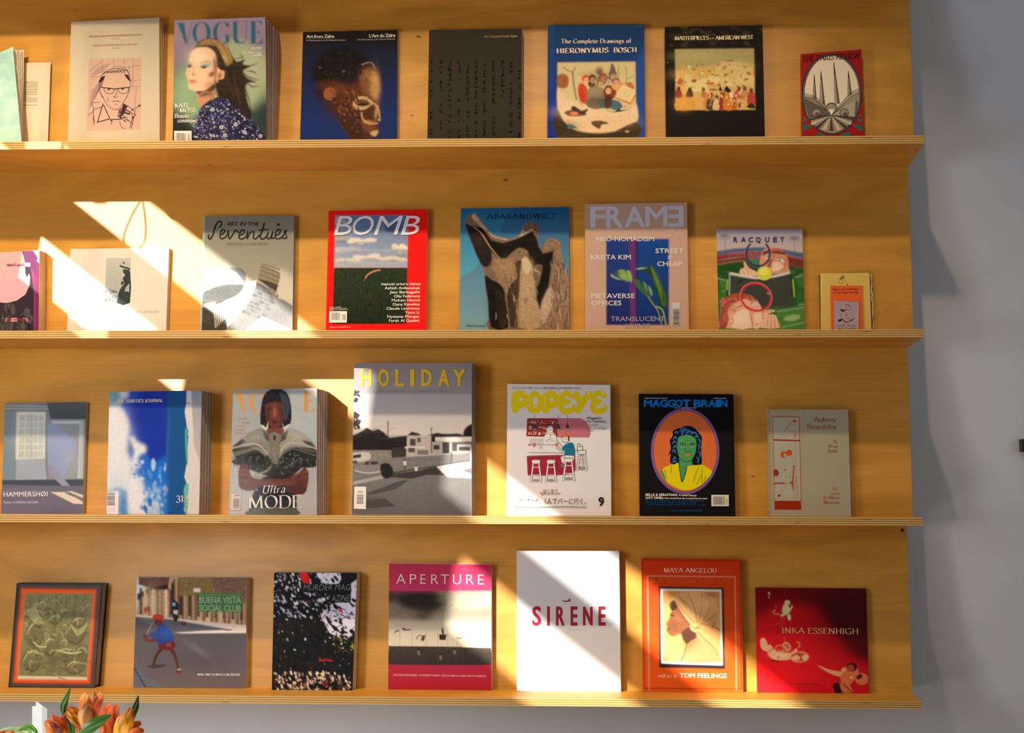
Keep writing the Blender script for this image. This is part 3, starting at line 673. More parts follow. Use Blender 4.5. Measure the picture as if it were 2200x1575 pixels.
def vogue_logo(a, P, col, letters='VOGUE'):
    """high-contrast masthead traced letter by letter; P maps 0..1 box to crop px"""
    def poly(pts, sm=0): a.p([P(*q) for q in pts], col, 0, sm)
    def ring(cx, cy, rx, ry, ix, cut=None):
        n = 30; ts = [2 * math.pi * k / n for k in range(n + 1)]
        if cut: ts = [cut[0] + (cut[1] - cut[0]) * k / n for k in range(n + 1)]
        for k in range(n):
            q = []
            for t, s_ in ((ts[k], 1), (ts[k + 1], 1), (ts[k + 1], 0), (ts[k], 0)):
                x = cx + (rx if s_ else ix) * math.cos(t); y = cy + (ry if s_ else ry - 0.025) * math.sin(t); q.append(a.T(P(x, y)))
            a.quadc(q, a.C(col))
    a.layer += 1
    if 'V' in letters: poly([(0.0, 0), (0.075, 0), (0.115, 1), (0.095, 1)]); poly([(0.105, 1), (0.112, 1), (0.175, 0.0), (0.167, 0)]); poly([(-0.02, 0), (0.1, 0), (0.1, 0.02), (-0.02, 0.02)]); poly([(0.14, 0), (0.2, 0), (0.2, 0.02), (0.14, 0.02)])
    if 'O' in letters: a.layer += 1; ring(0.282, 0.5, 0.108, 0.52, 0.062)
    if 'G' in letters:
        a.layer += 1; ring(0.525, 0.5, 0.108, 0.52, 0.062, (0.75, 5.65)); poly([(0.565, 0.62), (0.605, 0.62), (0.605, 0.98), (0.565, 0.9)]); poly([(0.545, 0.60), (0.63, 0.60), (0.63, 0.62), (0.545, 0.62)]); poly([(0.592, 0.02), (0.6, 0.02), (0.604, 0.32), (0.585, 0.2)])
    if 'U' in letters:
        poly([(0.655, 0), (0.7, 0), (0.7, 0.75), (0.73, 0.95), (0.79, 0.93), (0.805, 0.7), (0.805, 0.0), (0.812, 0.0), (0.812, 0.72), (0.79, 0.98), (0.73, 1.01), (0.675, 0.96), (0.655, 0.75)]); poly([(0.635, 0), (0.725, 0), (0.725, 0.02), (0.635, 0.02)]); poly([(0.785, 0), (0.835, 0), (0.835, 0.02), (0.785, 0.02)])
    if 'E' in letters:
        poly([(0.865, 0), (0.915, 0), (0.915, 1), (0.865, 1)]); poly([(0.845, 0), (0.99, 0), (0.99, 0.2), (0.965, 0.06), (0.93, 0.025), (0.845, 0.025)]); poly([(0.845, 0.975), (0.94, 0.975), (0.97, 0.93), (0.995, 0.75), (1.0, 0.75), (0.995, 1), (0.845, 1)]); poly([(0.9, 0.47), (0.945, 0.47), (0.965, 0.38), (0.965, 0.60), (0.945, 0.50), (0.9, 0.50)])
def art_vogue_blond(a):
    a.r(90, 60, 1190, 1500, (158, 138, 160), 0.03, (60, 70, 72))
    a.e(640, 1000, 560, 560, (120, 140, 118), grad=((0, 500), (0, 1500), (60, 90, 82))); a.e(820, 760, 340, 420, (165, 180, 140)); a.e(330, 960, 190, 330, (140, 172, 130)); a.e(1000, 640, 150, 220, (178, 185, 150))
    a.p([(90, 1100), (330, 1250), (450, 1500), (90, 1500)], (22, 32, 32)); a.p([(1030, 1080), (1180, 1000), (1190, 1500), (1000, 1300)], (35, 55, 55))
    a.blur(9); vogue_logo(a, lambda u, v: (165 + 960 * u, (150 - 20 * u) + (235 + 20 * u) * v + 2), (24, 96, 128))
    hair = (38, 22, 14)
    a.p([(360, 430), (440, 345), (560, 325), (680, 380), (760, 480), (830, 590), (930, 560), (900, 620), (990, 640), (900, 700), (960, 780), (1060, 825), (960, 830), (930, 900), (960, 1060), (1000, 1180), (960, 1300), (840, 1250), (700, 1150), (600, 900), (560, 700), (420, 430), (345, 470)], hair, 0.3, 3)
    for pts in ([(850, 600), (960, 640), (1090, 600)], [(880, 690), (980, 770), (1100, 800)], [(880, 760), (1000, 870), (1100, 860)], [(900, 840), (960, 980), (1010, 1190)], [(850, 900), (900, 1100), (880, 1260)], [(920, 700), (1010, 700), (1060, 740)], [(800, 560), (900, 540), (860, 500)], [(860, 950), (940, 1100), (990, 1250)]): a.l(pts, 14, hair, 1, 0.8)
    a.p([(400, 400), (480, 340), (590, 340), (700, 410), (790, 560), (720, 640), (680, 520), (600, 420), (480, 400)], (165, 125, 72), 0.5, 3); a.p([(560, 350), (680, 420), (740, 560), (700, 600), (640, 470)], (190, 155, 100), 0.4, 3)
    for k in range(22):
        x, y = random.uniform(600, 900), random.uniform(560, 900); a.l([(x, y), (x + random.uniform(20, 70), y + random.uniform(60, 140)), (x + random.uniform(30, 130), y + random.uniform(180, 330))], random.uniform(4, 11), random.choice([(86, 56, 34), (24, 14, 10), (60, 36, 22), (120, 86, 52)]), 1, 0.8)
    for k in range(9): a.l([(420 + 30 * k, 392 - 5 * k), (560 + 22 * k, 380 + 6 * k), (690 + 14 * k, 520 + 14 * k)], 7, random.choice([(120, 82, 42), (205, 170, 115), (90, 58, 28)]), 1, 0.8)
    a.blur(0.5); a.air(700, 1000, 120, 160, (16, 10, 8), .8); a.air(760, 800, 110, 120, (24, 14, 10), .7)
    skin, sh = (238, 196, 158), (190, 128, 92)
    a.p([(300, 560), (330, 470), (420, 430), (530, 440), (600, 520), (610, 640), (660, 690), (690, 700), (680, 780), (600, 800), (560, 900), (600, 1000), (430, 1110), (370, 930), (300, 900), (285, 800), (260, 730), (275, 640)], skin, 0.05, 3)
    a.p([(560, 560), (610, 640), (600, 790), (520, 880), (400, 925), (540, 870), (590, 700)], sh, 0.05, 3); a.p([(375, 925), (480, 915), (570, 840), (590, 900), (480, 960), (400, 960)], (60, 32, 26), 0, 3); a.p([(400, 960), (560, 930), (580, 1010), (430, 1110)], (205, 145, 110), 0, 3)
    a.p([(530, 715), (585, 700), (565, 755), (530, 750)], (170, 108, 84), 0, 3)
    a.blur(0.8); a.air(400, 540, 110, 90, (255, 226, 192), .8); a.air(440, 740, 70, 60, (250, 208, 172), .6); a.air(590, 620, 26, 130, (120, 72, 44), .7, 5); a.air(545, 740, 40, 26, (130, 70, 56), .75, -25); a.air(520, 850, 60, 36, (176, 116, 80), .6, -35); a.air(330, 760, 30, 60, (248, 200, 170), .5); a.air(290, 700, 22, 60, (214, 160, 128), .5); a.air(500, 620, 60, 26, (150, 180, 182), .7, -10); a.air(300, 618, 34, 20, (150, 170, 160), .7); a.air(360, 880, 80, 30, (244, 200, 168), .5, 10); a.air(560, 990, 40, 60, (150, 96, 70), .6); a.air(480, 960, 90, 22, (44, 24, 18), .8, -12)
    a.e(645, 745, 34, 52, (215, 150, 112), 20); a.e(640, 750, 14, 28, (150, 85, 60), 20)
    a.p([(420, 640), (470, 615), (530, 630), (500, 660), (440, 668)], (150, 165, 168), 0, 3); a.p([(430, 655), (470, 640), (500, 650), (460, 668)], (60, 60, 60), 0, 3); a.p([(270, 640), (300, 620), (330, 640), (300, 660)], (95, 100, 95), 0, 3); a.e(462, 655, 8, 8, (30, 30, 32)); a.e(293, 642, 8, 8, (30, 30, 32))
    a.l([(420, 605), (480, 585), (550, 600)], 9, (170, 120, 90), 1, 0.6); a.l([(270, 610), (310, 598)], 7, (170, 120, 90), 0)
    a.l([(345, 640), (350, 700), (335, 735), (360, 740)], 8, (200, 140, 108), 1); a.e(345, 738, 22, 9, (185, 120, 92)); a.p([(295, 800), (330, 792), (390, 812), (330, 822)], (205, 115, 108), 0, 3); a.p([(292, 815), (340, 820), (388, 815), (330, 842)], (225, 140, 128), 0, 3)
    a.blur(0.5)
    a.e(612, 812, 8, 14, (200, 205, 200))
    drs = (30, 26, 62)
    a.p([(430, 1110), (560, 1010), (700, 1000), (800, 1140), (900, 1250), (1060, 1330), (1120, 1500), (330, 1500), (380, 1350), (400, 1200)], drs, 0.3, 3)
    def ins(x, y): return y > 1010 + max(0, (560 - x)) * 0.9 and y > 1000 + max(0, x - 700) * 0.85 and x > 330
    a.blur(0.6); a.air(900, 1300, 160, 120, (10, 10, 20), .7); a.air(480, 1150, 60, 80, (16, 16, 36), .5)
    random.seed(11)
    a.dots(340, 1000, 1110, 1490, 700, [(40, 36, 95), (70, 66, 140), (15, 12, 30), (110, 120, 175), (25, 22, 60)], 5, 12, 2.2, 30, 4, ins); a.dots(340, 1000, 1110, 1490, 200, [(205, 215, 240), (160, 175, 220), (235, 225, 235)], 3, 8, 2.0, None, 5, ins)
    for k in range(14): a.air(random.uniform(400, 1050), random.uniform(1080, 1480), random.uniform(20, 60), random.uniform(12, 30), random.choice([(12, 12, 26), (60, 56, 130), (8, 8, 16)]), .5, 30)
    for x, y in ((660, 1330), (820, 1300), (920, 1385), (560, 1130), (1100, 1430), (700, 1420)): a.e(x, y, 20, 20, (225, 225, 240)); a.e(x, y, 10, 10, (50, 45, 80))
    a.part('lettering')
    a.t('MODE', 1010, 460, 1118, 455, 28, WHT, bold=0.02); a.t('Le nouveau', 905, 502, 1118, 496, 26, WHT, 's', thick=.12); a.t('souffle', 1015, 532, 1118, 528, 26, WHT, bold=0.02)
    a.t('KATE', 140, 1112, 300, 1108, 48, WHT, 's', thick=.2); a.t('MOSS', 192, 1165, 375, 1160, 46, WHT, 's'); a.t('Beauté,', 132, 1226, 305, 1226, 46, WHT, 's', slant=0.2); a.t('cosmique', 170, 1278, 390, 1276, 46, WHT, 's', slant=0.2)
    a.part('barcode_label'); a.r(130, 1374, 326, 1520, (238, 232, 225)); a.bars(148, 1398, 268, 1520, 18, BLK); a.bars(284, 1408, 312, 1520, 5, BLK)
def art_mask(a):
    a.r(140, 130, 1340, 1460, (28, 28, 32), 0.05, (18, 50, 125)); a.r(140, 130, 1340, 300, (24, 24, 26), 0.2)
    a.p([(310, 560), (400, 450), (520, 380), (640, 350), (800, 380), (930, 460), (980, 560), (930, 720), (860, 780), (700, 830), (560, 780), (420, 770), (340, 820), (280, 700)], (14, 14, 13), 0.6, 3)
    a.blur(4)
    a.p([(330, 820), (430, 750), (600, 760), (700, 830), (860, 760), (900, 560), (980, 530), (1050, 600), (1095, 700), (1102, 880), (1085, 950), (1100, 1020), (1095, 1120), (1112, 1220), (1070, 1260), (1095, 1340), (1060, 1420), (1000, 1460), (770, 1460), (650, 1300), (560, 1160), (440, 1010)], (92, 50, 30), 0.5, 3)
    a.p([(860, 620), (1000, 600), (1090, 700), (1095, 900), (1060, 970), (960, 920), (900, 920), (860, 800)], (150, 102, 60), 0.6, 3); a.p([(1010, 640), (1075, 680), (1098, 880), (1040, 960), (1010, 850)], (200, 155, 98), 0.4, 3)
    a.blur(3); a.air(640, 560, 330, 200, (10, 10, 9), .95); a.air(560, 1080, 200, 130, (58, 30, 18), .7, 40); a.air(1040, 820, 50, 170, (226, 180, 112), .75); a.air(960, 680, 60, 50, (186, 130, 74), .6); a.air(840, 900, 110, 140, (100, 50, 28), .7); a.air(640, 850, 130, 70, (128, 66, 38), .55); a.air(800, 1250, 120, 110, (70, 40, 24), .7); a.air(380, 900, 60, 110, (24, 14, 12), .8, -30)
    a.lines([[(1020, 760), (1020, 1000)], [(1050, 760), (1045, 960)], [(1075, 760), (1070, 940)]], 5, (120, 80, 45))
    a.e(505, 912, 82, 80, (170, 98, 58)); a.e(510, 915, 60, 58, (105, 55, 34)); a.e(500, 915, 52, 50, (165, 95, 58)); a.l([(560, 850), (590, 900), (560, 980)], 12, (50, 26, 18), 1)
    a.p([(775, 1040), (800, 980), (900, 940), (1000, 990), (1010, 1030), (940, 1090), (860, 1105), (800, 1085)], (212, 178, 120), 0.2, 3); a.p([(815, 1010), (860, 975), (940, 985), (985, 1035), (900, 1060), (830, 1050)], (104, 66, 40), 0.3, 3); a.l([(800, 985), (860, 945), (960, 950)], 9, (225, 195, 140), 1, 0.5); a.p([(830, 1040), (900, 1020), (985, 1040), (900, 1052)], (24, 14, 12), 0, 2)
    a.l([(1000, 1000), (1020, 1030), (1090, 1010)], 8, (230, 200, 150), 1); a.l([(1030, 1020), (1080, 1080), (1105, 1200)], 16, (222, 185, 125), 1, 0.3); a.e(1070, 1015, 26, 12, (60, 35, 24))
    a.p([(1000, 1060), (1080, 1170), (1085, 1230), (1000, 1260), (920, 1210), (915, 1130)], (82, 44, 30), 0.4, 3); a.l([(880, 1130), (900, 1220), (980, 1270), (1080, 1262)], 24, (205, 160, 100), 1, 0.3, 0.3); a.e(1096, 1222, 14, 14, (235, 205, 150))
    a.p([(880, 1290), (1000, 1290), (1085, 1330), (1060, 1380), (960, 1370)], (120, 72, 42), 0.5, 3); a.p([(985, 1375), (1085, 1350), (1060, 1415), (1020, 1420)], (220, 190, 140), 0.8, 2)
    a.p([(560, 1160), (700, 1060), (860, 1180), (880, 1330), (900, 1460), (770, 1460), (650, 1300)], (66, 38, 24), 0.9, 3)
    a.blur(0.9); a.air(960, 1250, 60, 22, (226, 180, 116), .6); a.air(1060, 1130, 20, 90, (236, 196, 130), .6, 8)
    a.l([(880, 560), (960, 530), (1010, 540), (1045, 600)], 7, (200, 180, 150), 1); random.seed(2)
    a.dots(420, 400, 900, 740, 150, [(30, 30, 28), (8, 8, 8), (40, 42, 40)], 6, 14, 1.5, None, 5, lambda x, y: (x - 650) ** 2 / 260 ** 2 + (y - 580) ** 2 / 190 ** 2 < 1); a.dots(640, 630, 740, 690, 9, [(110, 118, 115)], 3, 7); a.dots(360, 570, 420, 620, 9, [(90, 98, 100)], 3, 8)
    a.dots(480, 860, 860, 1400, 90, [(60, 34, 22), (140, 84, 50), (110, 64, 38)], 8, 20, 2, 50, 6, lambda x, y: x > 420 + (y - 1000) * 0.8 + 60)
    a.part('lettering'); w = (235, 225, 205)
    a.t('Art from Zaïre', 216, 238, 552, 234, 40, w, bold=0.025, spacing=0.9); a.t('100 Masterworks from the National Collection', 216, 274, 690, 268, 19, w); a.t('L’Art du Zaïre', 975, 230, 1292, 222, 40, w, bold=0.025, spacing=0.9); a.t('100 Chefs-d’œuvre de la Collection Nationale', 832, 266, 1290, 256, 19, w)
def art_japan(a):
    a.r(150, 100, 1380, 1500, (52, 46, 38), 0.15, (44, 42, 34)); random.seed(5); ink = (9, 9, 8)
    cols = [212, 332, 446, 562, 668, 772, 880, 992, 1104, 1212, 1318]
    for ci, cx in enumerate(cols):
        y = 545
        while y < 1490:
            if ci == 8 and y > 1040: break
            if random.random() < 0.86:
                w = 24; s_ = random.uniform(0.7, 1.15)
                for _ in range(random.choice([3, 4, 5])):
                    t = random.choice([0, 0, 1.45, 0.8, -0.8]); l_ = random.uniform(12, 28) * s_; x, yy = cx + random.uniform(-w, w) * 0.5, y + random.uniform(-22, 22)
                    a.l([(x - l_ * math.cos(t) * .6, yy - l_ * math.sin(t) * .6), (x + l_ * math.cos(t), yy + l_ * math.sin(t))], random.uniform(9, 14), ink, 0, -0.5)
                    a.layer -= 1
            y += random.choice([52, 58, 66, 74])
    a.layer += 3
    a.part('lettering'); a.t('Art Treasures from Japan', 876, 240, 1292, 230, 32, (165, 140, 90), 's', thick=.2, serif=.08)
def art_blue(a):
    a.r(130, 110, 1340, 1500, (20, 62, 100), 0.04, (16, 50, 150)); a.r(130, 110, 230, 1500, (28, 72, 118), 0.1, (14, 44, 140)); a.p([(1225, 580), (1330, 300), (1340, 1500), (1235, 1500)], (32, 72, 150), 0.05)
    x0, x1 = 268, 1216; a.p([(x0, 588), (1210, 576), (1222, 1500), (x0, 1500)], (205, 190, 140), 0.12)
    a.p([(x0, 900), (350, 1000), (520, 1070), (760, 1120), (900, 1180), (1150, 1160), (1220, 1080), (1220, 1330), (900, 1420), (600, 1420), (400, 1330), (300, 1200), (x0, 1120)], (222, 196, 160), 0.12, 3)
    a.p([(x0, 1150), (330, 1280), (470, 1400), (700, 1440), (960, 1420), (1220, 1300), (1224, 1500), (x0, 1500)], (58, 44, 30), 0.4, 2)
    a.p([(x0, 750), (330, 720), (400, 760), (390, 880), (320, 900), (x0, 870)], (150, 92, 54), 0.2, 2); a.l([(450, 690), (465, 850), (500, 1040)], 16, (110, 84, 66), 1); a.l([(330, 640), (440, 700), (490, 640)], 9, (90, 72, 60), 1)
    a.air(500, 1180, 240, 60, (236, 208, 176), .5); a.air(900, 1300, 260, 60, (214, 184, 140), .5); a.air(400, 1350, 120, 60, (40, 30, 20), .5); a.blur(0.9)
    # a generic huddle of seated people in mixed clothes
    for x, y, rx, ry, c in ((580, 960, 62, 130, (205, 62, 34)), (730, 980, 110, 130, (140, 128, 104)), (730, 1080, 120, 70, (118, 100, 82)), (900, 950, 80, 90, (132, 54, 34)), (820, 1080, 70, 60, (60, 100, 112)), (960, 1100, 90, 60, (58, 98, 116)), (880, 1060, 48, 90, (80, 44, 30)), (800, 800, 60, 70, (120, 112, 100)), (1000, 870, 80, 60, (214, 160, 90)), (680, 830, 46, 60, (80, 52, 40))):
        a.e(x, y, rx, ry, c, random.uniform(-15, 15), 0.2, 18)
    for x, y, c, hcol in ((612, 800, (225, 180, 140), (205, 70, 45)), (690, 795, (190, 140, 105), (70, 46, 34)), (785, 850, (205, 165, 125), (130, 110, 80)), (775, 700, (140, 110, 85), (150, 135, 110)), (826, 780, (200, 120, 75), (150, 90, 60)), (885, 820, (205, 170, 140), (130, 104, 100)), (880, 925, (228, 180, 140), (120, 60, 36)), (935, 745, (215, 160, 120), (60, 48, 42)), (975, 830, (222, 165, 110), (140, 110, 100))):
        a.e(x, y - 14, 48, 52, hcol, 0, 0.1, 14); a.e(x + 4, y + 6, 32, 38, c, 0, 0.05, 14); a.e(x + 14, y, 4, 4, (60, 34, 26)); a.e(x - 6, y, 4, 4, (60, 34, 26)); a.l([(x - 4, y + 22), (x + 14, y + 22)], 4, (150, 70, 55))
    a.p([(1050, 860), (1210, 930), (1150, 1090), (960, 1000)], (228, 205, 150), 0.1); a.p([(960, 1000), (1150, 1070), (1210, 960), (1215, 1000), (1150, 1095), (965, 1018)], (190, 120, 50)); a.lines([[(1040 - 14 * k, 890 + 18 * k), (1180 - 10 * k, 945 + 20 * k)] for k in range(6)], 4, (170, 150, 110))
    a.p([(1100, 840), (1150, 820), (1190, 870), (1190, 910), (1110, 870)], (190, 100, 66), 0, 2); a.p([(900, 720), (920, 600), (960, 640), (970, 720)], (110, 92, 90), 0.1, 2); a.lines([[(1005, 640), (1000, 800)], [(1095, 640), (1100, 780)], [(1090, 850), (1110, 790), (1190, 740)]], 7, (90, 76, 60), 1)
    a.p([(350, 1190), (430, 1160), (560, 1190), (630, 1220), (480, 1240), (400, 1230)], (120, 66, 42), 0.2, 2); a.p([(430, 1150), (470, 1110), (560, 1170), (640, 1140), (600, 1210), (520, 1200)], (60, 44, 50), 0.2, 2); a.e(470, 1205, 50, 24, (215, 140, 90)); a.p([(680, 1300), (800, 1290), (890, 1325), (800, 1340), (780, 1390), (700, 1350)], (90, 54, 40), 0.3, 2); a.p([(400, 1330), (450, 1340), (520, 1385), (440, 1380), (390, 1390)], (70, 110, 110), 0.1, 2); a.e(1110, 1420, 22, 12, (200, 180, 130)); a.p([(850, 1170), (960, 1180), (1040, 1120), (1140, 1130), (1100, 1165), (960, 1190)], (40, 36, 38), 0, 2); a.e(1080, 1142, 56, 18, (222, 200, 165), -8)
    a.air(730, 1040, 90, 90, (96, 84, 66), .5); a.air(700, 930, 60, 50, (160, 148, 122), .5); a.air(560, 1000, 30, 110, (150, 36, 22), .5); a.air(850, 1020, 60, 40, (50, 30, 24), .5); a.air(740, 720, 200, 40, (60, 46, 36), .3); a.blur(0.8)
    a.part('lettering'); c = (240, 215, 185)
    a.t('The Complete Drawings of', 316, 358, 1160, 352, 52, c, 's', thick=.2, track=.1, serif=.1); a.t('HIERONYMUS', 258, 478, 888, 468, 58, c, 's', thick=.25, track=.12, serif=.14); a.t('BOSCH', 948, 468, 1226, 464, 58, c, 's', thick=.25, track=.12, serif=.14); a.t('DOVER', 1190, 158, 1300, 154, 14, (90, 130, 150))
def art_west(a):
    a.r(80, 60, 1400, 1500, (26, 22, 18), 0.5, (10, 9, 9)); a.p([(105, 110), (150, 100), (160, 1470), (118, 1470)], (12, 11, 11)); random.seed(9)
    a.dots(150, 110, 1330, 340, 60, [(58, 48, 36), (44, 38, 30), (70, 60, 46)], 8, 30, 3, 10)
    a.p([(236, 384), (1224, 374), (1238, 1138), (244, 1148)], (200, 180, 110), 0.1, 0, ((0, 380), (0, 1140), (225, 180, 110)))
    a.p([(240, 384), (1222, 374), (1226, 560), (1000, 540), (800, 560), (500, 620), (242, 640)], (178, 165, 108), 0.2)
    for x0, y0, x1, y1, c in ((250, 690, 460, 830, (226, 205, 130)), (440, 640, 720, 800, (214, 176, 80)), (740, 600, 1210, 760, (220, 196, 120)), (800, 540, 1010, 660, (214, 190, 116)), (640, 720, 800, 820, (230, 210, 150)), (780, 760, 1230, 850, (224, 200, 130)), (380, 740, 640, 920, (230, 212, 140)), (1000, 700, 1230, 800, (228, 202, 128))): a.p([(x0, y1), (x0 + 8, y0 + 8), (x0 + 30, y0), (x1 - 20, y0 + 4), (x1, y0 + 16), (x1, y1)], c, 0.12)
    a.blur(0.9)
    a.dots(240, 560, 1230, 860, 60, [(165, 110, 84), (205, 150, 90), (150, 130, 130), (190, 84, 56), (240, 220, 160)], 6, 20, 2.2, 0); a.r(290, 590, 312, 780, (224, 150, 70)); a.r(330, 580, 352, 770, (224, 160, 80)); a.p([(860, 525), (960, 520), (960, 534), (870, 538)], (140, 50, 44)); a.r(640, 796, 724, 824, (210, 100, 50)); a.e(470, 780, 34, 22, (160, 60, 50)); a.e(300, 790, 36, 44, (190, 90, 50), 0, 0.4)
    a.r(245, 960, 1236, 1140, (224, 176, 100), 0.1)
    fig = [(360, 1060, 120, 150, (222, 160, 70), (212, 130, 60)), (340, 880, 46, 60, (232, 190, 110), (220, 160, 90)), (280, 930, 40, 60, (150, 50, 50), (90, 40, 36)), (420, 930, 40, 50, (90, 50, 40), (24, 20, 20)), (640, 1020, 50, 130, (214, 150, 80), (232, 205, 150)), (690, 1060, 60, 110, (78, 64, 46), (196, 54, 40)), (760, 1070, 44, 100, (230, 205, 150), (60, 46, 36)), (840, 1050, 58, 120, (150, 40, 36), (40, 26, 24)), (910, 1020, 70, 130, (212, 132, 44), (40, 20, 20)), (980, 1060, 30, 80, (200, 110, 50), (190, 80, 50)), (1040, 930, 60, 60, (196, 90, 66), (120, 50, 46)), (1110, 920, 40, 50, (205, 150, 90), (70, 50, 44)), (1190, 980, 48, 90, (190, 66, 60), (60, 40, 36)), (590, 930, 26, 50, (205, 120, 70), (120, 70, 50))]
    for x, y, rx, ry, c, hc in fig: a.p([(x - rx, min(1138, y + ry)), (x - rx * .9, y - ry * .3), (x - rx * .3, y - ry * .8), (x + rx * .3, y - ry * .8), (x + rx * .9, y - ry * .3), (x + rx, min(1138, y + ry))], c, 0.25, 2); a.e(x, y - ry * .9, 22, 26, hc)
    a.air(340, 1060, 90, 80, (236, 180, 96), .6); a.air(420, 700, 200, 60, (222, 190, 120), .5); a.air(980, 600, 160, 60, (226, 204, 140), .6); a.air(500, 470, 240, 50, (196, 184, 130), .6); a.blur(0.6)
    a.p([(710, 1060), (782, 1060), (786, 1136), (704, 1136)], (226, 190, 130)); a.p([(640, 960), (700, 920), (720, 980), (650, 985)], (200, 50, 40)); a.p([(1130, 1110), (1180, 1060), (1230, 1080), (1230, 1130)], (36, 30, 34), 0, 2); a.e(715, 890, 50, 8, (60, 46, 36)); a.p([(780, 900), (800, 840), (830, 910)], (20, 18, 20)); a.p([(836, 920), (880, 840), (940, 910), (860, 930)], (20, 14, 16)); a.p([(916, 930), (950, 920), (968, 980), (930, 1000)], (236, 225, 205)); a.dots(640, 900, 1100, 1120, 50, [(120, 40, 36), (230, 200, 140), (200, 120, 50)], 5, 16, 3, 90)
    a.part('lettering'); c = (238, 222, 170)
    a.t('MASTERPIECES', 232, 272, 662, 266, 48, c, 's', thick=.24, thin=.06, track=.0); a.t('of the', 668, 260, 724, 257, 20, c, 's'); a.t('AMERICAN WEST', 736, 268, 1214, 258, 48, c, 's', thick=.24, thin=.06, track=.0); a.l([(985, 300), (1000, 318), (1020, 308)], 4, (110, 96, 76), 1); a.e(140, 552, 5, 8, (180, 160, 130))
def art_paris(a):
    red, teal = (150, 24, 22), (34, 104, 100)
    a.r(270, 90, 830, 870, red)
    for q in (((300, 755), (345, 745), (372, 770), (300, 805)), ((298, 705), (330, 702), (330, 720), (300, 724)), ((728, 745), (810, 762), (810, 808), (745, 775)), ((762, 712), (808, 698), (808, 728), (770, 722)), ((410, 845), (440, 818), (490, 850), (480, 870), (405, 870)), ((600, 870), (640, 828), (700, 815), (730, 870)), ((775, 672), (806, 666), (806, 678), (778, 682)), ((298, 684), (318, 682), (320, 692), (298, 694))): a.p(q, teal)
    cx, cy = 548, 490; a.e(cx, cy, 258, 350, (28, 48, 52), 0, 0, 44); a.e(cx, cy, 249, 341, (58, 108, 112), 0, 0, 44); a.e(cx, cy, 240, 333, (150, 34, 26), 0, 0, 44); a.e(cx, cy, 234, 328, (222, 208, 182), 0, 0, 44)
    g1, g2, dk = (150, 138, 120), (96, 86, 76), (44, 34, 32)
    a.p([(312, 505), (400, 525), (480, 590), (542, 670), (620, 600), (720, 500), (782, 470), (784, 560), (768, 640), (740, 690), (700, 745), (640, 790), (590, 812), (510, 812), (440, 790), (380, 740), (340, 680), (318, 600)], g1, 0.05)
    a.p([(310, 520), (390, 560), (480, 610), (530, 670), (350, 685), (318, 600)], g2, 0.1); a.p([(560, 668), (650, 600), (740, 540), (745, 680)], (170, 158, 140), 0.1); a.p([(745, 680), (755, 540), (775, 560), (770, 640)], g2)
    for x0, y0, x1, y1, x2, y2 in ((398, 320, 415, 530, 385, 525), (455, 290, 490, 590, 445, 550), (565, 215, 615, 570, 575, 580), (690, 290, 718, 490, 685, 510)): a.p([(x0, y0), (x1, y1), (x2, y2)], (172, 160, 142)); a.p([(x0, y0), (x1, y1), ((x1 + x2) / 2, (y1 + y2) / 2)], g2); a.lines([[(x0, y0), (x1, y1)], [(x0, y0), (x2, y2)]], 4, dk); a.p([(x0, y0), (x0 + (x1 - x0) * .4, y0 + (y1 - y0) * .4), (x0 + (x2 - x0) * .25, y0 + (y2 - y0) * .25)], dk)
    for off in (0, 14, 30): a.l([(308, 482 + off), (400, 512 + off), (470, 570 + off), (535, 660 + off * .2)], 4, dk, 1); a.l([(784, 440 + off), (700, 490 + off), (620, 580 + off), (550, 668)], 4, dk, 1)
    a.e(545, 610, 52, 48, g2); a.e(545, 612, 40, 38, g1); a.p([(522, 620), (570, 620), (548, 668), (540, 668)], (232, 222, 200))
    for x in (416, 655): a.e(x, 652, 40, 40, dk, 0, 0, 24); a.e(x, 652, 35, 35, (150, 138, 120), 0, 0, 24); a.e(x + 8, 665, 22, 20, g2)
    for k in range(9):
        t0 = math.radians(8 + k * 19); t1 = math.radians(8 + k * 19 + 10); R = 150; q = [(542, 672)] + [(542 + 205 * math.cos(t), 676 + 132 * math.sin(t)) for t in (t0, t1)]; a.p(q, (70, 60, 54) if k % 2 == 0 else (196, 182, 156))
    a.l([(345, 686), (540, 672), (745, 688)], 4, dk)
    a.part('lettering'); a.t('THE PARIS REVIEW', 298, 212, 792, 180, 46, (44, 18, 18), 's', thick=.15, thin=.06, slant=.05)
def art_pink(a):
    a.r(-230, 190, 480, 1170, (46, 34, 46), 0.2); a.p([(380, 205), (480, 200), (480, 1170), (396, 1170), (400, 700), (360, 400)], (120, 48, 96), 0.1, 0, ((380, 0), (480, 0), (96, 30, 66))); a.p([(265, 205), (390, 205), (440, 300), (420, 500), (360, 420), (300, 400)], (92, 40, 82), 0.1)
    pk = (242, 160, 158)
    a.p([(-230, 190), (262, 215), (290, 330), (300, 480), (318, 530), (345, 480), (356, 520), (350, 620), (300, 730), (200, 800), (80, 832), (-80, 815), (-230, 760)], pk, 0.02, 0, ((0, 200), (0, 830), (236, 150, 160))); a.p([(385, 208), (475, 204), (475, 372), (425, 325), (450, 322), (430, 270)], pk); a.r(290, 355, 358, 400, pk); a.r(52, 1008, 346, 1050, pk); a.dots(-200, 850, 380, 1160, 40, [(56, 56, 44), (36, 26, 40), (70, 66, 70)], 12, 40, 3, 90)
    a.part('lettering'); a.t('FRANTZ and KEJ', 84, 400, 290, 395, 30, (80, 36, 62), bold=0.05, spacing=0.85); a.t('ESSAYS AND WRITINGS', 58, 1044, 340, 1040, 28, (110, 44, 62), bold=0.06, spacing=0.85)
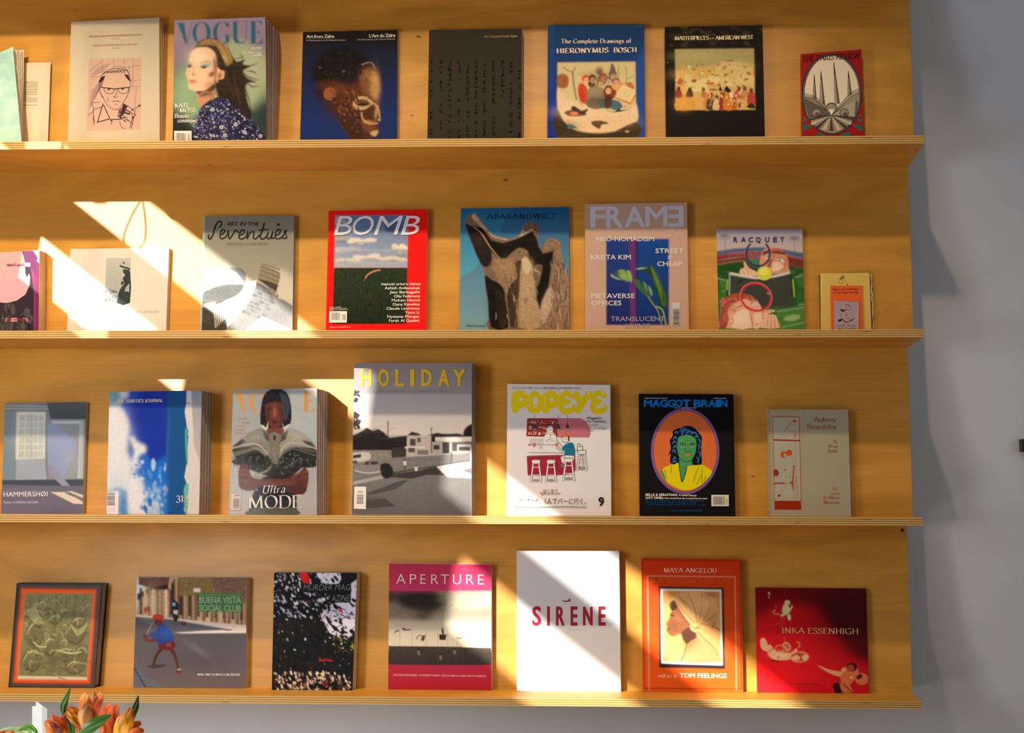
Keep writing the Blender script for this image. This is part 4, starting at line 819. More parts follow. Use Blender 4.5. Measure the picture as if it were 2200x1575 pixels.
def art_photographer(a):
    a.p([(1255, 298), (1548, 300), (1526, 832), (1238, 832)], (190, 190, 182), 0.1, 0, ((0, 300), (0, 830), (165, 172, 170)))
    dk = (52, 62, 66)
    a.p([(1450, 345), (1465, 342), (1475, 362), (1462, 372)], dk); a.p([(1415, 382), (1460, 396), (1540, 420), (1540, 440), (1470, 420), (1415, 402)], dk); a.p([(1460, 430), (1500, 440), (1540, 470), (1536, 830), (1380, 830), (1400, 720), (1430, 650), (1470, 600), (1450, 540), (1480, 500), (1455, 470)], dk, 0.5, 2); a.p([(1490, 640), (1530, 600), (1528, 700), (1470, 690)], (170, 172, 165)); a.p([(1238, 690), (1300, 660), (1400, 720), (1380, 830), (1238, 830)], (140, 150, 152), 0.9); a.dots(1245, 680, 1390, 825, 40, [(110, 120, 125), (215, 220, 220)], 4, 12, 2, 20); a.p([(1430, 580), (1460, 570), (1460, 610), (1430, 620)], dk)
    a.part('lettering'); c = (158, 142, 122)
    a.t('The Photographer and the American Landscape', 878, 948, 1888, 946, 36, c, 's', thick=.11, thin=.05); a.t('The Museum of Modern Art, New York', 1062, 1030, 1690, 1028, 24, c, 's', thick=.12, thin=.06)
def art_seventies(a):
    a.r(90, 110, 1240, 1470, (122, 126, 112), 0.03, (176, 172, 152)); a.p([(130, 780), (430, 740), (640, 860), (760, 900), (1060, 760), (1190, 900), (1180, 1180), (100, 1200), (110, 1040)], (205, 202, 188), 0.03, 2)
    a.blur(6)
    dk, md, wh = (84, 90, 92), (104, 110, 114), (232, 232, 226)
    a.p([(430, 745), (520, 728), (600, 750), (642, 820), (632, 910), (600, 900), (540, 810), (480, 762)], md, 0.2, 3); a.l([(525, 790), (620, 915)], 8, wh); a.l([(545, 770), (628, 880)], 4, (60, 64, 66))
    a.p([(118, 1045), (250, 970), (400, 930), (560, 925), (620, 940), (580, 1020), (500, 1080), (400, 1130), (280, 1170), (150, 1180), (118, 1170)], dk, 0.3, 2)
    a.p([(980, 1075), (1190, 1180), (1190, 1470), (600, 1470), (420, 1440), (600, 1250), (700, 1100), (760, 900), (900, 980)], (128, 132, 136), 0.25, 2)
    for k in range(9):
        for j in range(4):
            x = 760 - k * 22 + j * 66; y = 905 + k * 38 + j * 26 + (10 if k % 2 else 0); ox = 30 if k % 2 else 0
            if j < 4 and x + ox < 1010: a.p([(x + ox, y), (x + ox + 58, y + 24), (x + ox + 46, y + 56), (x + ox - 12, y + 32)], random.choice([(104, 108, 112), (122, 126, 130), (92, 96, 100)]), 0.2)
    a.air(350, 1030, 160, 60, (70, 74, 78), .5); a.air(1000, 1300, 160, 120, (104, 108, 112), .5); a.blur(0.6)
    a.p([(820, 690), (1050, 800), (1020, 940), (980, 1060), (900, 960), (780, 880), (800, 780)], (138, 130, 106), 0.1); a.p([(780, 865), (900, 890), (1030, 940), (1000, 1010), (900, 950)], (66, 62, 56), 0.4)
    a.lines([[(825, 685), (1045, 760)], [(815, 720), (1045, 800)], [(808, 765), (1040, 850)], [(800, 810), (1035, 905)]], 6, (78, 72, 62)); a.l([(1050, 740), (1045, 850), (1010, 980), (985, 1070)], 8, (200, 196, 180), 1)
    a.p([(600, 1010), (650, 900), (700, 905), (770, 880), (740, 980), (690, 1110), (600, 1230), (480, 1360), (400, 1440), (370, 1430), (420, 1300), (440, 1180), (380, 1130), (500, 1080)], (238, 238, 232), 0.02, 2); a.p([(630, 1470), (830, 1305), (1180, 1460), (1180, 1480)], (242, 242, 238))
    a.p([(108, 1180), (260, 1260), (400, 1320), (420, 1440), (380, 1470), (90, 1470)], (64, 58, 50), 0.6, 2)
    for k in range(8): a.l([(270 + 20 * k, 1230 - 9 * k), (290 + 20 * k, 1440 - 20 * k)], 9, (205, 205, 198))
    for k in range(5): a.l([(150, 1160 + 8 * k), (290, 1130 + 16 * k)], 5, (190, 192, 188))
    a.p([(130, 130), (165, 130), (125, 1470), (90, 1470)], (168, 186, 184))
    a.part('lettering'); ik = (34, 34, 38)
    a.t('ART IN THE', 424, 248, 790, 246, 46, ik, bold=0.008); a.t('EDWARD LUCIE SMITH', 418, 474, 902, 472, 32, (128, 120, 98))
    for pts, w in (([(330, 270), (360, 230), (345, 195), (310, 210), (275, 290), (255, 360), (225, 400), (205, 380), (215, 350)], 17), ([(335, 360), (380, 335), (395, 300), (370, 290), (345, 330), (345, 385), (380, 395), (420, 360), (440, 300)], 15), ([(435, 300), (450, 395), (500, 330), (515, 300), (535, 305), (560, 330)], 15), ([(560, 360), (610, 340), (625, 305), (600, 295), (570, 335), (565, 385), (600, 400), (645, 370), (665, 310)], 15), ([(665, 305), (660, 395), (690, 330), (730, 315), (735, 350), (730, 390), (760, 395), (800, 350)], 15), ([(860, 210), (835, 300), (810, 370), (830, 400), (870, 385), (900, 340)], 17), ([(790, 300), (860, 290), (910, 290)], 12), ([(905, 320), (890, 385), (920, 395), (950, 340), (955, 320), (945, 390), (990, 380)], 15), ([(985, 360), (1030, 340), (1045, 300), (1020, 292), (990, 330), (988, 385), (1025, 398), (1070, 370), (1120, 300)], 15), ([(1120, 298), (1090, 320), (1110, 350), (1118, 385), (1080, 392), (1060, 375)], 15)): a.l(pts, w, ik, 1)
    a.e(1022, 232, 16, 14, ik)
def art_bomb(a):
    a.r(90, 90, 1280, 1500, (214, 18, 12))
    X0t, X0b, X1t, X1b = 210, 180, 1038, 1012
    def xl(y): return X0t + (X0b - X0t) * (y - 168) / (1400 - 168)
    def xr(y): return X1t + (X1b - X1t) * (y - 168) / (1400 - 168)
    a.p([(xl(168), 168), (xr(168), 166), (xr(764), 764), (xl(764), 764)], (70, 104, 150), 0.1, 0, ((0, 168), (0, 764), (150, 160, 180))); random.seed(21)
    def cloud(x, y, w, h, c, c2):
        for _ in range(9): dx = random.uniform(-.5, .5) * w; X = min(max(x + dx, xl(y) + w * .2), xr(y) - w * .2); a.e(X, y + random.uniform(-.3, .3) * h, w * .2, h * random.uniform(.25, .45), c, random.uniform(-8, 8), 0.15, 12)
        a.e(min(max(x, xl(y) + w * .42), xr(y) - w * .42), y + h * .4, w * .4, h * .16, c2, 0, 0.1, 14)
    for c_ in ((280, 250, 140, 90, (150, 155, 165), (110, 118, 132)), (300, 440, 200, 60, (150, 152, 158), (104, 106, 114)), (520, 455, 280, 60, (205, 198, 190), (150, 150, 155)), (960, 535, 180, 80, (222, 208, 190), (130, 130, 138)), (420, 560, 380, 60, (170, 172, 182), (140, 142, 152)), (620, 640, 320, 60, (205, 196, 188), (140, 142, 152)), (860, 660, 300, 50, (205, 190, 176), (138, 140, 150)), (330, 680, 260, 50, (190, 184, 180), (136, 138, 148)), (700, 560, 300, 40, (150, 160, 182), (140, 148, 168)), (980, 620, 120, 50, (140, 142, 152), (120, 122, 132)), (880, 300, 200, 110, (72, 92, 128), (60, 80, 112)), (600, 720, 600, 34, (160, 160, 170), (150, 150, 160))): cloud(*c_)
    a.blur(1.5); a.air(880, 290, 130, 60, (56, 84, 130), .6); a.air(560, 300, 120, 60, (70, 90, 130), .5); a.air(300, 300, 100, 60, (140, 150, 168), .6); a.air(620, 540, 260, 26, (126, 144, 176), .6)
    a.p([(xl(764), 764), (xr(764), 764), (X1b, 1394), (X0b, 1402)], (34, 48, 28), 0.7, 0, ((0, 764), (0, 900), (22, 30, 18)))
    a.dots(200, 800, 1000, 1380, 200, [(30, 44, 24), (14, 20, 12), (40, 54, 30)], 4, 9, 6, 90, 4)
    a.l([(550, 885), (575, 845), (630, 810), (700, 790), (722, 798)], 16, (196, 130, 104), 1, 0.3); a.l([(548, 890), (530, 915)], 5, (150, 90, 70))
    a.p([(90, 90), (xl(90), 90), (xl(1500), 1500), (90, 1500)], (214, 18, 12)); a.p([(xr(90), 90), (1290, 90), (1290, 1500), (xr(1500), 1500)], (214, 18, 12)); a.r(90, 90, 1290, 167, (214, 18, 12)); a.r(90, 1398, 1290, 1500, (214, 18, 12))
    a.part('masthead')
    def let(L, x0, x1, yb=398, h=212): a.t(L, x0, yb, x1, yb - 6, h, (205, 208, 216), shear=0.26, bold=0.0)
    let('B', 196, 412); let('O', 412, 652); let('M', 650, 985, 396); let('B', 952, 1172, 396)
    a.part('lettering'); w = (222, 222, 212)
    for i, (s_, x0) in enumerate((('manuel arturo abreu', 734), ('Ashish Avikunthak', 772), ('Jess Barbagallo', 828), ('Olia Fedorova', 876), ('Mohsin Hamid', 852), ('Dana Kavelina', 866), ('Claude Lawrence', 792), ('Yiyun Li', 1000), ('Nyeema Morgan', 802), ('Farah Al Qasimi', 820))): a.t(s_, x0, 963 + 46 * i, 1174 - 1.5 * i, 961 + 46 * i, 30, w, bold=0.006)
    a.t('ISSUE 162 WINTER', 152, 1214, 280, 1212, 8, w); a.t('BOMBMAGAZINE.ORG 2023', 152, 1228, 340, 1226, 9, w); a.t('ARTISTS IN CONVERSATION', 152, 1244, 360, 1241, 9, w); a.t('USA $12 / CANADA $16', 150, 1444, 388, 1438, 12, w)
    a.part('barcode_label'); a.p([(148, 1256), (346, 1256), (344, 1384), (146, 1384)], (225, 222, 216)); a.bars(168, 1270, 272, 1356, 20, BLK); a.bars(292, 1290, 332, 1356, 6, BLK)
def art_sculpture(a):
    a.r(80, 120, 1300, 1500, (0, 84, 138), 0.02, (118, 160, 172)); a.p([(80, 120), (700, 120), (260, 800), (80, 900)], (10, 92, 146), 0.02, 0, ((0, 120), (0, 900), (80, 160, 190)))
    body, lt, dk, blk = (120, 94, 76), (176, 152, 128), (60, 46, 38), (10, 8, 8)
    a.p([(150, 330), (148, 270), (190, 215), (245, 192), (290, 225), (380, 350), (480, 450), (600, 470), (720, 455), (780, 350), (840, 285), (900, 295), (955, 350), (945, 440), (950, 540), (985, 580), (1030, 490), (1090, 470), (1185, 500), (1195, 640), (1240, 800), (1285, 900), (1300, 1100), (1300, 1500), (430, 1500), (430, 1300), (400, 1160), (370, 1000), (360, 820), (290, 690), (230, 540), (180, 410)], body, 0.5, 2)
    a.p([(150, 300), (200, 330), (280, 360), (360, 480), (440, 640), (420, 760), (350, 780), (290, 690), (230, 540), (180, 410)], (30, 22, 20), 0.6, 2)
    a.p([(215, 235), (250, 200), (330, 300), (460, 440), (620, 480), (820, 430), (880, 380), (940, 420), (880, 300), (800, 340), (720, 460), (600, 490), (470, 460), (360, 380)], lt, 0.8)
    a.p([(240, 340), (330, 350), (440, 490), (560, 520), (700, 480), (880, 390), (935, 480), (950, 560), (1000, 635), (1115, 605), (1110, 760), (1060, 1000), (980, 1160), (965, 1240), (925, 1100), (930, 900), (890, 770), (820, 700), (820, 600), (740, 570), (650, 640), (590, 690), (520, 680), (440, 620), (330, 460)], blk)
    a.p([(600, 690), (690, 600), (745, 572), (825, 600), (840, 680), (740, 700), (680, 715)], (128, 104, 82), 0.8, 2)
    a.p([(470, 690), (680, 715), (760, 700), (740, 900), (735, 1100), (745, 1440), (560, 1440), (560, 1000), (500, 900), (440, 780)], (146, 118, 90), 0.6); a.p([(690, 730), (760, 700), (750, 1000), (700, 1200), (720, 1440), (640, 1440), (600, 1100), (620, 1000), (720, 900)], dk, 0.9)
    a.p([(765, 700), (830, 680), (880, 800), (910, 960), (925, 1140), (965, 1260), (965, 1440), (745, 1440), (740, 1100)], (172, 144, 112), 0.4, 2); a.p([(765, 700), (830, 680), (870, 800), (800, 860)], (196, 176, 148), 0.3, 2)
    a.p([(360, 880), (440, 920), (560, 1000), (590, 1150), (620, 1440), (430, 1440), (400, 1160)], (14, 10, 9), 0.9, 2); a.p([(480, 1030), (560, 1080), (600, 1250), (600, 1400), (520, 1440)], (46, 34, 28), 0.9, 2)
    a.p([(890, 780), (990, 760), (970, 900), (930, 1000)], (104, 92, 74), 0.8, 2); a.l([(890, 800), (940, 830), (970, 860)], 12, (180, 164, 130), 1)
    a.p([(1115, 605), (1190, 600), (1240, 800), (1290, 920), (1300, 1500), (970, 1500), (965, 1240), (1060, 1000)], (138, 112, 90), 0.8); a.p([(1080, 990), (1120, 1100), (1080, 1250), (1000, 1400), (970, 1260), (1010, 1110)], lt, 0.5, 2)
    a.blur(0.9); a.air(850, 760, 40, 60, (206, 186, 158), .6); a.air(820, 1000, 60, 160, (190, 162, 128), .5); a.air(600, 800, 80, 80, (164, 134, 104), .6); a.air(700, 1200, 40, 200, (64, 50, 40), .6); a.air(500, 1200, 90, 200, (14, 10, 9), .7); a.air(1200, 1000, 60, 200, (156, 128, 102), .4); a.air(300, 480, 60, 100, (50, 38, 34), .6, -30); a.air(1040, 1180, 40, 120, (196, 172, 146), .6, 15)
    random.seed(31)
    for _ in range(60):
        x = random.uniform(1080, 1270); y = random.uniform(620, 1400); a.l([(x, y), (x + random.uniform(-8, 14), y + 45), (x + random.uniform(-14, 22), y + random.uniform(70, 130))], random.uniform(4, 10), random.choice([dk, (190, 164, 136), (84, 62, 50), (40, 28, 24)]), 1, 0.8); a.layer -= 0.8
    for _ in range(50):
        x = random.uniform(480, 930); y = random.uniform(740, 1380); a.l([(x, y), (x + random.uniform(-20, 20), y + 30), (x + random.uniform(-10, 20), y + random.uniform(50, 90))], random.uniform(3, 8), random.choice([dk, (188, 160, 128), (100, 76, 56)]), 1, 0.8); a.layer -= 0.8
    a.p([(790, 340), (850, 285), (920, 310), (955, 360), (935, 420), (880, 360), (800, 400)], (110, 82, 72), 0.9, 2); a.p([(1000, 600), (1040, 490), (1120, 475), (1180, 510), (1185, 620), (1110, 590), (1050, 590), (1010, 632)], (140, 112, 88), 0.9, 2); a.l([(240, 345), (330, 420), (420, 560), (530, 690)], 14, (170, 140, 112), 1, 0.5)
    a.part('lettering'); a.t('ABAKANOWICZ', 384, 256, 1140, 252, 54, (16, 24, 32), 's', thick=.14, track=.2); a.t('Marlborough', 164, 1434, 372, 1434, 28, (70, 76, 78), 's', thick=.12)
def art_frame(a):
    a.r(70, 60, 1240, 1520, (196, 164, 152), 0.02, (198, 160, 134))
    a.r(315, 472, 1003, 1416, (14, 56, 134), 0.05); a.r(315, 472, 650, 1416, (24, 60, 140), 0.03, (20, 40, 110)); a.p([(560, 474), (645, 474), (650, 1416), (580, 1416)], (96, 44, 110), 0.03, 0, ((555, 0), (650, 0), (110, 50, 130))); a.p([(640, 474), (656, 474), (656, 1416), (640, 1416)], (30, 20, 70)); a.p([(660, 560), (700, 472), (1003, 472), (1003, 1416), (660, 1416)], (10, 70, 150), 0.05, 0, ((0, 472), (0, 1416), (12, 46, 118)))
    a.blur(1.0); a.r(70, 60, 314, 1520, (197, 163, 146)); a.r(1004, 60, 1240, 1520, (197, 162, 144)); a.r(300, 60, 1010, 471, (196, 164, 150)); a.r(300, 1417, 1010, 1520, (198, 160, 136))
    g1, g2, g3 = (62, 108, 40), (132, 168, 84), (30, 66, 34)
    a.p([(365, 850), (420, 815), (510, 812), (580, 825), (610, 900), (622, 960), (700, 1060), (780, 1110), (700, 1060), (600, 985), (500, 930), (430, 910), (365, 880)], g1, 0.2, 2); a.p([(440, 825), (520, 815), (570, 940), (480, 900)], g2, 0.15, 2); a.p([(540, 820), (580, 830), (600, 900), (590, 950), (560, 900)], (150, 180, 100), 0.1, 2); a.p([(365, 850), (420, 890), (500, 920), (430, 915), (370, 885)], (160, 180, 90))
    a.p([(630, 805), (700, 785), (760, 790), (800, 760), (840, 800), (900, 920), (950, 1010), (990, 1130), (985, 1210), (940, 1235), (900, 1180), (870, 1080), (830, 960), (800, 880), (720, 820)], g3, 0.2, 2); a.p([(800, 765), (840, 810), (910, 960), (975, 1120), (975, 1200), (930, 1190), (880, 1020), (830, 900)], g1, 0.25, 2); a.l([(805, 775), (880, 960), (940, 1200)], 6, g2, 1); a.p([(635, 805), (700, 786), (770, 792), (700, 806)], (150, 190, 130), 0, 2)
    a.p([(620, 920), (680, 925), (700, 980), (770, 1060), (800, 1110), (700, 1050), (640, 980)], g1, 0.2, 2); a.p([(715, 940), (760, 975), (770, 1050), (740, 1020)], (90, 140, 80), 0.2, 2); a.p([(780, 980), (815, 1040), (820, 1100), (790, 1060)], g2, 0.2, 2); a.p([(700, 1050), (790, 1110), (830, 1160), (850, 1210), (900, 1230), (850, 1225), (780, 1120)], g1)
    a.blur(0.8); a.air(500, 880, 60, 30, (150, 186, 96), .6, 20); a.air(440, 850, 40, 26, (50, 92, 34), .6); a.air(880, 960, 24, 110, (96, 140, 56), .6, -18); a.air(940, 1130, 24, 80, (30, 70, 26), .6, -10); a.air(760, 820, 40, 20, (28, 70, 40), .6)
    a.l([(770, 1100), (830, 1190), (880, 1260), (925, 1416)], 13, (128, 150, 70), 1); a.l([(850, 1210), (930, 1250), (970, 1416)], 18, (140, 162, 80), 1)
    a.part('masthead'); c = (205, 208, 226)
    for ch, x0, x1, fl in (('F', 148, 302, 0), ('R', 320, 498, 0), ('A', 520, 738, 0), ('M', 750, 982, 0), ('E', 1000, 1158, 1)): a.t(ch, x0, 346 - (x0 - 148) * 0.008, x1, 346 - (x1 - 148) * 0.008, 218, c, bold=0.03, flip=bool(fl))
    a.part('lettering'); w = (222, 218, 212)
    for s_, x0, x1, y in (('NEO-NOMADISM', 212, 838, 500), ('KRISTA KIM', 150, 584, 699), ('STREET', 855, 1160, 630), ('CHEAP', 874, 1144, 772), ('METAVERSE', 156, 628, 1122), ('OFFICES', 156, 484, 1200), ('TRANSLUCENT', 368, 956, 1372), ('LIVING', 534, 794, 1450)): a.t(s_, x0, y, x1, y - 1, 50, w if y < 1300 else (160, 150, 175), bold=0.016)
    a.l([(986, 664), (1036, 664)], 8, w); a.l([(986, 684), (1036, 684)], 8, w); a.l([(996, 700), (1026, 648)], 6, w)
    a.t('THE NEXT SPACE', 978, 392, 1160, 388, 14, w, bold=0.03); a.t('ISSUE 147', 1066, 418, 1158, 415, 13, w); a.t('JUL — AUG 2022', 990, 444, 1158, 440, 13, w)
    a.part('barcode_label'); a.r(1026, 1164, 1128, 1418, (190, 182, 176)); a.r(1036, 1174, 1118, 1228, (205, 200, 198)); a.bars(1048, 1244, 1116, 1414, 22, BLK, True)
def art_tennis(a):
    a.r(160, 120, 1350, 1500, (150, 152, 172), 0.02, (38, 100, 34)); a.p([(160, 120), (1350, 120), (1350, 440), (1100, 415), (800, 370), (500, 385), (160, 440)], (142, 146, 176), 0.02, 0, ((0, 120), (0, 420), (196, 178, 168)))
    a.p([(160, 425), (400, 388), (700, 370), (1000, 390), (1350, 460), (1350, 530), (1000, 440), (700, 420), (400, 440), (160, 490)], (72, 96, 138), 0.2); a.p([(160, 482), (400, 448), (700, 432), (1000, 455), (1350, 535), (1350, 555), (1000, 480), (700, 455), (400, 470), (160, 512)], (176, 28, 50)); a.p([(160, 510), (400, 475), (700, 458), (1000, 480), (1350, 555), (1350, 590), (1000, 510), (700, 490), (400, 505), (160, 545)], (96, 44, 34), 0.3); a.l([(160, 548), (400, 508), (560, 492)], 6, (205, 170, 150), 1); a.p([(160, 548), (560, 490), (900, 490), (1350, 580), (1350, 655), (1000, 590), (600, 545), (160, 600)], (112, 52, 36), 0.3); a.l([(190, 598), (400, 560), (560, 545)], 6, (200, 150, 120), 1)
    a.p([(160, 605), (560, 545), (1000, 590), (1350, 660), (1350, 1500), (160, 1500)], (22, 72, 26), 0.3, 0, ((0, 560), (0, 1400), (62, 122, 46))); a.p([(950, 1200), (1350, 1150), (1350, 1500), (1000, 1500)], (70, 130, 50), 0.3); a.e(1160, 1290, 110, 40, (150, 176, 120), -10, 0.2); a.e(280, 840, 70, 60, (50, 110, 46), 0, 0.3); a.e(1280, 800, 60, 90, (50, 112, 48), 0, 0.3)
    wl = (200, 205, 190); a.lines([[(192, 775), (300, 805)], [(1200, 765), (1310, 730)], [(960, 1205), (1340, 1150)], [(1240, 1125), (1330, 1110)], [(1030, 1415), (1330, 1350)]], 6, wl)
    a.blur(1.2); a.air(500, 680, 200, 60, (16, 54, 20), .5); a.air(260, 1000, 60, 140, (60, 124, 54), .5)
    for x, y in ((285, 220), (1190, 250)): a.l([(x, y), (x + 8, y + 220)], 7, (104, 96, 110)); [a.l([(x, y), (x + 55 * math.cos(t), y + 34 * math.sin(t) + 4), (x + 70 * math.cos(t), y + 40 * math.sin(t) + 18)], 6, (84, 82, 104), 1, 0.6) for t in [k * math.pi / 6 for k in range(12)]]
    hb = (212, 148, 118); sk = (232, 190, 160); dk = (150, 76, 50)
    a.p([(760, 470), (800, 400), (880, 370), (980, 380), (1060, 440), (1110, 540), (1115, 640), (1120, 700), (900, 720), (820, 700), (740, 600), (735, 520)], hb, 0.1, 2); a.p([(880, 400), (980, 380), (1060, 430), (1010, 430), (900, 425)], (190, 96, 66), 0.2, 2); a.p([(790, 430), (870, 400), (880, 430), (960, 420), (1070, 440), (1075, 470), (960, 452), (860, 440), (770, 480)], (58, 50, 52), 0.2); a.p([(920, 560), (1000, 570), (1050, 620), (1000, 690), (910, 690), (890, 600)], sk, 0.05, 2); a.l([(930, 470), (900, 560), (880, 610), (920, 630)], 8, dk, 1); a.e(1015, 540, 50, 22, (225, 220, 210), 15); a.e(1000, 538, 16, 16, (60, 90, 84)); a.l([(960, 510), (1010, 505), (1080, 545)], 8, (90, 50, 40), 1); a.e(820, 500, 36, 16, (222, 210, 200), 20); a.l([(780, 485), (850, 500)], 7, (90, 50, 40)); a.p([(830, 620), (880, 520), (900, 560), (870, 640)], (170, 90, 60), 0, 2); a.l([(930, 690), (990, 680), (1060, 650)], 8, dk, 1)
    a.p([(530, 570), (550, 562), (600, 640), (680, 680), (720, 740), (490, 740), (495, 650), (540, 640)], sk, 0.05, 2); a.lines([[(520, 660), (545, 735)], [(560, 650), (600, 730)], [(545, 600), (640, 700)]], 6, dk, 1)
    a.p([(350, 740), (560, 775), (800, 790), (980, 760), (1140, 715), (1165, 1140), (960, 1160), (860, 1165), (600, 1160), (350, 1100)], (70, 76, 68), 0.3)
    for k in range(38): t = k / 37; a.l([(360 + 785 * t, 755 + 40 * math.sin(t * 3.14) - 20 * t), (356 + 805 * t, 1100 + 50 * t)], 4, (26, 30, 26)); a.layer -= 1
    for k in range(16): a.l([(352, 790 + 20 * k), (700, 815 + 21 * k), (1150, 745 + 24 * k)], 4, (28, 32, 28)); a.layer -= 1
    a.layer += 2
    a.l([(330, 705), (480, 735), (700, 770), (900, 755), (1150, 695)], 34, (205, 200, 190), 1); a.l([(345, 760), (700, 795), (1150, 735)], 6, (30, 30, 30), 1); a.l([(440, 850), (510, 800)], 20, (30, 32, 34))
    a.l([(350, 700), (345, 1010)], 14, (170, 176, 168)); a.l([(325, 700), (315, 1010)], 22, (26, 66, 40)); a.l([(322, 790), (312, 930)], 16, (168, 186, 60)); a.l([(1140, 690), (1180, 1130)], 12, (28, 40, 32)); a.l([(1165, 690), (1215, 1130)], 26, (30, 82, 46)); a.l([(1172, 790), (1192, 1020)], 18, (150, 190, 66)); a.e(275, 940, 20, 18, (110, 130, 100)); a.e(1170, 690, 40, 24, (60, 100, 60)); a.e(330, 700, 26, 16, (60, 96, 70))
    a.air(960, 450, 90, 30, (150, 70, 48), .4); a.air(1080, 560, 26, 100, (180, 100, 70), .6); a.air(960, 640, 50, 40, (244, 212, 186), .7); a.air(880, 560, 26, 70, (150, 80, 56), .5); a.blur(0.5)
    a.p([(540, 450), (600, 420), (760, 430), (740, 540), (735, 600), (620, 590), (590, 520)], (140, 80, 80), 0.9); a.p([(600, 530), (735, 520), (735, 600), (640, 600)], (56, 120, 84), 0.5)
    def ring(cx, cy, rx, ry, w, col, t0, t1, rot=0): pts = [(cx + rx * math.cos(t) * math.cos(rot) - ry * math.sin(t) * math.sin(rot), cy + rx * math.cos(t) * math.sin(rot) + ry * math.sin(t) * math.cos(rot)) for t in [t0 + (t1 - t0) * k / 30 for k in range(31)]]; a.l(pts, w, col)
    ring(718, 455, 155, 165, 26, (44, 36, 76), -0.9, 4.05); ring(718, 455, 168, 178, 4, (150, 140, 190), -0.9, 4.05)
    a.e(800, 712, 96, 90, (214, 212, 60), 0, 0.1, 26); a.e(790, 690, 60, 50, (230, 226, 110), 0, 0.1)
    a.p([(225, 1420), (220, 1330), (235, 1200), (250, 1110), (300, 1040), (380, 985), (480, 975), (600, 990), (690, 1050), (740, 1120), (775, 1200), (780, 1300), (760, 1420)], (226, 170, 140), 0.1, 2); a.p([(225, 1420), (215, 1330), (240, 1200), (250, 1100), (300, 1030), (390, 975), (490, 975), (620, 990), (700, 1060), (640, 1080), (560, 1040), (450, 1080), (360, 1130), (320, 1220), (340, 1300), (300, 1420)], (160, 70, 52), 0.3, 2)
    for k in range(12): a.l([(240 + 6 * k, 1400 - 30 * k), (262 + 9 * k, 1340 - 28 * k), (300 + 14 * k, 1330 - 30 * k)], 7, random.choice([(206, 120, 96), (120, 44, 36)]), 1, 0.6)
    for k in range(8): a.l([(560 + 20 * k, 1000 + 5 * k), (590 + 16 * k, 1040 + 4 * k), (640 + 10 * k, 1060 + 8 * k)], 6, random.choice([(200, 120, 96), (110, 50, 42)]), 1)
    a.p([(400, 1260), (520, 1180), (610, 1220), (640, 1420), (380, 1420)], (240, 206, 182), 0.02, 2); a.p([(660, 1240), (760, 1230), (770, 1320), (740, 1420), (660, 1420)], (238, 200, 176), 0.02, 2); a.p([(600, 1100), (700, 1060), (770, 1190), (680, 1200), (610, 1180)], (230, 176, 150), 0.05, 2)
    a.air(480, 1320, 100, 80, (250, 222, 200), .7); a.air(380, 1180, 60, 60, (210, 130, 100), .5); a.air(640, 1150, 60, 30, (214, 140, 110), .5); a.air(640, 1330, 24, 90, (206, 130, 100), .5); a.blur(0.4)
    a.l([(405, 1200), (450, 1160), (530, 1120)], 10, (70, 44, 40), 1); a.l([(420, 1180), (500, 1150)], 6, (220, 220, 210)); a.l([(620, 1110), (660, 1080), (700, 1070)], 9, (60, 40, 40), 1); a.p([(625, 1125), (660, 1098), (700, 1085), (680, 1125), (640, 1140)], (200, 200, 195)); a.l([(610, 1220), (630, 1300), (660, 1400)], 8, dk, 1); a.l([(360, 1380), (400, 1330), (370, 1290)], 8, dk, 1)
    for k, (x, y) in enumerate(((240, 1080), (262, 1050), (290, 1075), (270, 1105), (250, 1130), (430, 1050), (300, 1320))): a.e(x, y, 24, 14, (220, 90, 110), 40 * k)
    a.p([(790, 1200), (930, 1185), (925, 1210), (830, 1245), (940, 1250), (975, 1330), (1000, 1420), (760, 1420), (790, 1300)], sk, 0.05, 2); a.lines([[(850, 1250), (840, 1400)], [(890, 1255), (890, 1420)], [(930, 1260), (940, 1420)], [(795, 1215), (900, 1200)], [(975, 1310), (990, 1410)]], 8, (190, 110, 76), 1)
    ring(690, 1020, 200, 178, 32, (200, 34, 50), 0, 2 * math.pi, 0.35); ring(690, 1020, 212, 190, 4, (232, 180, 170), 0, 2 * math.pi, 0.35); a.l([(835, 970), (875, 975)], 10, (205, 190, 200)); a.e(700, 1375, 16, 6, (90, 90, 110))
    a.blur(0.3); a.part('masthead')
    for ch, x in zip('RACQUET', (400, 498, 592, 690, 810, 916, 1006)): a.t(ch, x, 306, x + (60 if ch in 'AQC' else 50), 306, 62, (70, 44, 112), bold=0.03)
def art_yellow(a):
    a.r(230, 200, 1350, 1400, (190, 160, 84)); a.r(300, 230, 330, 1400, (205, 182, 110)); g = (84, 72, 44)
    a.lines([[(670, 380), (700, 340), (760, 300), (770, 340)], [(670, 400), (690, 460)], [(760, 340), (795, 400), (780, 450)], [(700, 400), (730, 360), (740, 430)], [(720, 440), (740, 470)]], 9, g, 1); a.p([(690, 360), (760, 310), (760, 345), (700, 380)], g); a.e(835, 475, 12, 14, (50, 44, 30)); a.e(888, 485, 8, 10, g); a.l([(838, 440), (840, 470)], 5, g)
def art_orange(a):
    a.r(450, 450, 1200, 1400, (204, 86, 40)); a.part('lettering'); k = (70, 26, 14)
    a.t('How to Get Good Powers', 550, 592, 1062, 582, 36, k, 's', thick=.26, thin=.1, serif=.08); a.t('of Your Brain and Body', 556, 652, 1058, 646, 34, k, 's', thick=.26, thin=.1, serif=.08)
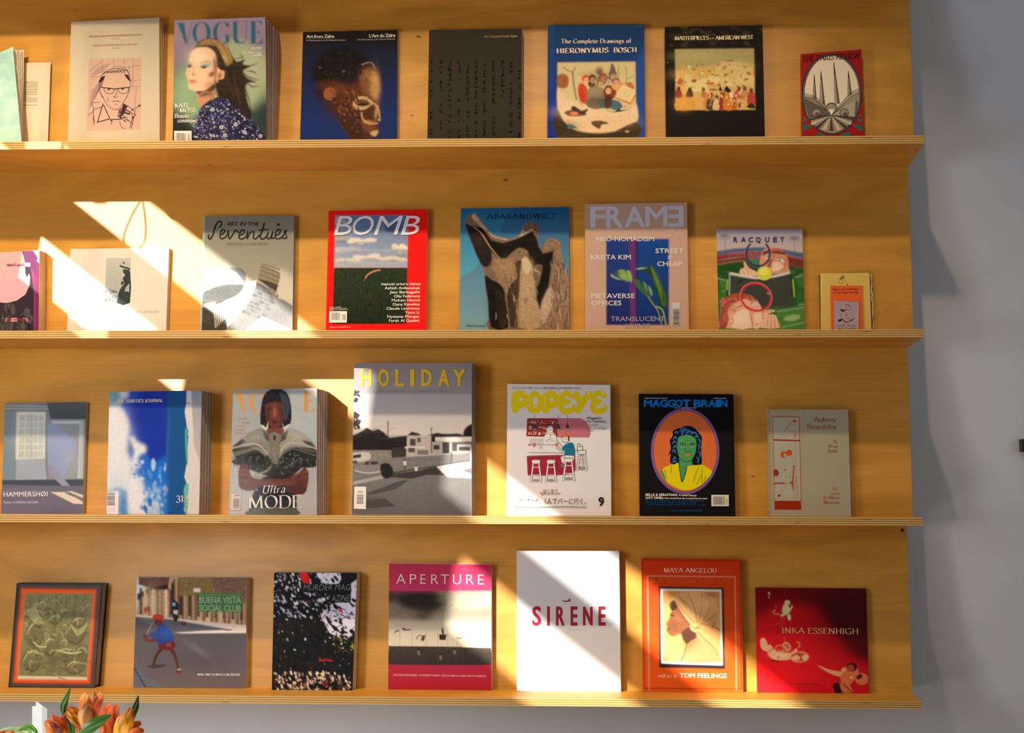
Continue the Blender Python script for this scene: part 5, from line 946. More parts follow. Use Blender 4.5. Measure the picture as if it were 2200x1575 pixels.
def art_purple(a):
    a.r(560, 790, 1100, 1400, (140, 122, 132), 0, (152, 132, 134)); g = (66, 48, 58)
    a.p([(695, 965), (800, 980), (810, 1000), (740, 1022), (715, 1015)], (44, 34, 42)); a.l([(800, 885), (850, 880), (900, 930), (915, 980)], 20, (90, 70, 84), 1, -0.7); a.l([(810, 968), (860, 980)], 10, g); a.l([(700, 1040), (712, 1120)], 6, g, 1); a.p([(795, 1080), (840, 1080), (820, 1106)], g); a.l([(780, 1050), (820, 1055)], 7, g); a.l([(835, 1145), (885, 1145)], 12, (96, 70, 76))
    a.p([(645, 1180), (710, 1165), (720, 1140), (790, 1205), (850, 1215), (980, 1135), (940, 1190), (840, 1232), (790, 1228), (740, 1180), (700, 1215), (660, 1215)], (48, 34, 42)); a.e(690, 1190, 34, 24, (30, 20, 28)); a.lines([[(640, 990), (625, 1060)], [(920, 1000), (930, 1100)]], 4, (110, 92, 100))
    a.part('lettering'); a.t('Can We Talk with', 640, 1308, 995, 1308, 34, g, 's', thick=.18); a.t('Spirits Through it', 640, 1362, 1000, 1362, 34, g, 's', thick=.18)
def art_room(a):
    a.r(-10, 110, 1060, 1480, (126, 136, 142), 0.03, (104, 108, 122))
    a.r(0, 130, 1020, 250, (112, 122, 126), 0.05); a.lines([[(60, 175), (1010, 190)], [(60, 205), (1005, 215)]], 9, (168, 176, 176)); a.lines([[(60, 190), (1010, 203)]], 7, (84, 92, 98))
    a.p([(40, 250), (160, 240), (170, 1040), (15, 1040)], (112, 132, 146), 0.03); a.p([(545, 130), (1010, 130), (1000, 330), (590, 330)], (78, 84, 88), 0.1, 0, ((0, 130), (0, 330), (66, 70, 74))); a.p([(545, 330), (1000, 330), (985, 1040), (560, 1040)], (132, 138, 150), 0.03)
    a.p([(195, 245), (530, 245), (525, 790), (180, 800)], (196, 206, 196)); a.p([(235, 280), (360, 285), (345, 780), (215, 780)], (172, 176, 164), 0.2); a.p([(390, 285), (510, 290), (500, 778), (375, 778)], (176, 182, 178), 0.2)
    for y in (360, 435, 520, 620, 695): a.l([(225, y), (512, y)], 9, (208, 216, 210))
    a.lines([[(298, 285), (284, 780)], [(450, 288), (440, 780)]], 8, (205, 212, 208)); a.l([(372, 270), (362, 785)], 18, (150, 154, 168))
    a.p([(190, 800), (525, 795), (545, 1040), (180, 1040)], (150, 160, 176), 0.03)
    a.p([(600, 350), (970, 350), (960, 1020), (905, 1020), (930, 385), (610, 385)], (176, 186, 188)); a.lines([[(950, 355), (940, 1020)]], 5, (110, 118, 126)); a.p([(640, 400), (920, 400), (895, 1020), (620, 1020)], (136, 142, 148), 0.03); a.lines([[(700, 798), (830, 800)], [(700, 855), (830, 858)]], 6, (104, 104, 120))
    a.blur(0.5)
    a.air(300, 500, 130, 240, (206, 212, 200), .35)
    a.p([(560, 380), (620, 380), (890, 600), (880, 700), (730, 1040), (560, 850)], (136, 150, 184), 0.02); a.p([(15, 1040), (985, 1030), (975, 1120), (10, 1095)], (62, 68, 80), 0.1); a.p([(600, 850), (860, 1160), (780, 1160), (560, 950)], (140, 140, 166))
    a.p([(10, 1095), (975, 1110), (975, 1480), (0, 1480)], (98, 98, 114), 0.1, 0, ((0, 1100), (0, 1440), (104, 100, 124)))
    a.air(700, 620, 120, 200, (150, 164, 196), .5, -30); a.air(800, 800, 120, 120, (160, 160, 180), .5); a.air(300, 1180, 300, 40, (120, 116, 134), .5); a.air(700, 1400, 200, 60, (84, 78, 104), .5); a.blur(0.7)
    a.p([(590, 1180), (760, 1180), (965, 1290), (965, 1320), (860, 1315)], (206, 196, 176)); a.p([(780, 1170), (840, 1170), (970, 1215), (970, 1250)], (200, 192, 176)); a.l([(760, 1195), (960, 1265)], 10, (120, 116, 126))
    a.part('lettering'); a.t('HAMMERSHØI', 44, 1234, 556, 1228, 54, (222, 222, 222), bold=0.0); a.t('Painter of Stillness and Light', 42, 1312, 446, 1308, 28, (214, 214, 218), 's', slant=.2, thick=.12)
def art_surf(a):
    a.r(80, 80, 1160, 1500, (10, 60, 170), 0.04, (22, 110, 196)); a.p([(700, 90), (975, 90), (965, 500), (985, 900), (950, 1450), (760, 1450), (760, 600)], (14, 72, 130), 0.04); a.p([(500, 90), (760, 90), (760, 800), (600, 900), (420, 600), (340, 300)], (14, 44, 150), 0.03)
    cl, wh = (170, 186, 198), (206, 208, 214)
    a.p([(80, 90), (330, 95), (300, 180), (250, 240), (300, 340), (340, 420), (350, 540), (330, 600), (330, 700), (350, 830), (400, 920), (420, 990), (440, 1040), (330, 1080), (340, 1200), (340, 1320), (370, 1460), (80, 1500)], cl, 0.25, 2); a.p([(90, 320), (280, 330), (330, 520), (300, 760), (360, 900), (300, 1180), (90, 1190)], wh, 0.1, 2); a.p([(80, 95), (320, 95), (250, 200), (110, 250)], (112, 150, 170), 0.6, 2); a.e(290, 150, 46, 30, (196, 206, 210), 0, 0.3)
    a.p([(350, 610), (390, 600), (430, 660), (520, 700), (520, 770), (450, 800), (440, 880), (470, 920), (400, 950), (370, 880), (400, 780), (380, 690)], wh, 0.3, 2); a.p([(340, 640), (375, 680), (395, 760), (350, 800), (320, 750)], (20, 60, 150), 0.2, 2)
    a.p([(330, 1090), (400, 1020), (480, 1060), (510, 1180), (540, 1350), (560, 1460), (380, 1480), (330, 1320)], wh, 0.2, 2); a.p([(540, 1280), (600, 1200), (660, 1160), (700, 1180), (640, 1250), (680, 1400), (660, 1480), (560, 1480)], (150, 176, 204), 0.4, 2); a.p([(90, 1190), (240, 1140), (320, 1200), (330, 1460), (230, 1470), (230, 1200)], (70, 128, 186), 0.3)
    a.air(220, 600, 130, 260, (206, 208, 214), .7); a.air(210, 1100, 110, 140, (186, 196, 212), .6); a.air(420, 400, 90, 90, (16, 40, 140), .5); a.air(440, 1250, 70, 160, (208, 208, 214), .6); a.air(600, 1300, 80, 120, (150, 176, 206), .5); a.air(560, 1080, 90, 70, (30, 110, 200), .5); a.blur(3.2)
    random.seed(6); a.dots(480, 900, 760, 1440, 60, [(60, 130, 205), (110, 160, 212), (30, 92, 180), (160, 186, 216)], 8, 26, 3, 80, 6, None, 0.3); a.dots(380, 860, 500, 1060, 26, [(190, 205, 222), (60, 120, 200)], 6, 18, 2, 30); a.e(760, 760, 12, 500, (30, 84, 160), 2)
    a.blur(1.3)
    a.p([(970, 90), (1140, 90), (1115, 1480), (990, 1480), (940, 1400), (985, 1150), (945, 1040), (970, 900), (990, 600), (950, 330), (968, 220)], (196, 190, 188), 0.05); a.p([(1020, 90), (1140, 90), (1120, 900), (1050, 700)], (128, 138, 158), 0.02, 0, ((0, 90), (0, 700), (176, 164, 160))); a.p([(985, 510), (992, 560), (975, 600), (985, 900), (965, 860), (950, 540)], (70, 150, 140), 0.2, 2); a.p([(990, 1110), (990, 1200), (975, 1440), (950, 1400), (940, 1160)], (96, 160, 150), 0.2, 2); a.l([(968, 235), (1002, 235)], 8, BLK)
    a.part('lettering'); c = (222, 196, 170); a.t("THE SURFER'S JOURNAL", 210, 232, 712, 222, 34, c, 's', thick=.2, thin=.07); a.t('31.5', 856, 1320, 1018, 1312, 74, c, 's', thick=.14, serif=0)
    a.part('barcode_label'); a.p([(100, 1200), (228, 1200), (222, 1500), (95, 1500)], (216, 212, 220)); a.bars(104, 1208, 188, 1356, 14, (60, 60, 66), True); a.lines([[(112, 1380), (190, 1380)], [(112, 1400), (190, 1400)], [(112, 1420), (180, 1420)]], 4, (170, 170, 178))
def art_vogue_dark(a):
    a.r(90, 100, 1060, 1480, (150, 158, 162), 0.02, (176, 172, 174)); a.p([(700, 120), (1050, 120), (1045, 760), (760, 700)], (168, 178, 182), 0.1)
    a.blur(4); vogue_logo(a, lambda u, v: (178 + 838 * u, 150 - 6 * u + 226 * v), (206, 142, 60), 'VOGE')
    blk, met, dm, sk = (16, 15, 18), (128, 126, 120), (62, 60, 56), (92, 46, 34)
    a.p([(310, 1460), (330, 1300), (380, 1200), (820, 1200), (830, 1440), (820, 1470)], (30, 30, 28), 0.3)
    a.p([(140, 760), (180, 860), (130, 900), (230, 940), (380, 1000), (560, 1060), (760, 1060), (880, 960), (1030, 950), (1036, 780), (900, 700), (300, 700)], (26, 28, 28), 0.7, 2)
    a.p([(500, 540), (680, 540), (700, 620), (600, 700), (510, 620)], (110, 56, 40), 0.05)
    a.p([(140, 750), (200, 690), (300, 610), (400, 550), (480, 540), (520, 600), (560, 760), (540, 870), (500, 800), (400, 750), (280, 740)], met, 0.3, 2); a.p([(1030, 750), (1000, 690), (900, 600), (800, 550), (720, 550), (680, 600), (640, 760), (640, 860), (700, 780), (820, 740), (960, 750)], (150, 148, 140), 0.3, 2)
    a.p([(140, 745), (240, 655), (290, 680), (200, 740)], dm, 0.3); a.p([(870, 660), (980, 690), (1030, 755), (930, 720)], dm, 0.3); a.p([(540, 600), (590, 580), (660, 610), (650, 780), (620, 930), (560, 900), (540, 760)], (118, 112, 102), 0.5); a.p([(576, 625), (605, 620), (600, 670), (580, 668)], blk); a.p([(460, 560), (520, 600), (540, 690), (480, 640)], dm, 0.5); a.p([(740, 560), (680, 600), (650, 690), (710, 660)], dm, 0.5)
    a.blur(0.5); a.air(380, 640, 110, 50, (156, 154, 146), .6, -15); a.air(820, 620, 100, 50, (176, 174, 166), .6, 15); a.air(260, 850, 110, 40, (30, 30, 28), .5); a.air(900, 850, 110, 40, (30, 32, 32), .5); a.air(600, 820, 40, 90, (130, 122, 110), .6); a.air(430, 880, 90, 70, (12, 12, 12), .8); a.air(760, 900, 90, 80, (18, 20, 22), .8)
    for k in range(7): a.l([(145, 770 + 18 * k), (280, 745 + 14 * k), (400, 728 + 10 * k), (500, 800 + 8 * k)], 6, random.choice([(150, 146, 138), (90, 88, 82), (40, 40, 38)]), 1); a.l([(1030, 780 + 18 * k), (900, 750 + 14 * k), (780, 730 + 10 * k), (680, 790 + 8 * k)], 6, random.choice([(130, 128, 122), (84, 82, 78), (36, 36, 36)]), 1)
    a.l([(140, 755), (280, 718), (410, 715), (520, 820)], 9, (205, 190, 176), 1); a.l([(1030, 762), (900, 712), (740, 700), (650, 790)], 9, (190, 178, 166), 1)
    a.dots(150, 850, 1030, 960, 90, [(14, 16, 18), (50, 58, 52), (90, 92, 88)], 4, 10, 4, 90); a.dots(380, 800, 540, 1020, 30, [(60, 60, 44), (110, 108, 84)], 3, 8); a.dots(640, 800, 880, 1040, 50, [(90, 92, 90), (56, 58, 60), (130, 128, 122)], 3, 8); a.l([(370, 1040), (450, 1015), (520, 985), (555, 940)], 18, (140, 134, 100), 1, 0.4)
    a.p([(225, 930), (310, 930), (340, 1040), (420, 1080), (700, 1060), (850, 1010), (900, 950), (950, 1010), (940, 1150), (900, 1240), (780, 1220), (700, 1160), (500, 1150), (380, 1200), (240, 1190), (208, 1100)], sk, 0.1, 2); a.p([(560, 1030), (760, 1040), (700, 1080), (560, 1075), (440, 1090)], (44, 22, 18), 0, 2); a.lines([[(200, 1000), (260, 985), (330, 1010)], [(198, 1045), (280, 1030), (340, 1060)], [(950, 1000), (860, 1010), (780, 1070)], [(945, 1050), (870, 1060)]], 10, (130, 74, 56), 1); a.p([(700, 1160), (900, 1150), (900, 1240), (760, 1230)], (74, 34, 28), 0.05, 2); a.p([(420, 1160), (700, 1150), (740, 1300), (380, 1300)], (22, 14, 14))
    a.air(600, 1120, 260, 20, (120, 66, 50), .6); a.air(300, 1130, 60, 60, (110, 58, 44), .5); a.air(560, 1060, 200, 18, (30, 14, 12), .7); a.air(860, 1120, 50, 60, (70, 34, 26), .6); a.blur(0.4)
    a.p([(440, 500), (450, 300), (480, 190), (540, 135), (620, 118), (700, 150), (750, 230), (770, 380), (755, 500), (660, 540), (520, 540)], blk, 0.3, 2); a.p([(495, 280), (590, 262), (690, 280), (690, 430), (650, 520), (590, 545), (530, 510), (500, 430)], (98, 50, 38), 0.05, 2); a.p([(590, 310), (610, 400), (600, 420), (575, 410)], (146, 84, 64), 0, 2); a.p([(555, 465), (590, 458), (628, 468), (590, 490)], (44, 18, 20), 0, 2); a.lines([[(515, 335), (560, 340)], [(620, 340), (670, 335)]], 10, (34, 16, 14)); a.lines([[(512, 315), (562, 315)], [(618, 315), (672, 312)]], 5, (40, 22, 18)); a.p([(480, 200), (700, 200), (700, 285), (590, 262), (480, 290)], (20, 19, 23), 0.3); a.p([(640, 160), (720, 200), (750, 330), (700, 480), (680, 300)], (54, 62, 72), 0.3, 2)
    a.air(595, 370, 26, 60, (140, 82, 62), .6); a.air(520, 400, 24, 90, (56, 28, 22), .7); a.air(668, 400, 24, 90, (56, 28, 22), .7); a.air(590, 500, 40, 26, (90, 44, 34), .5); a.air(700, 240, 40, 100, (46, 52, 62), .6); a.blur(0.3)
    a.p([(440, 505), (470, 510), (500, 540), (524, 470), (520, 540), (500, 566), (470, 548)], (206, 204, 190)); a.p([(668, 480), (690, 530), (740, 500), (760, 500), (720, 545), (690, 555)], (206, 204, 190)); a.p([(330, 1400), (600, 1370), (820, 1400), (825, 1470), (310, 1470)], (84, 84, 74), 0.5, 2)
    a.part('lettering'); w = (228, 222, 214)
    a.t('Ultra', 468, 1230, 706, 1222, 82, w, 's', slant=.22, thick=.11, serif=.06); a.t('MODE', 312, 1390, 876, 1384, 132, w, 's', thick=.13, thin=.03)
    for k, (x0, x1) in enumerate(((205, 300), (240, 330), (190, 275), (175, 275), (170, 325))): a.t(['FEMME', 'ICONE', 'UNE', 'MUSE', 'PASSIONS'][k], x0, (450, 494, 530, 568, 604)[k], x1, (448, 492, 528, 566, 602)[k], 20, (196, 158, 120), bold=0.01)
    a.part('barcode_label'); a.p([(134, 1236), (238, 1240), (232, 1410), (130, 1408)], (204, 184, 178)); a.bars(156, 1286, 220, 1392, 18, (50, 40, 40), True); a.bars(168, 1244, 222, 1264, 4, (80, 70, 70), True)
def art_holiday(a):
    a.r(90, 110, 1200, 1500, (126, 122, 126), 0.03, (176, 170, 172)); a.p([(125, 400), (1190, 400), (1190, 780), (110, 760)], (160, 158, 164), 0.02, 0, ((0, 400), (0, 770), (186, 178, 174)))
    for k in range(4): a.l([(1030 + 45 * k, 120), (1180 + 3 * k, 330 - 60 * k)], 2.5, (100, 98, 100))
    a.l([(125, 760), (600, 640), (1180, 500)], 2, (140, 138, 140)); tr = (26, 22, 24)
    a.p([(110, 770), (180, 740), (240, 700), (300, 730), (340, 710), (390, 740), (440, 790), (600, 770), (640, 735), (700, 750), (740, 780), (860, 745), (930, 755), (1050, 750), (1110, 770), (1180, 680), (1190, 900), (600, 920), (110, 920)], tr, 0.7); a.p([(1100, 740), (1130, 690), (1190, 670), (1190, 790), (1110, 780)], (20, 18, 20), 0.3, 2)
    for k in range(12): a.l([(260, 800), (200 + 20 * k, 700 + 10 * abs(k - 6))], 8, tr, 0, 0.5)
    a.blur(0.8)
    random.seed(8); a.dots(120, 370, 175, 470, 18, [tr], 6, 14); a.dots(112, 570, 175, 720, 34, [tr], 9, 20)
    a.p([(110, 900), (460, 900), (460, 980), (110, 1000)], (120, 112, 106), 0.5); a.p([(460, 880), (600, 870), (600, 960), (460, 970)], (50, 46, 46), 0.3); a.p([(600, 770), (820, 768), (820, 940), (590, 960)], (164, 156, 150), 0.2); a.r(625, 800, 675, 860, (64, 60, 60)); a.r(690, 790, 720, 830, (70, 66, 66)); a.p([(580, 870), (760, 865), (760, 880), (580, 885)], (190, 184, 178)); a.r(610, 880, 670, 920, (70, 66, 66)); a.r(690, 900, 790, 940, (104, 98, 94)); a.p([(800, 830), (1190, 790), (1190, 930), (800, 935)], (150, 144, 140), 0.2); a.p([(850, 785), (1190, 780), (1190, 815), (850, 820)], (186, 180, 176)); a.r(835, 855, 888, 895, (48, 44, 46)); a.r(915, 830, 975, 930, (44, 42, 44)); a.r(1000, 830, 1045, 910, (60, 56, 58)); a.r(1060, 870, 1160, 905, (50, 46, 48)); a.p([(1045, 830), (1190, 825), (1190, 845), (1045, 850)], (80, 76, 76))
    a.l([(430, 640), (428, 800)], 9, (66, 40, 40)); a.l([(440, 730), (470, 708), (498, 706)], 4, (110, 104, 104), 1); a.l([(815, 700), (818, 930)], 7, (50, 48, 50)); a.l([(800, 705), (840, 708)], 4, (60, 58, 60))
    a.p([(110, 990), (460, 970), (1190, 925), (1190, 1500), (90, 1500)], (112, 110, 110), 0.15, 0, ((0, 960), (0, 1450), (88, 86, 88))); a.p([(120, 1180), (400, 1120), (1190, 1000), (1190, 1020), (400, 1150), (110, 1210)], (150, 146, 144)); a.p([(380, 1110), (1190, 985), (1190, 1000), (380, 1125)], (60, 58, 58)); a.p([(440, 1140), (640, 1155), (780, 1120), (930, 1125), (860, 1050), (700, 1080), (480, 1110)], (52, 48, 48), 0.2); a.p([(860, 1045), (1190, 995), (1190, 1150), (960, 1140)], (196, 194, 198), 0.05); a.p([(1085, 1080), (1190, 1050), (1190, 1120)], (104, 102, 104)); a.l([(1170, 925), (1175, 1055)], 16, (210, 210, 214))
    a.p([(105, 935), (150, 922), (260, 920), (272, 980), (200, 1000), (110, 1010)], (178, 172, 166), 0, 2); a.p([(120, 945), (190, 935), (190, 965), (115, 975)], (40, 38, 40)); a.e(135, 1005, 24, 14, tr)
    a.p([(125, 1075), (150, 1040), (200, 1025), (240, 990), (330, 990), (370, 1020), (400, 1040), (400, 1090), (250, 1110), (150, 1100)], (120, 114, 110), 0.1, 2); a.p([(205, 1030), (240, 1002), (262, 1000), (262, 1032)], (50, 48, 50)); a.p([(275, 1000), (330, 1000), (350, 1025), (275, 1032)], (50, 48, 50)); a.l([(130, 1080), (250, 1105), (395, 1085)], 9, (176, 170, 166), 1); a.p([(360, 1030), (440, 1020), (480, 1100), (440, 1150), (380, 1140)], tr, 0.7, 2)
    a.air(260, 1350, 160, 50, (60, 58, 58), .6); a.air(700, 1380, 300, 60, (100, 98, 98), .5); a.air(700, 980, 260, 16, (96, 92, 92), .5); a.blur(0.5)
    for x, y in ((580, 1010), (995, 950), (680, 1060)): a.e(x, y - 22, 7, 9, (50, 40, 38)); a.p([(x - 14, y - 12), (x + 14, y - 12), (x + 10, y + 26), (x - 10, y + 26)], (196, 190, 184) if x < 900 else (90, 86, 86)); a.l([(x - 4, y + 26), (x - 12, y + 70)], 6, (70, 54, 48)); a.l([(x + 4, y + 26), (x + 4, y + 74)], 6, (70, 54, 48))
    a.p([(250, 1280), (520, 1180), (620, 1160), (500, 1250), (260, 1300)], (70, 66, 66), 0.3); a.p([(110, 1370), (400, 1330), (500, 1400), (250, 1420)], (66, 62, 64), 0.3)
    a.part('masthead')
    for ch, x0, x1 in (('H', 192, 280), ('O', 346, 436), ('L', 498, 570), ('I', 632, 662), ('D', 730, 816), ('A', 880, 975), ('Y', 1012, 1115)): a.t(ch, x0, 328, x1, 328, 142, (206, 172, 30), bold=0.035)
    a.part('lettering'); a.t('THE HAVANA ISSUE — SPRING SUMMER', 330, 382, 965, 378, 8, (150, 130, 80))
    a.part('barcode_label'); a.p([(132, 1226), (236, 1226), (234, 1426), (126, 1422)], (214, 210, 208)); a.bars(152, 1294, 212, 1380, 14, (50, 50, 52), True); a.bars(160, 1264, 208, 1280, 3, (50, 50, 52), True)
def art_popeye(a):
    a.r(70, 100, 1200, 1500, (224, 221, 224))
    y_, hl = (238, 214, 16), (250, 246, 170)
    a.part('masthead')
    def fat(pts, w=64): a.l(pts, w, y_, 1); [a.e(p[0], p[1], w / 2, w / 2, y_, 0, 0, 16) for p in (pts[0], pts[-1])]
    fat([(178, 235), (176, 380)], 80); a.l([(190, 225), (240, 222), (285, 262), (270, 320), (200, 335)], 74, y_, 1); a.e(290, 270, 34, 40, y_)
    a.p([(385, 195), (460, 240), (475, 320), (440, 400), (375, 425), (305, 395), (290, 320), (320, 230)], y_, 0, 4)
    fat([(500, 240), (490, 385)], 76); a.l([(515, 230), (565, 228), (608, 268), (590, 322), (520, 338)], 72, y_, 1)
    a.l([(755, 232), (700, 215), (655, 250), (668, 298), (718, 305)], 58, y_, 1); a.l([(718, 300), (660, 318), (648, 370), (690, 402), (750, 390), (770, 356)], 62, y_, 1); a.e(762, 240, 34, 30, y_); a.e(722, 302, 22, 22, y_); a.e(768, 358, 30, 30, y_)
    fat([(800, 225), (840, 300)], 66); fat([(925, 225), (870, 310), (822, 392)], 66)
    a.l([(1085, 230), (1025, 212), (978, 248), (990, 298), (1040, 305)], 58, y_, 1); a.l([(1040, 300), (985, 318), (972, 370), (1012, 402), (1070, 390), (1095, 356)], 62, y_, 1); a.e(1082, 236, 34, 30, y_); a.e(1045, 302, 22, 22, y_); a.e(1090, 358, 28, 28, y_)
    w = (224, 221, 224); a.p([(228, 262), (256, 272), (240, 300), (222, 292)], w, 0, 3); a.e(384, 295, 26, 42, w); a.p([(340, 340), (384, 352), (430, 335), (384, 366)], w); a.p([(540, 264), (572, 274), (556, 300), (538, 294)], w, 0, 3); a.e(752, 352, 10, 10, w); a.e(1080, 352, 10, 10, w)
    a.lines([[(262, 208), (290, 232)], [(420, 205), (446, 232)], [(596, 205), (622, 232)], [(745, 205), (765, 225)], [(920, 205), (938, 226)], [(1068, 205), (1086, 226)]], 12, hl)
    a.lines([[(318, 240), (326, 320), (300, 360)], [(480, 230), (478, 330), (462, 390)], [(632, 235), (636, 320)], [(780, 235), (800, 320)], [(955, 235), (948, 340)]], 3, (240, 236, 190), 1)
    a.part('cover_picture'); rd, ink = (160, 40, 60), (70, 60, 66)
    a.p([(300, 472), (615, 472), (615, 665), (290, 655)], (150, 44, 60), 0.1); a.p([(610, 470), (850, 472), (900, 500), (945, 580), (946, 640), (930, 668), (610, 665)], (196, 112, 128), 0.03)
    for k in range(16): a.l([(614, 478 + 12 * k), (min(945, 860 + 8 * k), 478 + 12 * k)], 2, (172, 84, 104)); a.layer -= 1
    for k in range(3): a.dots(306, 500 + 56 * k, 606 - (110 if k else 0), 528 + 56 * k, 34, [(214, 186, 130), (190, 160, 110), (90, 110, 70), (220, 205, 180)], 4, 8, 2.4, 90, 4); a.l([(300, 538 + 56 * k), (610 - (110 if k else 0), 538 + 56 * k)], 4, (96, 26, 36))
    for x in (375, 617, 712): a.l([(x, 440), (x, 535)], 3, ink); a.p([(x - 8, 530), (x + 8, 530), (x + 20, 560), (x + 26, 585), (x - 26, 585), (x - 20, 560)] if x < 700 else [(x - 6, 530), (x + 6, 530), (x + 20, 560), (x, 578), (x - 20, 560)], (66, 66, 72), 0, 2); a.e(x, 586, 20, 6, (150, 140, 96))
    a.p([(500, 560), (530, 545), (556, 556), (566, 580), (560, 615), (590, 640), (600, 700), (560, 710), (480, 700), (470, 660), (500, 625)], w, 0, 2); a.loop([(500, 560), (530, 545), (556, 556), (566, 580), (560, 615), (530, 622), (504, 600)], 4, ink, 1); a.p([(498, 560), (530, 543), (552, 552), (520, 560), (502, 580)], (130, 130, 150)); a.lines([[(470, 660), (500, 628), (540, 640), (590, 640), (605, 690)], [(490, 705), (520, 690), (580, 700)], [(540, 640), (536, 690)], [(520, 595), (560, 592)]], 4, ink, 1)
    a.lines([[(330, 680 + 2 * k), (332 + k, 735)] for k in range(3)] + [[(350 + 18 * k, 676), (352 + 18 * k, 738)] for k in range(7)], 3, (110, 104, 108)); a.e(322, 745, 14, 8, (190, 80, 90)); a.e(370, 745, 18, 22, (210, 120, 120)); a.loop([(425, 760), (455, 760), (450, 782), (430, 782)], 3, (110, 104, 108)); a.e(605, 738, 18, 14, (222, 110, 100))
    a.lines([[(320, 742), (590, 742), (700, 825)], [(316, 822), (690, 828)], [(300, 855), (680, 850)]], 4, (110, 104, 108))
    a.p([(295, 862), (500, 855), (690, 850), (790, 820), (796, 1000), (770, 1040), (690, 1050), (400, 1062), (305, 1055)], rd, 0.03); a.loop([(322, 878), (560, 876), (556, 1020), (326, 1026)], 5, (110, 20, 40)); a.loop([(610, 876), (640, 876), (640, 1010), (606, 1012)], 5, (110, 20, 40)); a.loop([(690, 960), (770, 940), (768, 1010), (690, 1020)], 4, (110, 20, 40))
    a.p([(590, 745), (620, 790), (660, 812), (640, 820), (600, 780)], w); a.lines([[(585, 745), (610, 785), (665, 815)], [(600, 690), (640, 740), (660, 770)]], 4, ink, 1)
    a.p([(660, 770), (700, 735), (760, 720), (785, 770), (786, 848), (680, 856), (690, 800), (660, 800)], (20, 112, 146), 0.03, 2); a.p([(640, 660), (680, 650), (726, 660), (732, 700), (700, 720), (664, 712), (650, 690)], w, 0, 2); a.loop([(650, 665), (664, 712), (700, 722), (732, 700)], 4, ink); a.p([(632, 668), (680, 632), (724, 632), (732, 690), (722, 710), (716, 670), (680, 664)], (206, 106, 40), 0, 2); a.p([(716, 650), (732, 660), (730, 708), (720, 700)], (50, 36, 36)); a.e(695, 628, 6, 4, ink)
    a.p([(650, 860), (770, 856), (774, 900), (690, 915), (676, 970), (655, 930), (645, 895)], w, 0, 2); a.loop([(650, 862), (645, 900), (664, 940), (690, 915), (774, 900)], 4, ink); a.e(662, 955, 20, 26, (110, 104, 110))
    def stool(x, y, s_, hgt): a.e(x, y, 44 * s_, 12, (150, 190, 90)); a.p([(x - 44 * s_, y), (x + 44 * s_, y), (x + 40 * s_, y + 26), (x, y + 36), (x - 40 * s_, y + 26)], w); a.loop([(x - 44 * s_, y - 8), (x + 44 * s_, y - 8), (x + 40 * s_, y + 26), (x, y + 36), (x - 40 * s_, y + 26)], 3, ink); [(a.l([(x + d * 30 * s_, y + 26), (x + d * 54 * s_, y + hgt)], 15 * s_, w), a.l([(x + d * 36 * s_, y + 26), (x + d * 62 * s_, y + hgt)], 3, ink), a.l([(x + d * 22 * s_, y + 30), (x + d * 44 * s_, y + hgt)], 3, ink)) for d in (-1, 1)]; a.l([(x - 36 * s_, y + 70), (x + 36 * s_, y + 70)], 7, w); a.l([(x - 46 * s_, y + 150), (x + 46 * s_, y + 150)], 7, w); a.e(x, y + hgt - 22, 36 * s_, 14, (150, 146, 150), 0, 0.3)
    stool(390, 905, 1, 225); stool(543, 905, 1, 225); stool(725, 888, 1.05, 225); stool(826, 742, 0.35, 70); stool(842, 768, 0.6, 230); stool(862, 808, 0.9, 200)
    a.part('lettering'); k = (28, 26, 28)
    a.t('もうバーなんて怖くない。お酒の知識から立ち振る舞い方まで。', 142, 172, 862, 176, 20, (60, 56, 60), natural=0.8); a.t('Magazine', 914, 482, 1068, 482, 22, k, bold=0.02); a.t('for City Boys', 914, 514, 1102, 516, 22, k, bold=0.02); a.t('ISSUE 905', 930, 552, 1028, 552, 16, (120, 100, 110)); a.t('2022 SEPTEMBER', 920, 584, 1112, 586, 18, (120, 100, 110)); a.t('¥880', 916, 608, 975, 608, 14, (120, 100, 110)); a.t('9', 1032, 1368, 1084, 1368, 84, k, bold=0.03)
    a.t('はじめて', 462, 1236, 612, 1238, 38, k, natural=0.8); a.t('シティボーイ、', 172, 1334, 430, 1338, 44, (60, 46, 50), natural=0.8); a.t('1人でバーに行く。', 482, 1348, 905, 1352, 56, k, natural=0.8)
    a.l([(440, 1225), (450, 1245), (600, 1248), (640, 1238)], 6, (120, 70, 70), 1); a.l([(455, 1265), (465, 1250)], 5, (120, 70, 70)); a.l([(165, 1382), (400, 1386), (700, 1380), (905, 1384)], 8, (96, 140, 104), 1)
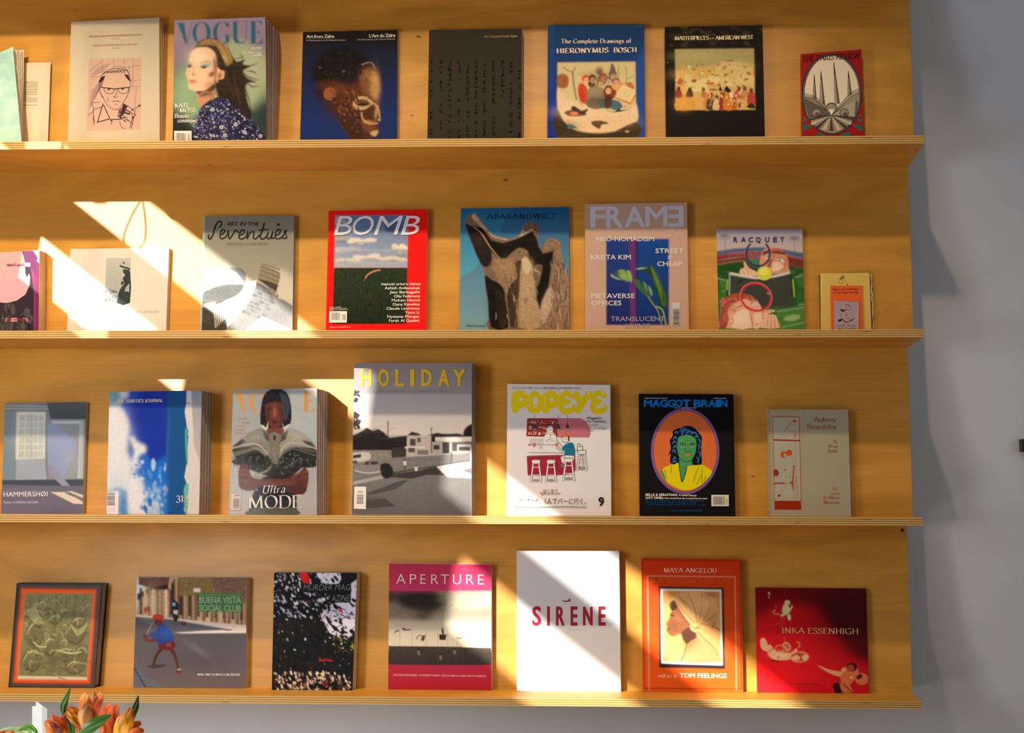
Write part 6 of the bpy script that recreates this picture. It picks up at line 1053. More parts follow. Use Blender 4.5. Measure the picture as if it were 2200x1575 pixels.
def art_maggot(a):
    a.r(90, 60, 1240, 1520, (10, 11, 14), 0.1)
    E_ = [(640 + 372 * math.cos(t), 733 + 470 * math.sin(t)) for t in [2 * math.pi * k / 72 for k in range(72)]]
    E_ = [(x + (y - 733) * 0.06 if False else x, y) for x, y in E_]
    a.loop(E_, 30, (150, 20, 50)); a.loop(E_, 22, (96, 100, 176))
    for k in range(0, 144):
        t = 2 * math.pi * k / 144; x, y = 640 + 372 * math.cos(t), 733 + 470 * math.sin(t); a.l([(x - 9 * math.cos(t + .8), y - 9 * math.sin(t + .8)), (x + 9 * math.cos(t + .8), y + 9 * math.sin(t + .8))], 5, (40, 22, 50)); a.layer -= 1
    a.layer += 2; a.e(640, 733, 355, 453, (186, 92, 46), 0, 0.02, 60, ((0, 280), (0, 1190), (196, 100, 46)))
    bl, hb, gr, yl, k_ = (10, 12, 20), (44, 112, 178), (64, 136, 80), (200, 186, 10), (14, 16, 18)
    a.p([(590, 470), (650, 446), (730, 460), (790, 520), (830, 580), (822, 680), (825, 780), (822, 880), (740, 900), (500, 880), (470, 820), (480, 760), (450, 780), (480, 700), (466, 620), (500, 560), (500, 510), (550, 480)], bl, 0, 4)
    random.seed(12)
    for pts in ([(575, 520), (600, 480), (660, 470)], [(600, 560), (620, 500), (700, 490)], [(640, 550), (680, 510), (740, 520)], [(700, 540), (750, 520), (790, 570)], [(520, 530), (545, 510), (560, 540)], [(500, 600), (530, 570), (550, 600)], [(490, 650), (520, 620), (545, 650)], [(500, 700), (530, 670), (545, 700)], [(490, 740), (520, 720), (540, 760)], [(500, 830), (520, 800), (545, 830)], [(490, 860), (520, 840), (550, 870)], [(780, 600), (810, 610), (800, 650)], [(775, 660), (800, 670), (790, 720)], [(780, 740), (810, 750), (800, 800)], [(765, 800), (790, 820), (780, 870)], [(740, 580), (770, 560), (800, 580)]): a.l(pts, 16, hb, 1, 0.7); a.l([(p[0] + 6, p[1] + 12) for p in pts], 6, (30, 80, 150), 1, 0.7)
    a.p([(560, 590), (600, 560), (690, 550), (760, 600), (765, 700), (750, 770), (720, 830), (725, 880), (770, 895), (650, 905), (655, 960), (605, 1080), (580, 980), (575, 880), (570, 800), (550, 700)], gr, 0, 3); a.p([(365, 960), (385, 945), (430, 1080), (380, 1020)], gr)
    a.p([(385, 935), (440, 900), (520, 880), (570, 865), (582, 960), (606, 1078), (650, 960), (660, 903), (740, 895), (830, 885), (900, 925), (945, 965), (900, 1040), (820, 1115), (720, 1165), (620, 1172), (520, 1135), (440, 1085), (410, 1010)], yl, 0, 2); a.l([(570, 865), (582, 960), (606, 1078), (650, 960), (660, 903)], 9, k_, 1)
    for l_ in ([(490, 900), (475, 985)], [(800, 900), (760, 990), (735, 1080)], [(835, 910), (820, 1010), (770, 1110)], [(830, 1005), (832, 1100)], [(410, 940), (430, 1040)], [(880, 1010), (850, 1080)]): a.l(l_, 5, k_, 1)
    for cx, cy, s_ in ((612, 682, 1), (715, 682, 1), (672, 632, .8)): a.p([(cx - 26 * s_, cy), (cx, cy - 13 * s_), (cx + 26 * s_, cy), (cx, cy + 11 * s_)], (190, 200, 190), 0, 2); a.e(cx, cy, 9 * s_, 10 * s_, k_); a.l([(cx - 28 * s_, cy), (cx, cy - 16 * s_), (cx + 28 * s_, cy)], 6, k_, 1)
    a.l([(585, 655), (615, 645), (645, 662)], 8, k_, 1); a.l([(695, 660), (720, 645), (755, 655)], 8, k_, 1); a.l([(650, 700), (640, 735), (690, 742), (705, 730)], 5, k_, 1); a.p([(625, 770), (670, 762), (712, 770), (670, 792)], (205, 110, 60), 0, 2); a.l([(625, 772), (712, 772)], 4, k_); a.l([(565, 790), (610, 840), (660, 852), (720, 830)], 5, k_, 1); a.l([(615, 910), (625, 930)], 4, k_)
    a.part('masthead'); c = (0, 104, 190)
    for ch, x0, x1 in zip('MAGGOTBRAIN', (178, 272, 358, 442, 528, 608, 738, 824, 906, 984, 1040), (262, 355, 438, 524, 606, 704, 816, 900, 980, 1032, 1112)): a.t(ch, x0, 232, x1, 234, 78, c, bold=0.045)
    a.part('lettering'); w = (205, 200, 186)
    a.t('THIRD MAN RECORDS & BOOKS', 186, 142, 440, 142, 11, w, bold=.03); a.t('TWELVE DOLLARS', 958, 142, 1102, 143, 10, w, bold=.03); a.t('NO. 10', 522, 250, 578, 250, 10, w, bold=.03); a.t('SEP/OCT/NOV 2022', 596, 250, 766, 250, 10, w, bold=.03)
    a.t('BELLE & SEBASTIAN:', 196, 1236, 555, 1238, 25, w, bold=.05); a.t('A visual history', 570, 1238, 770, 1242, 22, w, bold=.03); a.t('LUCY CAHILL:', 196, 1270, 400, 1272, 25, w, bold=.05); a.t('New work from the young Detroit artist', 410, 1272, 888, 1276, 20, w, bold=.03); b_ = (10, 70, 130)
    a.t('Plus: SCOTT ASHETON, GHOULARDI, LYDIA LUNCH', 196, 1300, 845, 1303, 14, b_, bold=.04); a.t('JOHN SINCLAIR, PHILIP CORNER & MORE', 196, 1322, 765, 1324, 14, b_, bold=.04); a.t('GARY PANTER, ROKY ERICKSON & more sounds', 196, 1344, 858, 1346, 14, b_, bold=.04); a.t('MUSIC, ART, WRITING & MORE', 486, 1412, 832, 1414, 18, b_, bold=.04)
    a.part('barcode_label'); a.r(936, 1226, 1132, 1354, (200, 192, 176)); a.bars(956, 1244, 1088, 1336, 20, BLK); a.bars(1100, 1264, 1120, 1336, 4, (110, 100, 90))
def art_line(a):
    a.r(140, 100, 1260, 1500, (172, 164, 138), 0.03); a.p([(160, 115), (200, 120), (215, 1470), (185, 1470)], (160, 150, 122)); o = (176, 84, 50); d = (160, 44, 8)
    a.p([(232, 205), (568, 208), (592, 1375), (256, 1375)], (180, 176, 156)); a.lines([[(232, 205), (566, 210)]], 12, o); a.l([(232, 205), (244, 700), (258, 1260)], 7, o); a.l([(566, 208), (578, 700), (590, 1260)], 9, o); a.l([(240, 497), (576, 508)], 18, d); a.p([(256, 1260), (588, 1262), (592, 1374), (256, 1372)], d)
    a.p([(480, 252), (500, 244), (535, 252), (515, 282), (492, 276)], (196, 84, 34), 0, 2); a.l([(482, 268), (430, 325), (385, 382)], 7, (150, 90, 50)); a.p([(500, 280), (535, 290), (560, 385), (400, 380)], (186, 176, 164)); a.lines([[(500 + 4 * k, 285), (430 + 22 * k, 380)] for k in range(6)], 3, (190, 150, 130)); a.l([(385, 382), (470, 388), (560, 384)], 4, (190, 140, 120)); a.p([(480, 390), (540, 390), (515, 450)], (186, 150, 138)); a.e(513, 444, 10, 12, o); a.l([(514, 455), (518, 820)], 4, (190, 120, 90))
    a.e(372, 682, 42, 44, (200, 90, 40)); a.e(440, 658, 40, 38, (196, 84, 30)); a.e(388, 690, 16, 26, (180, 172, 150)); a.lines([[(340, 640), (335, 620)], [(375, 625), (372, 608)]], 4, o)
    th = (178, 150, 128); a.lines([[(400, 720), (385, 790), (400, 860), (360, 900)], [(450, 700), (490, 760), (470, 880), (440, 930)], [(268, 840), (300, 790), (350, 800)], [(330, 905), (390, 895)], [(320, 930), (350, 1000), (390, 1020)], [(390, 985), (450, 935), (480, 990)], [(255, 960), (300, 960)], [(255, 990), (310, 985)], [(430, 780), (420, 810)], [(430, 1050), (380, 1110), (330, 1180)], [(400, 1050), (350, 1110), (320, 1170)]], 4, th, 1)
    a.p([(246, 875), (290, 872), (312, 912), (296, 944), (248, 948)], d, 0, 2); a.e(388, 876, 10, 9, d); a.e(448, 965, 6, 8, d); a.l([(252, 1042), (386, 1040)], 14, d); a.p([(435, 1040), (480, 1010), (490, 830), (500, 820), (535, 822), (505, 835), (495, 1000), (490, 1150), (470, 1050)], (186, 66, 16)); a.p([(295, 1190), (320, 1180), (332, 1200), (310, 1212)], d, 0, 2); a.lines([[(515, 840), (525, 950), (505, 1100), (498, 1250)], [(525, 940), (545, 1100), (560, 1250)], [(520, 960), (530, 1250)]], 4, (180, 120, 90), 1)
    a.part('lettering'); c = (150, 66, 40)
    a.t('Aubrey', 742, 270, 1026, 272, 62, c, 's', thick=.13); a.t('Beardsley', 666, 358, 1034, 360, 62, c, 's', thick=.13); c = (160, 96, 60)
    a.t('By', 992, 538, 1046, 538, 40, c, 's'); a.t('Brian', 930, 596, 1048, 597, 40, c, 's'); a.t('Reade', 922, 654, 1050, 655, 40, c, 's'); a.t('Vic-', 976, 1130, 1070, 1130, 38, c, 's'); a.t('toria', 960, 1184, 1068, 1184, 38, c, 's'); a.t('& Albert', 866, 1240, 1070, 1242, 38, c, 's'); a.t('Museum', 872, 1298, 1068, 1299, 38, c, 's')
def art_relief(a):
    a.p([(150, 285), (880, 290), (815, 1200), (70, 1190)], (44, 42, 44)); a.p([(168, 300), (868, 305), (808, 1182), (90, 1172)], (78, 66, 62)); a.p([(180, 328), (832, 340), (776, 1155), (112, 1146)], (196, 66, 20)); a.p([(192, 342), (822, 352), (766, 1140), (126, 1134)], (226, 92, 26)); a.p([(216, 374), (800, 380), (746, 1120), (152, 1112)], (196, 194, 160))
    a.p([(216, 374), (800, 380), (746, 1095), (156, 1088)], (124, 118, 78), 0.3)
    a.air(300, 700, 90, 130, (150, 144, 98), .5); a.air(640, 700, 100, 110, (154, 148, 100), .5); a.air(460, 900, 60, 160, (70, 64, 40), .6); a.air(560, 560, 200, 40, (80, 76, 48), .5); a.air(280, 950, 90, 110, (140, 134, 92), .5); a.air(620, 900, 120, 50, (146, 140, 96), .5)
    hi, lo = (196, 190, 136), (62, 58, 34); random.seed(17)
    for x in (260, 340, 415, 490, 570, 650, 735): a.l([(x, 395), (x - 6, 560)], 4, lo)
    a.dots(230, 400, 790, 545, 90, [(160, 152, 106), (90, 86, 54), (140, 132, 90)], 3, 7, 3, 90)
    for x, y, rx, ry in ((300, 720, 90, 130), (640, 720, 100, 110), (270, 950, 90, 120), (560, 900, 110, 70), (470, 600, 60, 50), (700, 900, 60, 90), (430, 830, 60, 100), (640, 1010, 90, 70), (330, 620, 40, 60), (680, 620, 70, 50)):
        a.e(x, y, rx, ry, (110, 104, 66), random.uniform(-30, 30), 0.5); a.l([(x - rx * .8, y + ry * .1), (x - rx * .2, y - ry * .6), (x + rx * .7, y - ry * .5)], 10, hi, 1, 0.6); a.l([(x - rx * .7, y + ry * .5), (x + rx * .2, y + ry * .8), (x + rx * .8, y + ry * .2)], 9, lo, 1, 0.6)
    for _ in range(110):
        x, y = random.uniform(190, 740), random.uniform(480, 1060); t = random.uniform(-1, 1.6); L_ = random.uniform(20, 60); a.l([(x, y), (x + L_ * math.cos(t), y + L_ * math.sin(t)), (x + L_ * 1.6 * math.cos(t + .5), y + L_ * 1.5 * math.sin(t + .5))], random.uniform(4, 8), random.choice([hi, lo, (150, 144, 98), (98, 92, 58)]), 1, 0.7); a.layer -= 0.8
    for k in range(5): a.l([(232 + 16 * k, 520 - 8 * k), (300 + 18 * k, 640)], 6, hi); a.l([(600 + 10 * k, 640 + 16 * k), (670, 690 + 12 * k), (750 - 6 * k, 630 + 16 * k)], 4, hi, 1)
    a.blur(0.9)
    a.l([(285, 790), (330, 830), (400, 835)], 14, hi, 1, 0.5); a.l([(480, 860), (600, 890), (700, 880)], 14, hi, 1, 0.5)
    a.l([(160, 1092), (740, 1105)], 14, (205, 202, 172)); a.l([(500, 1100), (560, 1112)], 8, (120, 112, 100))
def art_street(a):
    a.r(1130, 220, 2160, 1200, (96, 92, 96), 0.1); a.p([(1180, 238), (2120, 238), (2115, 700), (1700, 640), (1165, 570)], (176, 142, 106), 0.3)
    a.p([(1180, 238), (1300, 238), (1240, 340), (1190, 400), (1175, 560), (1170, 400)], (196, 206, 214)); a.p([(1190, 238), (1460, 238), (1440, 340), (1300, 330), (1190, 300)], (96, 66, 56), 0.6); a.p([(1180, 380), (1290, 330), (1440, 300), (1455, 350), (1300, 350), (1180, 440)], (40, 26, 28), 0.3)
    random.seed(19)
    for k in range(26):
        x = 1200 + k * 36; h = 330 + k * 2 if k < 8 else 250; c = random.choice([(206, 172, 132), (150, 108, 82), (110, 70, 56), (214, 190, 156), (96, 96, 66), (62, 40, 36)]); a.p([(x, h), (x + 20, h), (x + 22, 560 + k * 4), (x + 2, 556 + k * 4)], c, 0.2)
    for k in range(9): x = 1470 + k * 74; a.p([(x, 300), (x + 12, 268), (x + 26, 300), (x + 26, 560 + k * 6), (x, 556 + k * 6)], (52, 30, 30), 0.2)
    a.p([(1530, 240), (1850, 240), (1820, 380), (1540, 400)], (120, 100, 56), 0.5); a.p([(1810, 238), (2120, 238), (2110, 470), (1850, 380)], (110, 84, 66), 0.6); a.r(1665, 332, 1720, 364, (214, 206, 200))
    a.p([(1165, 560), (1700, 610), (2115, 650), (2115, 712), (1500, 700), (1165, 590)], (206, 190, 180), 0.1); a.p([(1165, 575), (1480, 600), (2000, 690), (1700, 700), (1500, 715), (1160, 720)], (80, 82, 92), 0.1); a.p([(1500, 712), (1960, 690), (2000, 700), (2115, 705), (2115, 716), (1620, 724)], (210, 204, 202)); a.p([(1160, 600), (1500, 720), (2115, 716), (2110, 1190), (1145, 1185)], (78, 76, 82), 0.1, 0, ((0, 700), (0, 1180), (104, 92, 96))); a.p([(1150, 1010), (1430, 1180), (1145, 1182)], (96, 98, 112), 0.1); a.l([(1152, 1015), (1250, 1180)], 10, (34, 32, 38)); a.l([(1190, 1085), (1400, 1085)], 3, (60, 56, 60))
    a.air(1900, 500, 200, 90, (190, 160, 130), .35); a.air(1300, 450, 60, 120, (214, 190, 160), .4); a.blur(0.9); a.air(1700, 950, 300, 120, (70, 66, 74), .5); a.air(1350, 900, 200, 90, (88, 86, 96), .4); a.air(1700, 860, 110, 26, (120, 118, 126), .5, 35)
    a.e(1250, 520, 12, 32, (186, 40, 44)); a.e(1275, 510, 10, 26, (110, 30, 40)); a.p([(1480, 460), (1510, 440), (1540, 480), (1535, 520), (1525, 610), (1500, 615), (1480, 570), (1470, 510)], (24, 24, 30), 0.1, 2); a.e(1497, 442, 12, 12, (36, 26, 26)); a.p([(1490, 520), (1530, 520), (1525, 560), (1490, 550)], (180, 176, 180)); a.e(1495, 470, 14, 16, (96, 176, 190)); a.e(1580, 634, 20, 18, (78, 36, 34)); a.e(1960, 690, 34, 6, (90, 50, 40))
    sk = (92, 48, 40)
    a.e(1362, 590, 44, 36, (166, 52, 34)); a.p([(1312, 590), (1320, 560), (1360, 553), (1404, 570), (1400, 610), (1330, 620)], (176, 58, 34), 0, 2); a.e(1362, 625, 36, 28, sk); a.l([(1312, 625), (1285, 680), (1258, 735)], 9, (130, 130, 140)); a.e(1250, 745, 22, 20, sk)
    a.p([(1400, 640), (1440, 670), (1475, 720), (1490, 790), (1400, 800), (1370, 830), (1350, 790), (1300, 750), (1290, 725), (1340, 700), (1360, 655)], (36, 66, 138), 0.1, 2); a.l([(1240, 770), (1300, 785), (1350, 770)], 22, sk, 1); a.p([(1365, 820), (1430, 790), (1495, 790), (1505, 840), (1450, 870), (1420, 860), (1370, 850)], (100, 22, 28), 0, 2); a.p([(1430, 805), (1470, 800), (1465, 830), (1435, 835)], (96, 78, 76)); a.l([(1390, 850), (1340, 920), (1315, 1020)], 34, (72, 36, 34), 1, -0.5); a.l([(1475, 860), (1510, 930), (1535, 1040)], 34, (80, 40, 36), 1, -0.5); a.p([(1515, 1030), (1550, 1020), (1562, 1055), (1520, 1066)], (110, 40, 40), 0, 2); a.l([(1525, 1032), (1555, 1028)], 8, (200, 190, 190)); a.p([(1255, 1000), (1400, 985), (1430, 1000), (1330, 1020)], (60, 56, 62), 0, 2)
    a.blur(0.5); a.air(1430, 720, 40, 50, (50, 84, 160), .5); a.air(1400, 790, 50, 20, (24, 44, 100), .6)
    a.p([(1708, 372), (2078, 376), (2074, 540), (1704, 534)], (66, 112, 58), 0.1); a.part('lettering'); c = (128, 156, 124)
    a.t('THE COMPANION BOOK TO THE FILM', 1716, 394, 2070, 398, 10, (150, 170, 140)); a.t('BUENA VISTA', 1714, 460, 2072, 462, 56, c, bold=.04); a.t('SOCIAL CLUB', 1714, 528, 2070, 532, 54, c, bold=.04); a.t('WIM AND DONATA WENDERS', 1696, 1082, 2066, 1084, 18, (222, 216, 210), 's', thick=.2)
def art_foliage(a):
    a.r(120, 90, 1110, 1460, (15, 17, 22), 0.3); a.p([(640, 110), (890, 110), (880, 230), (700, 220)], (205, 200, 215), 0.1, 2); a.p([(1020, 230), (1090, 180), (1075, 760), (960, 870), (780, 790), (680, 600), (700, 480), (900, 440)], (200, 196, 214), 0.1); a.p([(600, 420), (700, 400), (680, 600), (650, 560)], (170, 170, 180), 0.3)
    random.seed(23); w_ = [(205, 202, 214), (150, 152, 162), (226, 222, 226), (176, 170, 178)]
    a.dots(150, 110, 780, 640, 230, w_, 4, 15, 2.6, 60, 5); a.dots(150, 600, 1060, 1200, 100, [(90, 90, 66), (150, 146, 120), (54, 62, 40), (120, 84, 60), (200, 190, 170)], 3, 11, 2.4); a.dots(150, 1230, 1010, 1440, 190, [(196, 160, 140), (214, 196, 176), (120, 90, 76), (60, 46, 44)], 5, 15, 2.8, 60); a.dots(820, 820, 1060, 1010, 40, [(110, 112, 50), (168, 150, 70), (64, 74, 36)], 6, 16, 2)
    a.dots(130, 110, 1070, 1200, 420, [(12, 14, 18), (20, 24, 22), (26, 20, 22)], 6, 26, 3.2, 50, 6, lambda x, y: not (x > 780 and y < 760 and random.random() < .6)); a.dots(680, 470, 1070, 800, 40, [(24, 22, 30)], 4, 9, 5, 40)
    a.blur(0.45); dk = (26, 24, 34)
    for l_ in ([(780, 670), (850, 640), (940, 620), (1070, 575)], [(690, 540), (760, 520), (900, 580), (960, 600), (1040, 545)], [(800, 560), (770, 640), (730, 760)], [(900, 560), (940, 600), (1000, 630)], [(850, 740), (900, 700), (960, 740)], [(780, 800), (840, 760), (920, 800)]): a.l(l_, 9, dk, 1, 0.6)
    a.p([(445, 112), (520, 110), (555, 180), (545, 225), (490, 225), (460, 190)], (205, 24, 26), 0.1, 2); a.p([(870, 520), (900, 515), (920, 530), (905, 556), (885, 545)], (190, 24, 36), 0, 2); a.p([(530, 420), (560, 430), (545, 470)], (130, 20, 26)); a.p([(650, 1110), (700, 1080), (800, 1090), (810, 1110), (740, 1105)], (150, 20, 34), 0.3, 2); a.p([(700, 1360), (750, 1350), (760, 1390), (710, 1390)], (110, 20, 30), 0.3, 2); a.e(570, 1180, 14, 10, (110, 20, 30))
    a.p([(455, 234), (1022, 234), (1016, 446), (784, 444), (786, 330), (450, 330)], (14, 15, 18)); a.part('lettering'); c = (130, 140, 138)
    a.t('MURDER MAG', 484, 308, 1016, 306, 68, c, shear=.22, bold=-0.018); a.t('AZINE', 800, 432, 1010, 430, 72, c, shear=.22, bold=-0.018)
def art_aperture(a):
    rd = (172, 36, 66); a.r(100, 90, 1250, 400, rd, 0.02, (186, 46, 92)); a.r(100, 1170, 1250, 1480, (166, 34, 62), 0.02, (180, 22, 40)); a.r(100, 388, 1250, 985, (66, 58, 48), 0.1, (212, 200, 178))
    a.p([(118, 390), (1220, 394), (1220, 560), (860, 600), (640, 640), (400, 620), (250, 600), (118, 560)], (52, 44, 36), 0.35, 0, ((300, 0), (1200, 0), (196, 184, 158))); a.p([(140, 500), (300, 560), (420, 560), (560, 700), (300, 760), (118, 700)], (130, 116, 98), 0.3, 2); a.p([(240, 420), (600, 400), (700, 520), (600, 620), (380, 600), (250, 540)], (30, 25, 22), 0.25, 3); a.p([(420, 640), (560, 620), (600, 660), (500, 720), (420, 700)], (84, 72, 62), 0.3, 3); a.p([(610, 490), (800, 470), (1000, 490), (800, 520)], (170, 156, 130), 0.1, 3)
    a.air(500, 500, 320, 90, (34, 28, 24), .75, 4); a.air(300, 640, 160, 50, (120, 106, 88), .6); a.air(760, 650, 200, 50, (150, 138, 116), .6); a.air(1000, 520, 200, 60, (200, 188, 160), .5); a.air(470, 680, 70, 30, (70, 60, 50), .7)
    a.p([(118, 700), (1220, 720), (1220, 985), (118, 975)], (196, 182, 160), 0.03, 0, ((0, 700), (0, 980), (222, 212, 192)))
    a.blur(5); a.r(100, 90, 1250, 389, (176, 38, 72), 0.0, (190, 52, 98))
    a.p([(118, 975), (1220, 995), (1220, 1190), (116, 1170)], (66, 58, 54), 0.4, 0, ((0, 980), (0, 1180), (48, 42, 42))); a.l([(118, 978), (900, 985)], 5, (60, 16, 20))
    a.r(100, 1176, 1250, 1480, (170, 40, 68), 0.0, (176, 22, 40))
    for x in (242, 372, 520, 645, 750, 850): a.l([(x, 810), (x - 2, 975)], 3, (110, 96, 84))
    d = (48, 36, 32); a.l([(185, 835), (210, 815), (235, 812)], 12, d, 1); a.l([(265, 790), (300, 805), (360, 800)], 12, d, 1); a.e(285, 795, 16, 10, d); a.l([(418, 905), (435, 870), (470, 860)], 8, d, 1); a.p([(475, 862), (515, 862), (495, 925), (465, 915)], (88, 70, 56)); a.p([(658, 855), (735, 855), (725, 912), (660, 910)], (40, 30, 28)); a.l([(640, 852), (750, 852)], 3, d); a.e(693, 792, 9, 11, d); a.p([(682, 802), (704, 802), (708, 850), (688, 850)], d); a.l([(845, 885), (880, 895), (905, 870)], 12, (130, 100, 76), 1)
    for x, y in ((440, 1035), (672, 1085), (820, 1030)): a.e(x, y - 26, 10, 12, (30, 26, 26)); a.p([(x - 16, y - 10), (x + 12, y - 14), (x + 14, y + 34), (x - 8, y + 36)], (120, 108, 92), 0.2)
    a.part('lettering'); w = (226, 214, 204)
    for ch, x0, x1 in (('A', 204, 302), ('P', 348, 414), ('E', 460, 514), ('R', 574, 648), ('T', 676, 760), ('U', 804, 888), ('R', 944, 1022), ('E', 1068, 1128)): a.t(ch, x0, 317 + (x0 - 200) * .008, x1, 317 + (x1 - 200) * .008, 104, w, bold=-0.012)
    a.t('CROSSING BORDERS, CONTEMPORARY CZECH AND SLOVAK PHOTOGRAPHY', 168, 1290, 1156, 1304, 20, (236, 196, 186))
def art_sirene(a):
    a.r(110, 80, 1050, 1400, (226, 224, 228)); c = (172, 40, 62); a.part('lettering')
    for ch, x0, x1 in (('S', 262, 334), ('I', 392, 410), ('R', 470, 540), ('E', 598, 652), ('N', 708, 782), ('E', 842, 898)): a.t(ch, x0, 747, x1, 747, 160, c, bold=.035)
    a.part('emblem'); a.p([(520, 528), (545, 534), (575, 530), (570, 520), (600, 516), (585, 530), (610, 542), (580, 540), (550, 545), (525, 538)], (150, 40, 60)); a.e(588, 520, 8, 5, (150, 40, 60)); a.t('MAGAZINE', 570, 792, 730, 792, 6, (190, 170, 176)); a.t('N.10', 158, 1278, 186, 1278, 8, (190, 110, 130))
def art_maya(a):
    a.r(1190, 140, 2120, 1400, (196, 50, 12), 0.03, (222, 92, 22)); b = (120, 34, 14); a.loop([(1222, 176), (2078, 184), (2092, 1306), (1240, 1300)], 7, b); a.lines([[(1268, 316), (2034, 324)], [(1268, 316), (1282, 1320)], [(2034, 324), (2046, 1318)]], 5, (216, 176, 150))
    a.p([(1366, 408), (1936, 420), (1946, 1130), (1370, 1118)], (36, 30, 40)); a.p([(1382, 428), (1914, 436), (1926, 1098), (1388, 1082)], (236, 232, 222)); a.p([(1400, 446), (1902, 452), (1908, 1072), (1408, 1062)], (210, 146, 84), 0.1, 0, ((0, 450), (0, 1060), (222, 164, 104)))
    sk, dk, cl, ln = (136, 84, 52), (84, 50, 34), (224, 172, 110), (92, 56, 34)
    a.p([(1500, 520), (1480, 600), (1470, 660), (1452, 700), (1430, 740), (1448, 762), (1432, 790), (1460, 830), (1500, 845), (1560, 820), (1580, 870), (1610, 920), (1590, 980), (1620, 1000), (1700, 900), (1680, 760), (1600, 640)], sk, 0.2, 2); a.p([(1560, 820), (1640, 760), (1690, 820), (1660, 930), (1610, 920)], dk, 0.3, 2); a.p([(1460, 560), (1500, 530), (1530, 590), (1500, 620), (1470, 610)], (60, 36, 28), 0.3, 2)
    a.p([(1600, 930), (1700, 860), (1820, 900), (1900, 1010), (1905, 1070), (1560, 1066)], (200, 140, 90), 0.15, 2)
    a.p([(1470, 530), (1520, 480), (1620, 458), (1760, 462), (1850, 520), (1890, 620), (1898, 780), (1860, 740), (1760, 720), (1700, 750), (1640, 730), (1570, 640), (1500, 530)], cl, 0.1, 2); a.lines([[(1500, 520), (1580, 620), (1690, 740)], [(1620, 470), (1680, 600), (1700, 730)], [(1740, 470), (1740, 600), (1710, 730)], [(1820, 520), (1800, 640), (1720, 740)], [(1880, 640), (1800, 700), (1720, 750)], [(1540, 490), (1600, 560)]], 5, ln, 1); a.p([(1640, 740), (1700, 730), (1760, 760), (1740, 800), (1690, 810), (1650, 790)], (228, 176, 112), 0.1, 2); a.lines([[(1650, 760), (1740, 780)], [(1660, 800), (1730, 745)], [(1700, 800), (1780, 880), (1840, 930), (1888, 1000)], [(1760, 740), (1850, 760), (1900, 790)], [(1830, 780), (1860, 720)]], 6, ln, 1)
    a.blur(0.7); a.air(1500, 760, 60, 60, (110, 62, 40), .6); a.air(1640, 880, 60, 70, (70, 40, 28), .6, 20); a.air(1540, 660, 30, 60, (150, 92, 58), .5); a.air(1740, 560, 110, 70, (238, 192, 132), .6); a.air(1850, 680, 40, 100, (180, 124, 74), .5); a.air(1760, 980, 140, 60, (206, 144, 96), .5); a.air(1440, 500, 60, 60, (190, 126, 70), .4); a.air(1830, 480, 80, 30, (120, 74, 40), .5); a.air(1560, 1030, 120, 30, (226, 176, 120), .6)
    a.e(1482, 662, 20, 9, (60, 34, 26), 10); a.l([(1462, 645), (1500, 640)], 6, (60, 34, 26)); a.l([(1435, 775), (1466, 778)], 6, (70, 30, 26)); a.l([(1610, 920), (1590, 1000), (1560, 1060)], 7, ln, 1)
    a.part('lettering'); w = (232, 214, 190)
    a.t('MAYA ANGELOU', 1410, 284, 1870, 288, 38, w, 's', thick=.13); a.t('NOW SHEBA SINGS THE SONG', 1296, 378, 2006, 384, 46, (206, 96, 20), 's', thick=.11, track=.0); a.t('with art by', 1364, 1202, 1528, 1206, 30, w, 's', slant=.25, thick=.11); a.t('TOM FEELINGS', 1550, 1206, 1960, 1210, 40, w, bold=.04)
